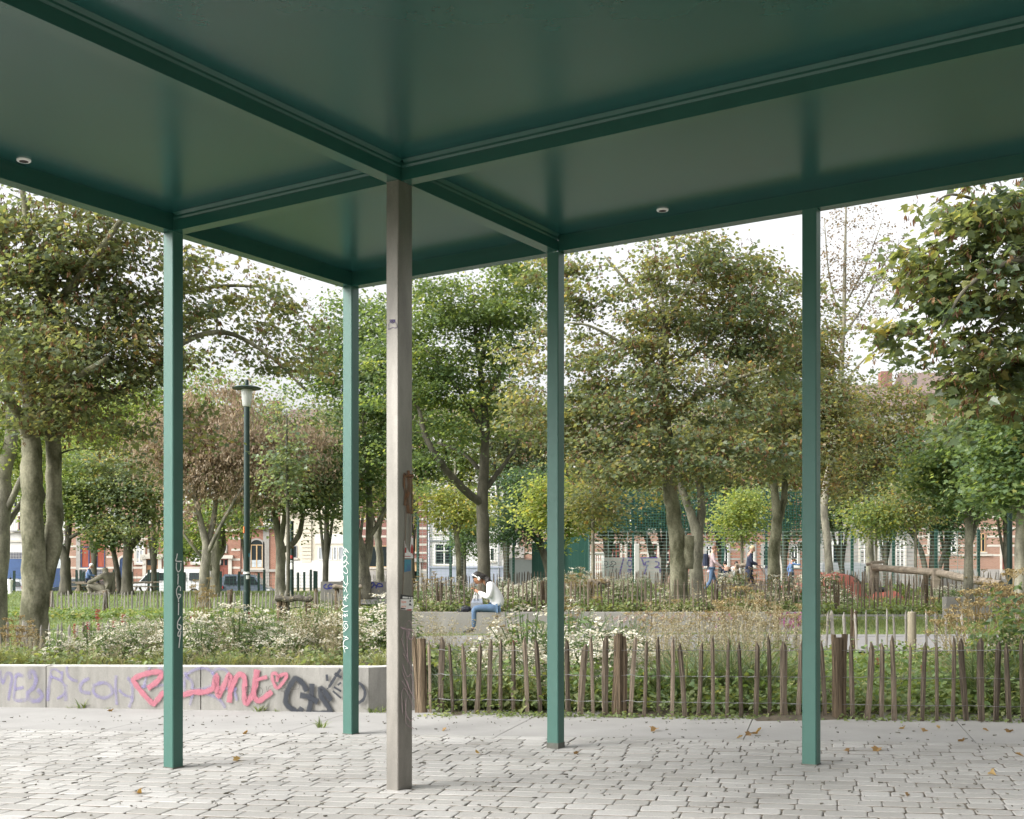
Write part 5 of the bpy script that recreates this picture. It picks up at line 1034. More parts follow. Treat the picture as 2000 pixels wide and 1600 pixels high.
class House:
    def __init__(s, label, px0, px1, pytop, wall, roof='roof_tile', base=-.42):
        s.x0, s.x1, s.zt = fx(px0), fx(px1), fy(pytop); s.wall = wall
        s.root = thing('town_house', ((s.x0+s.x1)/2, HZ, base), label, 'house', 'row of houses across the street')
        mb = MB(); mb.box((s.x0+.01, HZ, base), (s.x1-.01, HZ+9, s.zt)); s.w = mb.build('wall', wall, s.root)
        mb = MB(); d = .35; r = 2.6
        a = [(s.x0+.02,HZ-d,s.zt+.002),(s.x1-.02,HZ-d,s.zt+.002),(s.x1-.02,HZ+9.2,s.zt+.002),(s.x0+.02,HZ+9.2,s.zt+.002)]
        mb.hexa(a+[(s.x0+.02,HZ-d,s.zt+.25),(s.x1-.02,HZ-d,s.zt+.25),(s.x1-.02,HZ+9.2,s.zt+.25),(s.x0+.02,HZ+9.2,s.zt+.25)])
        e = [mb.vert(p) for p in ((s.x0+.02,HZ-d+.02,s.zt+.252),(s.x1-.02,HZ-d+.02,s.zt+.252),(s.x1-.02,HZ+4.5,s.zt+r),(s.x0+.02,HZ+4.5,s.zt+r),(s.x0+.02,HZ+9.1,s.zt+.252),(s.x1-.02,HZ+9.1,s.zt+.252))]
        mb.face((e[0],e[1],e[2],e[3])); mb.face((e[3],e[2],e[5],e[4])); mb.face((e[0],e[3],e[4])); mb.face((e[1],e[5],e[2]))
        rf = mb.build('roof', roof, s.root); mb = MB(); cx = s.x1-1.6; mb.box((cx,HZ+3.8,s.zt+1.4),(cx+.9,HZ+4.6,s.zt+3.6)); mb.build('chimney', 'brick_dark', rf)
    def slab(s, name, px0, py0, px1, py1, m, out=.05, lo=0.0):
        mb = MB(); mb.box((max(fx(px0), s.x0+.012), HZ-out, fy(py1)), (min(fx(px1), s.x1-.012), HZ-lo-.004 if lo else HZ+.05, fy(py0))); return mb.build(name, m, s.root)
    def bands(s, ys, m='stone_white', hpx=4, skip=()):
        mb = MB()
        for y in ys:
            segs = [(s.x0+.03, s.x1-.03)]
            for (pa, pb, ya, yb) in skip:
                if ya <= y <= yb:
                    ns = []
                    for (u, v) in segs:
                        if fx(pb) <= u or fx(pa) >= v: ns.append((u, v)); continue
                        if fx(pa) > u: ns.append((u, fx(pa)))
                        if fx(pb) < v: ns.append((fx(pb), v))
                    segs = ns
            for u, v in segs: mb.box((u, HZ-.022, fy(y+hpx/2)), (v, HZ+.03, fy(y-hpx/2)))
        return mb.build('stone_band', m, s.root)
    def window(s, px0, py0, px1, py1, frame='frame_white', pane='glass_dark', nx=2, ny=1, sur=None, arch=False, sill=True, name='window'):
        x0, x1, z0, z1 = fx(px0), fx(px1), fy(py1), fy(py0); t = .06; w_ = x1-x0
        if sur:
            mb = MB(); q = .16
            mb.box((x0-q,HZ-.06,z0-.02),(x0-.002,HZ+.02,z1)); mb.box((x1+.002,HZ-.06,z0-.02),(x1+q,HZ+.02,z1))
            if arch: 
                c = ((x0+x1)/2, z1); r0 = w_/2+.002; pts = [(c[0]+r0*math.cos(math.pi*i/10), z1+r0*math.sin(math.pi*i/10)*.8+.002) for i in range(11)]; po = [(c[0]+(r0+q)*math.cos(math.pi*i/10), z1+(r0+q)*math.sin(math.pi*i/10)*.8+.002) for i in range(11)]
                for i in range(10): mb.prism([pts[i],po[i],po[i+1],pts[i+1]], HZ-.06, HZ+.02)
            else: mb.box((x0-q,HZ-.07,z1+.002),(x1+q,HZ+.02,z1+.18))
            mb.build('surround', sur, s.root)
        mb = MB(); g = MB()
        mb.box((x0,HZ-.045,z0),(x0+t,HZ+.02,z1)); mb.box((x1-t,HZ-.045,z0),(x1,HZ+.02,z1)); mb.box((x0+t,HZ-.045,z0),(x1-t,HZ+.02,z0+t)); mb.box((x0+t,HZ-.045,z1-t),(x1-t,HZ+.02,z1))
        for i in range(1, nx): u = x0+w_*i/nx; mb.box((u-t*.7,HZ-.042,z0+t),(u+t*.7,HZ+.02,z1-t))
        for j in range(1, ny): v = z0+(z1-z0)*(j/ny if ny != 2 else .66); mb.box((x0+t,HZ-.040,v-t*.6),(x1-t,HZ+.02,v+t*.6))
        if arch:
            c = (x0+x1)/2; r0 = w_/2; pts = [(c+r0*math.cos(math.pi*i/10), z1+r0*math.sin(math.pi*i/10)*.8) for i in range(11)]; g.prism([(x0,z1+.002)]+pts[::-1][1:-1]+[(x1,z1+.002)][::1], HZ-.015, HZ+.02)
        f_ = mb.build(name, frame, s.root); g.box((x0+t*.5,HZ-.012,z0+t*.5),(x1-t*.5,HZ+.01,z1-t*.5)); g.build('pane', pane, f_)
        if sill: mb = MB(); mb.box((x0-.12,HZ-.14,z0-.13),(x1+.12,HZ+.02,z0-.004)); mb.build('sill', 'stone_white', f_)
        return f_
    def door(s, px0, py0, px1, py1, m, sur='stone_white', top=None, arch=False):
        x0, x1, z0, z1 = fx(px0), fx(px1), -.17, fy(py0); mb = MB(); 
        mb.box((x0,HZ-.03,z0),(x1,HZ+.02,z1)); n = 2
        for i in range(n):
            u0 = x0+(x1-x0)*(i+.12)/n; u1 = x0+(x1-x0)*(i+.88)/n
            for a, b_ in ((.08,.42),(.48,.92)): mb.box((u0,HZ-.05,z0+(z1-z0)*a),(u1,HZ-.032,z0+(z1-z0)*b_))
        d = mb.build('door', m, s.root); mb = MB(); mb.box(((x0+x1)/2+.08,HZ-.09,.55),((x0+x1)/2+.12,HZ-.052,.75)); mb.build('handle', 'zinc', d)
        if top: s.window(px0, top, px1, py0-1, m, 'glass_dark', 2, 1, None, False, False, 'fanlight')
        if sur:
            q = .28; zt = fy(top)+.02 if top else z1; mb = MB(); mb.box((x0-q,HZ-.10,z0),(x0-.004,HZ+.02,zt)); mb.box((x1+.004,HZ-.10,z0),(x1+q,HZ+.02,zt)); mb.box((x0-q-.1,HZ-.22,zt+.004),(x1+q+.1,HZ+.02,zt+.28)); mb.build('door_surround', sur, s.root)
    def upper(s, n, rows, frame='frame_white', sur='stone_white', wpx=18, hpx=36):
        a, b_ = s.x0*F/HZ+1000, s.x1*F/HZ+1000
        for y in rows:
            for i in range(n):
                c = a+(b_-a)*(i+.5)/n; s.window(c-wpx/2, y, c+wpx/2, y+hpx, frame, 'glass_dark', 2, 2, sur)
h = House('white stuccoed house with a blue roller shutter at the left edge', -140, 127, 850, 'stucco_white')
h.slab('tile_front', -138, 1079, 126, 1147, 'tile_grid', .03); h.slab('cornice', -139, 1037, 126, 1041, 'stone_white', .2); h.slab('cornice', -139, 1055, 126, 1059, 'stone_white', .12)
f_ = h.slab('roller_shutter', -60, 1092, 88, 1146.5, 'shutter_blue', .06, .034)
h.slab('door', 104, 1091, 123, 1147, 'door_blue', .07, .034); h.slab('door_light', 105.5, 1092, 122, 1110, 'frosted', .085, .072)
for a in (36, 105, -30): h.window(a, 1008, a+14, 1036, 'wood_red', 'glass_dark', 1, 1)
mb = MB(); z = fy(1038)
for i in range(16): u = fx(28)+i*.14; mb.tube([(u,HZ-.5,z+.06),(u,HZ-.5,z+.85)], .012, 4)
mb.box((fx(26),HZ-.55,z-.02),(fx(84),HZ-.21,z+.05)); mb.box((fx(27),HZ-.53,z+.85),(fx(83),HZ-.47,z+.9)); mb.build('balcony', 'zinc', h.root)
h.upper(4, (900, 955))
h = House('brick house with a blue-framed window and orange-red curtains', 128.5, 256, 835, 'brick_orange')
h.bands((1067,1088,1109,1130), skip=((150,208,1050,1140),(222,256,1080,1150))); h.slab('pilaster', 149, 1050, 157, 1147, 'stone_grey', .06)
h.window(158.5, 1068, 205, 1109, 'frame_blue', 'curtain_red', 3, 1); h.slab('panel', 158.5, 1052, 205, 1067, 'wood_red', .03); h.slab('grille', 158.5, 1111.5, 203, 1132, 'tile_grid', .05)
h.window(234, 1096, 255, 1146, 'door_blue', 'door_blue', 2, 1, 'stone_white', True, False, 'door'); h.upper(2, (880,940,995))
h = House('brick house with white stone bands and two carved stone doorways', 257.5, 470, 845, 'brick_red')
h.bands((1000,1022,1052,1074,1093,1109,1128), skip=((278,318,1060,1150),(424,452,1050,1150))); h.slab('cornice', 258, 1034, 469, 1038, 'stone_white', .15)
h.door(286, 1107, 309, 1147, 'wood_door', 'stone_white', 1092); h.window(292, 1067, 305, 1080, 'wood_door', 'glass_dark', 2, 1, 'stone_grey'); h.slab('ledge', 276, 1083, 320, 1088, 'stone_white', .25)
h.door(429, 1107, 446, 1147, 'wood_red', 'stone_white', 1092); h.window(431, 1066, 440, 1077, 'stone_grey', 'glass_dark', 1, 1, 'stone_grey', True)
for a in (262, 340, 372, 410): h.window(a+4, 1060, a+18, 1100, 'frame_white', 'curtain_grey', 2, 2, 'stone_white')
h.upper(5, (890,945)); h.upper(4, (990,), hpx=30)
h = House('narrow brick house with a tall arched timber-framed window', 471.5, 546, 860, 'brick_red')
h.slab('cornice', 472, 1028, 545, 1033, 'zinc', .35); h.slab('pier', 514, 1034, 526, 1147, 'stone_grey', .06); h.slab('pier', 475, 1034, 484, 1147, 'stone_grey', .06)
h.window(490, 1064, 513, 1110, 'wood_frame', 'glass_dark', 2, 1, 'stone_grey', True); h.slab('frosted_glass', 491.6, 1094, 511.5, 1108, 'frosted', .03, .015); h.slab('ledge', 472, 1112, 545, 1117, 'stone_grey', .12); h.upper(2, (900,955,998), hpx=26)
h = House('cream rusticated house with wide white windows and a plain white base', 547.5, 691, 850, 'stucco_cream')
h.slab('base', 548, 1095, 690.5, 1148, 'stucco_white', .08); mb = MB()
for i in range(13): mb.box((fx(590),HZ-.10,fy(1006+i*7.2+6.2)),(fx(608),HZ+.02,fy(1006+i*7.2)))
mb.build('pilaster', 'stucco_cream', h.root); h.slab('cornice', 548, 1000, 690, 1004, 'stucco_cream', .25)
for a, b_ in ((622,632),(634,649),(651,659),(661,672),(674,688)): h.window(a, 1068, b_, 1093.5, 'frame_white', 'curtain_grey', 1, 1, None, False, False)
h.window(571, 1066, 580, 1090, 'zinc', 'glass_dark', 1, 1); h.upper(3, (890,945), hpx=34); h.slab('lintel', 615, 1044, 690, 1062, 'stucco_white', .05)
h = House('dark red brick house with white bands and pale timber windows', 692.5, 834, 838, 'brick_dark')
h.bands((996,1014,1032,1048,1064,1080,1096,1114), skip=((716,764,1056,1112),(790,818,960,1150))); h.window(720, 1066, 757, 1108, 'wood_frame', 'glass_dark', 2, 1); h.slab('base', 693, 1116, 833.5, 1147, 'stone_grey', .05)
h.window(798, 972, 813, 1006, 'wood_frame', 'glass_dark', 2, 1); h.window(800, 1052, 813, 1078, 'wood_frame', 'glass_dark', 2, 1); h.door(800, 1098, 815, 1147, 'wood_frame', 'stone_grey'); h.upper(4, (880,930), 'wood_frame')
h = House('white painted house with a blue-grey base and a white plank-framed window', 835.5, 984, 842, 'stucco_white')
h.slab('base', 836, 1109, 983.5, 1147, 'base_blue', .06); h.slab('ledge', 836, 1106, 983, 1109.2, 'base_blue', .14); h.slab('cornice', 836, 1055, 983, 1058, 'zinc', .12); h.window(849, 1062, 886, 1103, 'frame_white', 'glass_dark', 2, 2)
h.window(957, 1070, 966, 1096, 'frame_white', 'glass_dark', 1, 1); mb = MB(); mb.tube([(fx(838.5),HZ-.1,fy(1147)),(fx(838.5),HZ-.1,fy(860))], .06, 8); mb.build('downpipe', 'base_blue', h.root); mb = MB(); mb.tube([(fx(974),HZ-.1,fy(1147)),(fx(974),HZ-.1,fy(860))], .05, 8); mb.build('downpipe', 'zinc', h.root); h.upper(3, (900,960,1010), hpx=30)
h = House('grey stone and brick house with a carved door surround', 985.5, 1052, 850, 'brick_orange')
h.slab('stone_front', 986, 1068, 1024, 1147, 'stone_grey', .05); h.door(990, 1090, 1013, 1147, 'tile_black', 'stone_grey'); h.window(992, 1040, 1010, 1066, 'frame_white', 'glass_dark', 2, 1, 'stone_grey'); h.bands((1060,1080,1100), skip=((985,1026,1050,1150),)); h.upper(2, (900,960))
h = House('orange brick house with white bands behind the left of the sports cage', 1053.5, 1330, 845, 'brick_orange')
h.bands((1040,1060,1080,1098,1116), skip=((1196,1212,1040,1110),(1222,1250,1040,1110)))
for a in (1070,1110,1196,1224,1268,1300): h.window(a, 1062, a+15, 1104, 'wood_red', 'glass_dark', 2, 2, 'stone_white')
h.upper(7, (890,950,1000), hpx=34)
h = House('pinkish brick house with grey stone joints behind the walkers', 1331.5, 1600, 848, 'brick_red')
h.bands((1058,1074,1092,1110), 'stone_grey', 3, skip=((1410,1422,1060,1120),(1478,1490,1050,1120)))
h.slab('pilaster', 1521, 1062, 1532, 1147, 'stone_white', .06)
for a in (1350,1378,1409,1460,1490,1545): h.window(a, 1066, a+13, 1106, 'frame_white', 'glass_dark', 2, 1, 'stone_grey')
h.upper(6, (890,950,1000), hpx=34)
h = House('grey rusticated stone house behind the right of the sports cage', 1601.5, 1790, 800, 'stone_grey', 'roof_red')
mb = MB()
for i in range(13): mb.box((fx(1602)+.05,HZ-.03,fy(1040+i*8+6.6)),(fx(1789)-.05,HZ+.02,fy(1040+i*8)))
mb.build('rustication', 'stone_grey', h.root); h.door(1627, 1064, 1641, 1147, 'glass_dark', 'frame_white')
for a in (1680,1716,1750): h.window(a, 1056, a+16, 1108, 'frame_white', 'glass_dark', 2, 2, 'stone_white')
h.upper(5, (860,920,980), hpx=34)
h = House('warm brick house with white bands and an orange-framed window at the right', 1791.5, 2200, 775, 'brick_orange', 'roof_red')
h.bands((1010,1032,1048,1066,1084.5), skip=((1904,1928,1036,1084),(1955,1968,1060,1150))); h.window(1909, 1042, 1924, 1078, 'wood_frame', 'glass_dark', 2, 1); h.slab('ledge', 1900, 1082, 1936, 1086, 'stone_white', .12); h.window(1957, 1066, 1967, 1146, 'wood_red', 'wood_red', 1, 1, 'stone_white', True, False, 'door')
h.slab('base', 1792, 1112, 2199, 1147, 'stone_grey', .05); h.upper(8, (850,910,970), hpx=34)
for a in (1815, 1850, 2000, 2050, 2110): h.window(a, 1044, a+16, 1080, 'frame_white', 'glass_dark', 2, 2, 'stone_white')
# ---------------------------------------------------------------- vehicles
mat('car_white', (.72,.72,.71), rough=.25, var=.03); mat('car_dark', (.035,.042,.055), rough=.22, var=.05); mat('car_bluegrey', (.10,.125,.16), rough=.25, var=.05); mat('car_silver', (.40,.42,.44), rough=.28, var=.04, metal=.3); mat('car_red', (.45,.03,.03), rough=.25); mat('rubber', (.015,.015,.016), rough=.8); mat('lamp_red', (.45,.02,.02), rough=.3); mat('lamp_clear', (.55,.56,.56), rough=.15)
def vehicle(name, label, cat, px_nose, px_tail, Z, zg, prof, wid, paint_, wins, wheels, belt, wr=.32, taper=.80):
    xn, xt = PX(px_nose, Z), PX(px_tail, Z); Ln = xt-xn; X = lambda u: xn+u*Ln; zr = max(z for _, z in prof)
    root = thing(name, ((xn+xt)/2, Z, zg), label, cat)
    hw = lambda z: wid/2*(1 if z <= belt else 1-(1-taper)*(z-belt)/(zr-belt))*(1 if z > .45 else .94)
    mb = MB(); A = [mb.vert((X(u), Z-hw(z), zg+z)) for u, z in prof]; B_ = [mb.vert((X(u), Z+hw(z), zg+z)) for u, z in prof]; n = len(prof)
    mb.face(A); mb.face(B_[::-1])
    for k in range(n): mb.face((A[k], B_[k], B_[(k+1)%n], A[(k+1)%n]))
    body = mb.build('body', paint_, root)
    for w_ in wins:
        mb = MB()
        for sg in (-1, 1): mb.poly([(X(u), Z+sg*(hw(z)+.012), zg+z) for u, z in w_])
        mb.build('window', 'glass_dark', root)
    fr = sorted(prof, key=lambda p: p[0])
    top = [p for p in prof if p[1] >= belt-.02]; 
    a, b_ = min(top), min([p for p in top if p[1] > zr-.12]); mb = MB(); o = .02*(1 if Ln > 0 else -1)
    mb.poly([(X(a[0])-o,Z-hw(a[1])*.92,zg+a[1]+.03),(X(a[0])-o,Z+hw(a[1])*.92,zg+a[1]+.03),(X(b_[0])-o,Z+hw(b_[1])*.94,zg+b_[1]-.02),(X(b_[0])-o,Z-hw(b_[1])*.94,zg+b_[1]-.02)]); mb.build('windscreen', 'glass_dark', root)
    for u in wheels:
        for sg in (-1, 1):
            mb = MB(); c = (X(u), Z+sg*wid*.43, zg+wr); rr = []
            def disc(r, y): return [mb.vert((c[0]+r*math.cos(6.283*k/18), y, c[2]+r*math.sin(6.283*k/18))) for k in range(18)]
            y0, y1 = c[1]-.10, c[1]+.11*sg+.0; a_ = disc(wr, c[1]-.1); d_ = disc(wr, c[1]+.1)
            for k in range(18): mb.face((a_[k], a_[(k+1)%18], d_[(k+1)%18], d_[k]))
            mb.face(a_); mb.face(d_[::-1]); t = mb.build('wheel', 'rubber', root)
            mb = MB(); y = c[1]+sg*.115; mb.poly([(c[0]+wr*.62*math.cos(6.283*k/16), y, c[2]+wr*.62*math.sin(6.283*k/16)) for k in range(16)]); mb.build('rim', 'car_silver', t)
    for u, m_, zz in ((.012, 'lamp_clear', .62), (.988, 'lamp_red', .80)):
        for sg in (-1, 1): mb = MB(); mb.box((X(u)-.10, Z+sg*hw(zz)-.10 if sg < 0 else Z+hw(zz)-.08, zg+zz), (X(u)+.10, Z-hw(zz)+.08 if sg < 0 else Z+hw(zz)+.012, zg+zz+.16)); mb.build('headlight' if m_ == 'lamp_clear' else 'tail_light', m_, root)
    return root
SG = -.28
VAN = [(0,.30),(0,.62),(.03,.86),(.14,1.10),(.245,1.72),(.285,1.92),(.40,1.98),(.99,1.98),(1,1.85),(1,.30)]
vehicle('van', 'white panel van with dark cab windows parked across the lawn', 'van', 257, 414, 83, SG+.12, VAN, 1.95, 'car_white', [[(.165,1.15),(.30,1.15),(.30,1.74),(.262,1.74)],[(.33,1.2),(.46,1.2),(.46,1.72),(.33,1.72)],[(.50,1.2),(.72,1.2),(.72,1.72),(.50,1.72)],[(.76,1.2),(.95,1.2),(.95,1.72),(.76,1.72)]], (.17,.82), 1.1, .34, .86)
EST = [(0,.28),(0,.62),(.04,.78),(.25,.93),(.36,1.32),(.45,1.42),(.72,1.44),(.93,1.30),(1,.95),(1,.30)]
vehicle('car', 'dark estate car parked behind the forked tree', 'car', 97, 205, 82, SG, EST, 1.78, 'car_dark', [[(.30,.95),(.50,.95),(.50,1.33),(.40,1.31)],[(.53,.95),(.73,.95),(.73,1.35),(.53,1.34)],[(.76,.95),(.93,.95),(.90,1.22),(.76,1.33)]], (.17,.82), .92)
MPV = [(0,.30),(0,.66),(.04,.84),(.16,1.02),(.28,1.58),(.40,1.72),(.94,1.74),(1,1.45),(1,.30)]
vehicle('car', 'dark blue-grey people carrier right of the pale trunks', 'car', 530, 438, 82, SG, MPV, 1.8, 'car_bluegrey', [[(.21,1.05),(.40,1.05),(.40,1.60),(.32,1.56)],[(.43,1.05),(.66,1.05),(.66,1.62),(.43,1.61)],[(.69,1.05),(.94,1.05),(.92,1.60),(.69,1.62)]], (.18,.80), 1.02)
vehicle('car', 'silver car half hidden by the left picture edge', 'car', -55, 58, 81, SG, EST, 1.78, 'car_silver', [[(.30,.95),(.50,.95),(.50,1.33),(.40,1.31)],[(.53,.95),(.73,.95),(.73,1.35),(.53,1.34)],[(.76,.95),(.93,.95),(.90,1.22),(.76,1.33)]], (.17,.82), .92)
vehicle('car', 'white car by the plain white house base, left of the corner post', 'car', 626, 735, 80, SG, EST, 1.78, 'car_white', [[(.30,.95),(.50,.95),(.50,1.33),(.40,1.31)],[(.53,.95),(.73,.95),(.73,1.35),(.53,1.34)],[(.76,.95),(.93,.95),(.90,1.22),(.76,1.33)]], (.17,.82), .92)
vehicle('van', 'pale silver van passing behind the cage at the right', 'van', 1715, 1600, 84, SG+.55, VAN, 1.95, 'car_silver', [[(.165,1.15),(.30,1.15),(.30,1.74),(.262,1.74)]], (.17,.82), 1.1, .34, .86)
vehicle('car', 'red car behind the thin leaning trunk at the right', 'car', 1575, 1648, 79.5, SG+.45, EST, 1.75, 'car_red', [[(.30,.95),(.50,.95),(.50,1.33),(.40,1.31)],[(.53,.95),(.73,.95),(.73,1.35),(.53,1.34)]], (.17,.82), .92)
# ---------------------------------------------------------------- sports cage, fences, lamps
ZG_ = 57
def wires_panel(px0, px1, pyt, pyb, Z, sx, sz, t, name, m, root, bend=0.):
    mb = MB(); x0, x1 = PX(px0,Z), PX(px1,Z); zt = EYE-(pyt-Y0)*Z/F; zb = EYE-(pyb-Y0)*Z/F
    n = int((x1-x0)/sx)
    if sx: 
        for i in range(n+1): u = x0+i*sx; mb.box((u-t/2,Z-t/2,zb),(u+t/2,Z+t/2,zt))
    for j in range(int((zt-zb)/sz)+1): v = zb+j*sz; mb.box((x0,Z-t*.5-.003,v-t/2),(x1,Z+t*.5-.003,v+t/2))
    return mb.build(name, m, root)
cage = thing('sports_cage', (PX(1400,57),57,.6), 'tall green mesh sports cage with square netting above wire panels', 'fence')
for p in (1150,1237,1325,1412,1497,1581): mb = MB(); mb.box((PX(p,57)-.05,57,.5),(PX(p,57)+.05,57.1,5.35)); mb.build('post', 'cage_green', cage)
for p in (1665,1746,1829,1912): mb = MB(); mb.box((PX(p,57)-.06,57,.4),(PX(p,57)+.06,57.12,3.5)); mb.build('post', 'cage_green', cage)
wires_panel(1150,1581,960,1036,56.97,.125,.125,.030,'net','cage_green',cage)
mat('wire_pale', (.22,.30,.28), rough=.5, metal=.2); wires_panel(1150,1912,1037,1150,56.97,.9,.155,.016,'wire_panel','wire_pale',cage)
side = thing('ribbed_fence', (PX(1148,57),57,.6), 'dense green ribbed side of the sports cage seen at a slant', 'fence')
for i in range(9):
    u = i/8; Z = 57.5+u*16; px = 1145-u*104; x = PX(px,Z); mb = MB(); mb.box((x-.07,Z-.05,.0),(x+.07,Z+.05,3.35)); mb.build('post', 'cage_green', side)
mb = MB()
for i in range(64):
    u = i/63; Z = 57.6+u*15.9; px = 1145-u*104; x = PX(px,Z); mb.box((x-.035,Z-.02,.1),(x+.035,Z+.02,3.3))
mb.build('rib_panel', 'cage_green', side)
tf = thing('mesh_fence', (PX(860,66),66,.3), 'tall thin-wired green mesh fence before the white house', 'fence')
for p, t_ in ((816,1007),(880,1012),(945,1014),(1003,1016)): mb = MB(); zt = EYE-(t_-Y0)*66/F; mb.box((PX(p,66)-.07,66,-.2),(PX(p,66)+.07,66.14,zt)); (mb.box((PX(p,66)-.35,66.0,zt+.002),(PX(p,66)+.35,66.12,zt+.12)) if p == 816 else None); mb.build('post', 'cage_green', tf)
wires_panel(816,1003,1016,1145,65.97,.25,.16,.012,'wire_panel','wire_pale',tf)
cf = thing('wire_fence', (PX(300,58.5),58.5,.4), 'low dark green wire mesh fence along the far edge of the lawn', 'fence')
for p in (-20,27,90,149,157,163,222,257,290,308,360,431,467,505,516,545,582,594,607,614,618): mb = MB(); x = PX(p,58.5); z = G(x,58.5); mb.box((x-.05,58.5,z-.1),(x+.05,58.58,EYE-(R.uniform(1112,1119)-Y0)*58.5/F)); mb.build('post', 'lamp_green', cf)
wires_panel(-20,618,1119,1150,58.47,.2,.16,.010,'wire_panel','cage_green',cf)
gl = thing('goal', (PX(1162,61),61,.55), 'white steel football goal box beside the graffiti block', 'goal')
mb = MB(); a, c = P(1147,1084,61), P(1160,1082,60); d = P(1178,1081.5,61.5); zb = .5
mb.box((a.x,61,zb),(a.x+.32,62.0,a.z)); mb.build('side_panel', 'white_paint', gl)
mb = MB()
for x, y in ((c.x,60),(d.x,61.5)): mb.box((x-.05,y-.05,zb),(x+.05,y+.05,c.z+.04))
mb.tube([(c.x,60,c.z),(d.x,61.5,d.z)], .05, 6); mb.tube([(c.x,60,zb+.8),(d.x,61.5,zb+.8)], .03, 6)
for i in range(1,5): x = c.x+(d.x-c.x)*i/5; y = 60+1.5*i/5; mb.tube([(x,y,zb),(x,y,c.z)], .018, 4)
mb.build('frame', 'white_paint', gl)
GB, GBF = blockwall('graffiti_block', 1179, 1291, 65, 1089, .5, 'stone_grey', 'grey concrete block with purple scrawls inside the sports cage', 'wall')
paint('graffiti', zoomed([[(780,300),(700,620)],[(855,400),(880,345),(935,360),(945,420),(900,465),(858,430),(855,390)],[(865,600),(870,520),(960,530)],[(905,535),(908,605)],[(1272,370),(1210,380),(1205,440),(1255,445)],[(1135,310),(1180,445)],[(1235,455),(1190,605)],[(1400,370),(1460,385),(1465,440),(1390,485),(1480,490),(1492,580)],[(860,298),(965,305)],[(1120,298),(1430,293)]],1140,1060,10), GBF, .07, 'marker_violet', .3, GB, lift=.008)
paint('graffiti', zoomed([[(400,370),(450,365),(470,420),(420,450),(405,400)],[(440,485),(520,460)],[(560,360),(530,380),(560,410),(520,440),(560,470),(590,440),(630,410),(600,370),(560,360)],[(580,440),(555,590)],[(640,500),(620,580)]],1140,1060,10), GBF, .03, 'spray_black', .3, GB, lift=.014)
wp = thing('concrete_post', (PX(1244,52),52,.6), 'pale square concrete post in front of the cage mesh', 'post'); mb = MB(); a = P(1239.5,1062,52); c = P(1249,1062,52); mb.bevbox((a.x,52,.5),(c.x,52.2,a.z),.02); mb.build('shaft', 'wall_top', wp)
bb = thing('barrier_panel', (PX(1012,76),76,-.4), 'grey sheet-metal site barrier before the stone doorway', 'barrier'); mb = MB(); a, c = P(992,1093,76), P(1046,1093,76); mb.box((a.x,76,-.35),(c.x,76.03,a.z)); mb.build('sheet', 'car_silver', bb); mb = MB(); mb.tube([(a.x,75.97,-.4),(a.x,75.97,a.z+.06),(c.x,75.97,c.z+.06),(c.x,75.97,-.4)], .03, 6); mb.build('frame', 'zinc', bb)
m, nt, b = nodes('lamp_glass'); b.inputs['Base Color'].default_value = (.62,.63,.60,1); b.inputs['Roughness'].default_value = .35; b.inputs['Transmission Weight'].default_value = .35
def lamp(px, Z, pytop, label, scale=1., head=True, r=.078):
    x = PX(px, Z); z0 = G(x, Z)-.05; ztop = EYE-(pytop-Y0)*Z/F
    root = thing('street_lamp', (x,Z,z0), label, 'street lamp'); mb = MB()
    mb.lathe((x,Z,0), [(r*1.05,z0),(r*1.05,z0+.9),(r,z0+.92),(r*.94,ztop)], 16); pole = mb.build('pole', 'lamp_green', root, smooth=False)
    if head:
        mb = MB(); mb.lathe((x,Z,ztop), [(.085,.0),(.105,.03),(.138,.30),(.145,.42),(.14,.44)], 20); mb.build('glass', 'lamp_glass', root, smooth=True)
        mb = MB(); mb.lathe((x,Z,ztop), [(.09,.442),(.355,.455),(.365,.475),(.30,.505),(.10,.545),(.045,.55),(.05,.58),(.05,.66),(.035,.69),(.0,.70)], 28); mb.build('lamp_shade', 'lamp_green', root)
        mb = MB(); mb.lathe((x,Z,ztop), [(.025,.05),(.03,.07),(.03,.30),(.02,.32)], 10); mb.build('bulb', 'white_paint', root)
    return root, pole, x
def wrap(pole, x, Z, py0, py1, a0, a1, r, m):
    mb = MB(); n = 6; z0, z1 = EYE-(py1-Y0)*Z/F, EYE-(py0-Y0)*Z/F
    for i in range(n):
        p, q = [math.radians(a0+(a1-a0)*k/n) for k in (i, i+1)]; mb.poly([(x+r*math.sin(t), Z-r*math.cos(t), z) for t, z in ((p,z0),(q,z0),(q,z1),(p,z1))])
    mb.build('sticker', m, pole)
lp, pole, x = lamp(482, 31, 795, 'dark green street lamp with a wide disc shade and glass lantern')
for a in ((1029,1041,-70,-35,'orange'),(1081,1088,40,80,'sticker_blue'),(1117,1121,-60,60,'sticker_white'),(1124,1131,0,55,'sticker_white')): wrap(pole, x, 31, a[0], a[1], a[2], a[3], .088, a[4])
lp, pole, x = lamp(570, 47, 1018, 'short dark green post with stickers beside the thin young tree', head=False, r=.075); lp['category'] = 'post'; lp.name = 'service_post'
for a in ((1065,1072,-80,-30,'orange'),(1085,1091,-50,30,'sticker_red'),(1095,1097,-60,40,'sticker_white'),(1099,1112,-60,30,'sticker_white')): wrap(pole, x, 47, a[0], a[1], a[2], a[3], .09, a[4])
lamp(1972, 33, 800, 'dark green street lamp with its head hidden in foliage at the right', r=.07)
lamp(671, 41, 990, 'thin dark brown pole hidden by the corner post', head=False, r=.04)['category'] if False else None
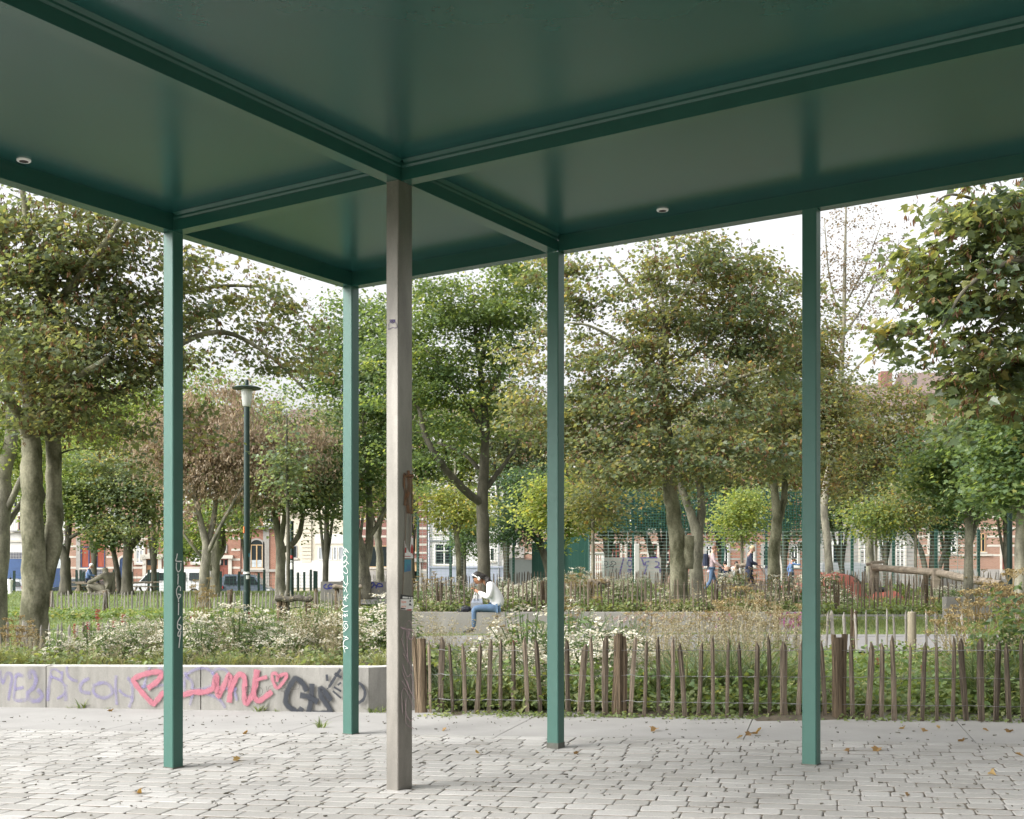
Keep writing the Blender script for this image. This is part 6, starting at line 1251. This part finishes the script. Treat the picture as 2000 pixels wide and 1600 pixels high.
# ---------------------------------------------------------------- logs, mound, tables, statue
def P3(px, py, Z): return P(px, py, Z)
def guard(px0, px1, py, Z, r, label, mlog, postpx, strap=True):
    a, c = P(px0,py,Z), P(px1,py-1,Z); root = thing('log_guard', (a.x,Z,G(a.x,Z)), label, 'tree guard'); mb = MB()
    n = 10; pts = [a.lerp(c, i/n)+Vector((0,0,.02*math.sin(i*1.3))) for i in range(n+1)]; mb.tube(pts, [r*(1+.08*math.sin(i*2.1)) for i in range(n+1)], 10); mb.build('cross_log', mlog, root)
    for p in postpx: q = P(p,py,Z+.05); mb = MB(); mb.tube([(q.x,Z+.05,min(G(q.x,Z),q.z-.3)-.05),(q.x,Z+.05,q.z-r*.5)], [.075,.07], 8); mb.build('leg', 'split_log', root)
    if strap: mb = MB(); mb.tube([a+Vector((.02,-.06,-.16)), a.lerp(c,.35)+Vector((0,-.08,-.24)), a.lerp(c,.7)+Vector((0,-.08,-.20)), c+Vector((-.05,-.05,-.15))], .028, 5, flat=.4); mb.build('strap', 'rubber', root)
guard(538,610,1170,29.5,.075,'dark log tree guard on two stakes with a black strap','dark_log',(546,602,556))
guard(650,707,1147,38,.07,'pale log tree guard crossing behind the corner post','log_wood',(658,700),False)
guard(1150,1191,1137,29.8,.07,'short log tree guard among dry seed heads','log_wood',(1154,1187))
guard(1338,1352,1104,44,.09,'pale log guard beside the twin trunk','wall_top',(1340,1350),False)
guard(1437,1462,1105,45,.07,'log guard around the pale green young maple','log_wood',(1439,1460),False)
bmr = thing('balance_beam', (PX(1830,38),38,G(PX(1830,38),38)), 'long peeled log beam sloping down to the right on posts', 'beam')
pts = [P(1707,1108,40), P(1760,1113,39.2), P(1830,1119,38), P(1880,1129,37), P(1920,1136,36.4), P(1955,1143,35.8)]
mb = MB(); mb.tube(smooth_line(pts,4), [.105+.01*math.sin(i*1.9)+.0015*i for i in range(21)], 12); mb.build('beam', 'log_wood', bmr)
for p, t_, Z in ((1708,1101,40.1),(1829,1110,38.0),(1948,1140,36)): q = P(p,t_,Z); mb = MB(); mb.bevbox((q.x-.13,Z-.09,G(q.x,Z)-.1),(q.x+.13,Z+.09,q.z),.02); mb.build('leg', 'log_wood', bmr)
mb = MB(); mb.tube([P(1692,1103,40.2),P(1706,1099,40.1),P(1727,1098,40.1)], [.05,.06,.045], 8); mb.build('branch', 'log_wood', bmr)
for i, (p0, p1, y, Z, lb) in enumerate(((1928,2040,1148,33,'dark stacked log lying across at the right edge'),(1945,2040,1163,32.6,'second dark log below the stacked one at the right edge'))):
    a, c = P(p0,y,Z), P(p1,y-2,Z); root = thing('log', (a.x,Z,G(a.x,Z)), lb, 'log'); mb = MB(); n = 8; mb.tube([a.lerp(c,k/n) for k in range(n+1)], [.10*(1+.1*math.sin(k*2)) for k in range(n+1)], 10); mb.build('trunk', 'dark_log', root)
    mb = MB(); mb.tube([(a.x+.25,Z,G(a.x,Z)-.1),(a.x+.25,Z,a.z-.07)], .09, 8); mb.build('leg', 'split_log', root)
mat('rubber_red', (.33,.105,.075), rough=.95, var=.12, scale=3, fine=(60,.2))
md = thing('play_mound', (PX(1610,40),40,.5), 'brick-red rubber climbing mound with small holds', 'play mound')
def dome(px, pytop, wpx, Z, pyb, name='dome', root=md, p=.75, m='rubber_red'):
    c = P(px, pytop, Z); zb = G(c.x, Z)-.1; hh = c.z-zb; rr = wpx*Z/F; mb = MB()
    mb.lathe((c.x,Z,zb), [(rr*math.cos(t)**p, hh*math.sin(t)) for t in [i*math.pi/2/9 for i in range(9)]]+[(.02,hh)], 28); return mb.build(name, m, root, smooth=True), c, rr, hh, zb
dome(1594,1137,104,40.6,0); d1, c, rr, hh, zb = dome(1632,1120,58,40.2,0)
d2 = dome(1732,1153,36,39,0)
mb = MB(); c2 = P(1722,1149,38.9); mb.ball((c2.x,38.9,c2.z-.06),(.20,.2,.10),12,6); mb.build('cap', 'rubber', md)
mb = MB()
for i in range(16):
    t = R.uniform(.25,1.3); a = R.uniform(math.pi*1.05, math.pi*1.95) if i < 10 else math.pi*2-.1*i*.2
    if i >= 10: t = 1.15-.09*(i-10); a = -.25
    mb.ball((c.x+rr*math.cos(t)**.75*math.cos(a), 40.2+rr*math.cos(t)**.75*math.sin(a), zb+hh*math.sin(t)), (.07,.07,.05), 8, 5)
mb.build('holds', 'bark_dark', md)
def picnic(px0, px1, py, Z, label):
    a, c = P(px0,py,Z), P(px1,py,Z); zg = G(a.x,Z); zt = a.z; root = thing('picnic_table', ((a.x+c.x)/2,Z,zg), label, 'table', 'picnic tables on the lawn edge')
    mb = MB()
    for k in range(4): mb.box((a.x,Z-.36+.18*k,zt-.05),(c.x,Z-.36+.18*k+.165,zt))
    mb.build('tabletop', 'log_wood', root)
    for yy in (-.75,.58): mb = MB(); mb.box((a.x,Z+yy,zg+.40),(c.x,Z+yy+.2,zg+.45)); mb.build('bench', 'log_wood', root)
    for xx in (a.x+.25, c.x-.35):
        mb = MB(); mb.obox((xx,Z,zg),(1,0,0),(0,1,0),(0,0,1),(0,-.7,.36),(.09,.7,.398)); mb.hexa([(xx+.01,Z-.7,zg-.05),(xx+.08,Z-.7,zg-.05),(xx+.08,Z-.6,zg-.05),(xx+.01,Z-.6,zg-.05),(xx+.01,Z-.25,zt-.052),(xx+.08,Z-.25,zt-.052),(xx+.08,Z-.15,zt-.052),(xx+.01,Z-.15,zt-.052)]); mb.hexa([(xx+.01,Z+.6,zg-.05),(xx+.08,Z+.6,zg-.05),(xx+.08,Z+.7,zg-.05),(xx+.01,Z+.7,zg-.05),(xx+.01,Z+.15,zt-.052),(xx+.08,Z+.15,zt-.052),(xx+.08,Z+.25,zt-.052),(xx+.01,Z+.25,zt-.052)]); mb.build('leg', 'log_wood', root)
picnic(-30,14,1141,55,'wooden picnic table at the left picture edge'); picnic(143,176,1144.5,55.5,'wooden picnic table left of the stone figure'); picnic(224,243,1144.5,55.5,'short wooden table right of the stone figure'); picnic(257,306,1145,55.5,'wooden picnic table in front of the white van')
ww = thing('white_stump', (PX(20,53),53,.6), 'white painted stump-like post with a dark top on the lawn at the left', 'post'); mb = MB(); q = P(20,1158,53); mb.lathe((q.x,53,q.z), [(.10,-.05),(.085,.06),(.10,.3),(.115,.45),(.12,.56),(.10,.57)], 12); mb.build('shaft', 'white_paint', ww); mb = MB(); mb.lathe((q.x,53,q.z), [(.05,.571),(.05,.64),(.02,.66)], 10); mb.build('cap', 'rubber', ww)
# ---------------------------------------------------------------- people
mat('skin_brown', (.36,.17,.095), rough=.55, var=.06, scale=8); mat('skin_light', (.50,.30,.22), rough=.55, var=.06); mat('hair_dark', (.014,.010,.008), rough=.5, var=.4, scale=40, bump=.6, bscale=60); mat('hair_blond', (.42,.33,.20), rough=.6, var=.2, scale=30); mat('hair_brown', (.13,.06,.03), rough=.6, var=.2, scale=30)
mat('cloth_white', (.72,.71,.73), rough=.95, var=.06, scale=9, bump=.5, bscale=14); mat('denim', (.075,.125,.205), rough=.9, var=.2, scale=9, fine=(70,.2), bump=.4, bscale=16); mat('cloth_navy', (.02,.026,.05), rough=.9, var=.2); mat('cloth_pink', (.42,.33,.34), rough=.9, var=.15); mat('cloth_grey', (.22,.235,.25), rough=.9, var=.15, scale=10); mat('cloth_lightgrey', (.50,.50,.49), rough=.9, var=.1); mat('cloth_black', (.012,.014,.022), rough=.7, var=.2); mat('cloth_blue', (.10,.16,.30), rough=.9, var=.15); mat('stone_figure', (.25,.23,.18), rough=.95, var=.4, scale=5, fine=(30,.3), bump=.6)
def skin(nodes_, edges, root='pelvis', sub=2):
    names = list(nodes_); me = bpy.data.meshes.new('tmp'); me.from_pydata([nodes_[n][0] for n in names], [(names.index(a), names.index(b)) for a, b in edges], [])
    ob = bpy.data.objects.new('tmp', me); COL.objects.link(ob); ob.modifiers.new('s', 'SKIN'); sv = me.skin_vertices[0].data
    for i, n in enumerate(names):
        r = nodes_[n][1]; sv[i].radius = r if hasattr(r, '__len__') else (r, r); sv[i].use_root = (n == root)
    sm = ob.modifiers.new('d', 'SUBSURF'); sm.levels = sub; sm.render_levels = sub
    dg = bpy.context.evaluated_depsgraph_get(); out = bpy.data.meshes.new_from_object(ob.evaluated_get(dg)); bpy.data.objects.remove(ob)
    mb = MB(); mb.v = [tuple(v.co) for v in out.vertices]; mb.t = [1]*len(mb.v); mb.f = [tuple(p.vertices) for p in out.polygons]; mb.m = [0]*len(mb.f); return mb
def xf(mb, M_): mb.v = [tuple(M_ @ Vector(p)) for p in mb.v]; return mb
def person(label, loc, rot, J, cloth, legs, skinm, hair, hairshape, sc=1.0, shoe='cloth_black', hand_curl=.3, extra=None, top_edges=None, sleeve=1.0):
    """J: joints in metres, x forward, y left, z up from the ground/seat point"""
    root = thing('person', loc, label, 'person'); M_ = Matrix.Translation(Vector(loc)) @ Matrix.Rotation(rot,4,'Z') @ Matrix.Scale(sc,4); V3 = Vector
    nd = {}
    rad = dict(pelvis=(.11,.10),spine=(.095,.085),chest=(.105,.09),neck=.048,head0=.052,hip=.082,knee=.056,ankle=.038,toe=.034,sh=.056,elbow=.040,wrist=.027,palm=(.034,.018))
    for n, p in J.items():
        k = n.rstrip('LR') if n[-1] in 'LR' else n
        nd[n] = (p, rad[k])
    ed_ = [('pelvis','spine'),('spine','chest'),('chest','neck'),('neck','head0')]
    for s_ in 'LR':
        ed_ += [('pelvis','hip'+s_),('hip'+s_,'knee'+s_),('knee'+s_,'ankle'+s_),('ankle'+s_,'toe'+s_),('chest','sh'+s_),('sh'+s_,'elbow'+s_),('elbow'+s_,'wrist'+s_),('wrist'+s_,'palm'+s_)]
    mb = skin(nd, ed_); h0 = V3(J['head0']); hd = (h0-V3(J['neck'])).normalized(); tilt_ = J.get('_t', None)
    f0 = V3((1,0,0)); fw = (f0-hd*f0.dot(hd)).normalized(); hc = h0+hd*.095+fw*.018
    B_ = Matrix((fw, hd.cross(fw), hd)).transposed(); sub = MB(); sub.ball((0,0,0),(.094,.074,.118),14,10)
    for i, v in enumerate(sub.v):                     # jaw, nose and brow
        x_, y_, z_ = v
        if z_ < -.03: y_ *= 1+ (z_+.03)*3.2; x_ += .012
        if x_ > .05 and abs(y_) < .022 and -.045 < z_ < .012: x_ += .022
        sub.v[i] = (x_, y_, z_)
    for s_ in (-1,1): sub.ball((-.005, s_*.076, -.012),(.018,.010,.030),6,5)
    off = len(mb.v); mb.v += [tuple(hc+B_ @ V3(v)) for v in sub.v]; mb.t += sub.t; mb.f += [tuple(i+off for i in f) for f in sub.f]; mb.m += sub.m
    for s_, sg in (('L',1),('R',-1)):                # four fingers and a thumb per hand
        w_, p_ = V3(J['wrist'+s_]), V3(J['palm'+s_]); d = (p_-w_).normalized(); sd_ = V3((0,0,1)).cross(d); sd_ = sd_.normalized() if sd_.length > .1 else V3((0,1,0)); dn = d.cross(sd_).normalized()
        if dn.z > 0: dn = -dn
        for k, ln in enumerate((.062,.072,.068,.054)):
            b0 = p_+d*.025+sd_*(k-1.5)*.017; mb.tube([b0, b0+d*ln*.45+dn*ln*.15*hand_curl*3, b0+d*ln*.7+dn*ln*.45*hand_curl*2.2], [.0085,.008,.006], 6)
        b0 = w_+d*.035-sd_*sg*.028; mb.tube([b0, b0+d*.03-sd_*sg*.022, b0+d*.058-sd_*sg*.018+dn*.012], [.011,.010,.007], 6)
    xf(mb, M_).build('body', skinm, root, smooth=True)
    up = {n: (p, tuple(x_+.03 for x_ in r) if hasattr(r,'__len__') else r+.014) for n, (p, r) in nd.items() if n in ('pelvis','spine','chest','shL','shR','elbowL','elbowR','wristL','wristR')}
    for n in ('wristL','wristR'): e_ = V3(J['elbow'+n[-1]]); up[n] = (tuple(e_.lerp(V3(J[n]), .92*sleeve)), .040)
    up['collar'] = (tuple(V3(J['chest']).lerp(V3(J['neck']),.75)), .062); 
    if J['pelvis'][2] > .5: up['hem'] = ((0,0,J['pelvis'][2]-.11), (.135,.115))
    if extra: up.update(extra[0])
    e2 = [('pelvis','spine'),('spine','chest'),('chest','collar')]+[(a+s_, b+s_) for s_ in 'LR' for a, b in (('sh','elbow'),('elbow','wrist'))]+([('pelvis','hem')] if 'hem' in up else [])+[('chest','shL'),('chest','shR')]+(extra[1] if extra else [])
    xf(skin(up, e2), M_).build('jacket', cloth, root, smooth=True)
    lo = {n: (p, tuple(x_+.010 for x_ in r) if hasattr(r,'__len__') else r+.012) for n, (p, r) in nd.items() if n[:3] in ('pel','hip','kne','ank')}
    xf(skin(lo, [('pelvis','hipL'),('pelvis','hipR'),('hipL','kneeL'),('hipR','kneeR'),('kneeL','ankleL'),('kneeR','ankleR')]), M_).build('trousers', legs, root, smooth=True)
    for s_ in 'LR': mb = MB(); a, t = V3(J['ankle'+s_]), V3(J['toe'+s_]); mb.tube([a+(a-t)*.35+V3((0,0,-.03)), a+V3((0,0,-.022)), a.lerp(t,.6)+V3((0,0,-.004)), t+(t-a)*.25], [.030,.046,.045,.026], 8); xf(mb, M_).build('shoe', shoe, root, smooth=True)
    mb = MB(); hairshape(mb, hc, B_); xf(mb, M_).build('hair', hair, root, smooth=True)
    mb = MB()
    for s_ in (-1,1): mb.ball(hc+B_ @ V3((.088,s_*.030,.006)),(.006,.010,.006),6,4)
    xf(mb, M_).build('eyes', 'cloth_black', root)
    mb = MB(); mb.tube([hc+B_ @ V3((.092,-.020,-.058)), hc+B_ @ V3((.098,0,-.060)), hc+B_ @ V3((.092,.020,-.058))], .005, 5); xf(mb, M_).build('mouth', 'wood_red', root)
    return root, M_, hc, B_
def short_hair(mb, hc, B_):
    o = len(mb.v); mb.ball((0,0,0),(.104,.086,.105),14,9)
    for i in range(o, len(mb.v)):
        x_, y_, z_ = mb.v[i]
        if x_ > .02 and z_ < .05: x_ *= .55; z_ = max(z_, -.02)
        mb.v[i] = tuple(hc+B_ @ Vector((x_-.012, y_, max(z_,-.075)+.022)))
def long_hair(mb, hc, B_):
    short_hair(mb, hc, B_); r = random.Random(4)
    for i in range(46):                              # curly locks falling back over the shoulders
        a = r.uniform(-1.25,1.25); y_ = math.sin(a)*.085; x_ = -math.cos(a)*.075; st_ = hc+B_ @ Vector((x_*.7, y_, r.uniform(.02,.10)))
        e = hc+Vector((-.16-r.uniform(0,.10), y_*1.5+r.gauss(0,.02), -.10-r.uniform(0,.10))); mid = st_.lerp(e,.5)+Vector((-.06,0,.055))
        pts = smooth_line([st_, mid, e], 5); mb.tube([p+Vector((r.gauss(0,.007), r.gauss(0,.007), r.gauss(0,.007))) for p in pts], [.017+.010*math.sin(j) if j < len(pts)-1 else .008 for j in range(len(pts))], 5)
kz = 26.6/F; sx_, sz_ = PX(970,26.75), P(970,1196,26.75).z
def wj(px, py, y): return ((970-px)*kz, y, (1196-py)*kz)            # facing -X: forward = left in the picture
J = dict(pelvis=(.0,0,.10), spine=wj(971,1176,0), chest=wj(965,1156,0), neck=wj(951.5,1144,0), head0=wj(946,1140,0),
  hipL=(.03,.09,.085), hipR=(.03,-.09,.085), kneeL=wj(931,1189,.10), kneeR=wj(936,1190,-.07), ankleL=wj(930.5,1224,.10), ankleR=wj(937,1224,-.06), toeL=wj(916,1229,.11), toeR=wj(924,1229,-.06),
  shL=wj(960,1150,.165), shR=wj(960,1150,-.165), elbowL=wj(957,1171,.20), elbowR=wj(958,1172,-.19), wristL=wj(937,1160,.06), wristR=wj(938,1161,-.04), palmL=wj(932,1156.5,.045), palmR=wj(933,1157,-.025))
rd, M_, hc, B_ = person('seated woman in white jacket and jeans with white headphones, head bent over her hands', (sx_, 26.75, sz_), math.pi, J, 'cloth_white', 'denim', 'skin_brown', 'hair_dark', long_hair, sc=1.13,
  extra=({'pelvis': ((-.01,0,.14),.185), 'spine': (J['spine'],.178), 'chest': (J['chest'],.165), 'collar': ((.155,0,.545),.085), 'shL': (J['shL'],.085), 'shR': (J['shR'],.085), 'elbowL': (J['elbowL'],.068), 'elbowR': (J['elbowR'],.068), 'tail': ((-.02,0,.055), (.19,.10)), 'front': ((.10,0,.15),(.15,.05))}, [('pelvis','tail'),('pelvis','front')]))
mb = MB(); hp = [hc+B_ @ Vector((-.005+.02*math.sin(a), math.cos(a)*.098, math.sin(a)*.135-.005)) for a in [math.pi*i/10 for i in range(11)]]; mb.tube(hp, .011, 6)
for s_ in (-1,1): mb.ball(hc+B_ @ Vector((0,s_*.095,-.02)),(.030,.018,.040),10,6)
xf(mb, M_).build('headphones', 'white_paint', rd, smooth=True)
tb = thing('tote_bag', (PX(931,26.6),26.55,sz_), 'grey two-tone tote bag with pale straps on the wall beside the reader', 'bag')
def bag_shape(pts0, pts1, z0, z1, th0, th1, y): 
    mb = MB(); mb.hexa([(pts0[0],y-th0,z0),(pts0[1],y-th0,z0),(pts0[1],y+th0,z0),(pts0[0],y+th0,z0),(pts1[0],y-th1,z1),(pts1[1],y-th1,z1),(pts1[1],y+th1,z1),(pts1[0],y+th1,z1)]); return mb
Q = lambda px, py: P(px, py, 26.62)
bag_shape((Q(918.5,0).x,Q(942,0).x),(Q(918.8,0).x,Q(942,0).x), sz_+.003, Q(0,1178).z, .08,.07,26.98).build('body', 'cloth_grey', tb)
bag_shape((Q(919,0).x,Q(942,0).x),(Q(922,0).x,Q(941,0).x), Q(0,1178).z+.002, Q(0,1170).z, .07,.05,26.98).build('upper_panel', 'base_blue', tb)
bag_shape((Q(922,0).x,Q(941,0).x),(Q(924,0).x,Q(939,0).x), Q(0,1170).z+.002, Q(0,1163).z, .05,.02,26.98).build('rim', 'cloth_lightgrey', tb)
mb = MB(); mb.tube(smooth_line([Q(923,1172)+Vector((0,.28,0)), Q(926,1160)+Vector((0,.30,0)), Q(930,1157)+Vector((0,.32,0)), Q(930,1172)+Vector((0,.28,0))],4), .012, 5); mb.build('strap', 'cloth_lightgrey', tb)
bk = thing('black_bag', (PX(908,26.8),26.8,sz_), 'small crumpled black bag lying on the wall left of the reader', 'bag'); mb = MB(); c = P(909,1190,26.8); mb.ball((c.x,26.8,sz_+.072),(.125,.09,.07),12,8)
r_ = random.Random(2); mb.v = [(x_+r_.gauss(0,.008), y_+r_.gauss(0,.008), max(sz_+.002, z_+r_.gauss(0,.008))) for x_, y_, z_ in mb.v]; mb.build('body', 'cloth_black', bk); mb = MB(); mb.tube(smooth_line([(c.x-.10,26.78,sz_+.06),(c.x-.17,26.76,sz_+.05),(c.x-.14,26.74,sz_+.015),(c.x-.06,26.74,sz_+.02)],4), .014, 5); mb.build('strap', 'cloth_black', bk)
def walkJ(st_=.28, arm=.2, lean=.03):
    return dict(pelvis=(0,0,.94), spine=(lean*.5,0,1.14), chest=(lean,0,1.35), neck=(lean+.01,0,1.49), head0=(lean+.035,0,1.545), hipL=(0,.09,.90), hipR=(0,-.09,.90), kneeL=(st_*.62,.095,.50), kneeR=(-st_*.15,-.095,.49), ankleL=(st_,.095,.085), ankleR=(-st_*1.15,-.095,.14), toeL=(st_+.16,.10,.05), toeR=(-st_*1.15+.13,-.10,.045),
      shL=(lean-.01,.175,1.43), shR=(lean-.01,-.175,1.43), elbowL=(-arm*.6,.225,1.16), elbowR=(arm*.5,-.225,1.16), wristL=(-arm*.5+.06,.215,.93), wristR=(arm+.16,-.19,.98), palmL=(-arm*.45+.08,.21,.86), palmR=(arm+.22,-.18,.93))
def stand(px, py_feet, Z): p = P(px, py_feet, Z); return (p.x, Z, G(p.x, Z)+.03)
wk0, M0_, hc, B_ = person('walking person in a pale pink top and blue jeans with a navy backpack', stand(1389,1160,43.6), math.radians(0), walkJ(.26), 'cloth_pink', 'denim', 'skin_light', 'hair_brown', short_hair, 1.0)
mb = MB(); mb.bevbox((-.30,-.15,1.02),(-.11,.15,1.46),.05); xf(mb, M0_).build('backpack', 'cloth_navy', wk0)
wk, M_, hc, B_ = person('walking person with pale blond hair in dark clothes behind a pushchair', stand(1463,1160,43.9), 0, dict(walkJ(.24), elbowL=(.05,.21,1.17), wristL=(.30,.16,1.05), palmL=(.37,.15,1.04), elbowR=(.05,-.21,1.17), wristR=(.30,-.16,1.05), palmR=(.37,-.15,1.04)), 'cloth_navy', 'cloth_navy', 'skin_light', 'hair_blond', short_hair, 1.0)
pc = thing('pushchair', (M_.translation.x+.85, 43.9, M_.translation.z), 'grey pushchair pushed by the blond walker', 'pushchair'); o = Vector((M_.translation.x, 43.9, M_.translation.z)); mb = MB()
for s_ in (-.24,.24):
    mb.tube([o+Vector((.40,s_,1.04)), o+Vector((.70,s_,.60)), o+Vector((1.12,s_,.16))], .013, 6); mb.tube([o+Vector((.66,s_,.16)), o+Vector((.95,s_,.62))], .013, 6)
mb.tube([o+Vector((.40,-.24,1.04)), o+Vector((.40,.24,1.04))], .016, 6); mb.build('frame', 'zinc', pc)
mb = MB(); mb.prism([(o.x+.66,o.z+.42),(o.x+1.10,o.z+.42),(o.x+1.12,o.z+.50),(o.x+.84,o.z+.52),(o.x+.66,o.z+.95),(o.x+.58,o.z+.92)], 43.9-.2, 43.9+.2); mb.build('seat', 'cloth_grey', pc)
mb = MB(); mb.prism([(o.x+.58,o.z+.93),(o.x+.70,o.z+1.06),(o.x+.90,o.z+1.08),(o.x+1.04,o.z+.98),(o.x+.98,o.z+.96),(o.x+.70,o.z+.97)], 43.9-.21, 43.9+.21); mb.build('hood', 'cloth_navy', pc)
for xx in (.66,1.12):
    for s_ in (-.26,.26):
        mb = MB(); c = o+Vector((xx,s_,.14)); a_ = [mb.vert((c.x+.13*math.cos(6.283*k/14), c.y-.02, c.z+.13*math.sin(6.283*k/14))) for k in range(14)]; d_ = [mb.vert((c.x+.13*math.cos(6.283*k/14), c.y+.02, c.z+.13*math.sin(6.283*k/14))) for k in range(14)]
        for k in range(14): mb.face((a_[k],a_[(k+1)%14],d_[(k+1)%14],d_[k]))
        mb.face(a_); mb.face(d_[::-1]); mb.build('wheel', 'rubber', pc)
sitJ = dict(pelvis=(0,0,.12), spine=(.0,0,.32), chest=(.03,0,.52), neck=(.05,0,.66), head0=(.08,0,.71), hipL=(.03,.09,.10), hipR=(.03,-.09,.10), kneeL=(.44,.12,.13), kneeR=(.44,-.12,.13), ankleL=(.46,.12,-.30), ankleR=(.42,-.12,-.30), toeL=(.60,.13,-.35), toeR=(.56,-.13,-.35),
  shL=(.03,.17,.60), shR=(.03,-.17,.60), elbowL=(.12,.22,.36), elbowR=(.12,-.22,.36), wristL=(.34,.15,.30), wristR=(.34,-.15,.30), palmL=(.41,.13,.29), palmR=(.41,-.13,.29))
def seated(px, py, Z, rot, label, top, legs, skinm='skin_light', hair='hair_dark'): 
    p = P(px, py, Z); z = max(G(p.x,Z)+.40, 0); bn = thing('bench', (p.x,Z,G(p.x,Z)), 'plain wooden bench under the '+' '.join(label.split()[:6]), 'bench'); mb = MB(); mb.bevbox((p.x-.5,Z-.18,z-.07),(p.x+.5,Z+.18,z-.003),.01); mb.build('seat', 'log_wood', bn)
    for u in (-.4,.4): mb = MB(); mb.box((p.x+u-.06,Z-.12,z-.6),(p.x+u+.06,Z+.12,z-.072)); mb.build('leg', 'log_wood', bn)
    return person(label, (p.x,Z,z), rot, sitJ, top, legs, skinm, hair, short_hair, .95)
seated(1418,1110,51.5,math.radians(100),'seated person in dark blue seen from behind near the cage','cloth_navy','cloth_navy')
seated(1436,1110,51.8,math.radians(60),'seated person in a white top beside the one in dark blue','cloth_white','cloth_navy')
seated(172,1142,54.6,math.radians(10),'seated person in grey-blue with a white cap by the picnic table','cloth_blue','cloth_navy',hair='white_paint')
person('player in a blue shirt with one arm raised inside the sports cage', (PX(1545,62),62,G(PX(1545,62),62)), math.radians(0), dict(walkJ(.2), elbowR=(.24,-.2,1.36), wristR=(.46,-.19,1.38), palmR=(.53,-.18,1.39)), 'cloth_blue', 'cloth_navy', 'skin_brown', 'hair_dark', short_hair, 1.03)
# the stone figure on the lawn
ks = 52/F; S0 = P(212,1157,52); sp_ = lambda px, py, y: (PX(px,52), 52+y, EYE-(py-Y0)*52/F)
fig = thing('stone_statue', (S0.x,52,G(S0.x,52)), 'weathered grey-brown stone statue of a seated figure with an arm on its knee', 'statue')
sk = {'pelvis': (sp_(213,1151,0),(.24,.2)), 'spine': (sp_(212,1139,0),(.20,.17)), 'chest': (sp_(209.5,1128,0),(.20,.17)), 'neck': (sp_(206.5,1119.5,0),0.122), 'head': (sp_(205,1112,0),(.125,.13)), 'headtop': (sp_(205.5,1108,0),(.11,.12)),
  'shR': (sp_(204,1124,-.2),0.141), 'elR': (sp_(193,1131,-.25),0.109), 'wrR': (sp_(180,1137,-.22),0.090), 'haR': (sp_(174,1138,-.2),0.096), 'shL': (sp_(211,1124,.22),0.141), 'elL': (sp_(204,1138,.3),0.109), 'wrL': (sp_(209,1147,.1),0.090), 'haL': (sp_(214,1146.5,-.1),0.090),
  'hpR': (sp_(207,1151,-.15),0.192), 'knR': (sp_(175,1143,-.15),0.166), 'anR': (sp_(181,1157,-.15),0.128), 'toR': (sp_(173,1160,-.15),0.102), 'hpL': (sp_(207,1153,.1),0.179), 'knL': (sp_(188,1155,.0),0.166), 'anL': (sp_(212,1157,-.28),0.128), 'toL': (sp_(220,1156,-.3),0.115)}
xf(skin(sk, [('pelvis','spine'),('spine','chest'),('chest','neck'),('neck','head'),('head','headtop'),('chest','shR'),('shR','elR'),('elR','wrR'),('wrR','haR'),('chest','shL'),('shL','elL'),('elL','wrL'),('wrL','haL'),('pelvis','hpR'),('hpR','knR'),('knR','anR'),('anR','toR'),('pelvis','hpL'),('hpL','knL'),('knL','anL'),('anL','toL')]), Matrix()).build('figure', 'stone_figure', fig, smooth=True)
mb = MB(); a = P(215,1117,52.35); c = P(222,1117,52.35); mb.bevbox((a.x,52.25,G(a.x,52)-.1),(c.x,52.6,a.z),.03); mb.build('back_slab', 'stone_figure', fig)
mb = MB(); mb.bevbox((PX(170,52),51.5,G(S0.x,52)-.2),(PX(223,52),52.5,G(S0.x,52)+.06),.03); mb.build('plinth', 'stone_figure', fig)
for o in SC.objects:
    if o.type == 'MESH' and o.parent is not None and o.name.split('.')[0] in ('flower_heads','seed_heads','blades','foliage'): o['kind'] = 'stuff'

src = [o for o in SC.objects if o.get('label','').startswith('fresh green maple')][0]; src2 = [o for o in SC.objects if o.get('label','').startswith('broad olive-brown')][0]
for i, (x, y, k, sr) in enumerate(((11.5,5.5,.9,src),(13.5,-3.0,1.0,src2),(10.5,0.5,.8,src),(16,9,1.0,src2),(12.5,-9,1.0,src),(18,2,1.1,src2))): copy_tree(sr, (x, y, .1), 2.1*x, k, '%s added maple from the front right of the plaza, outside the picture, shading that side' % ORD[i], 'added shade maples right of the plaza')  # unseen maples added only to shade the plaza from the right
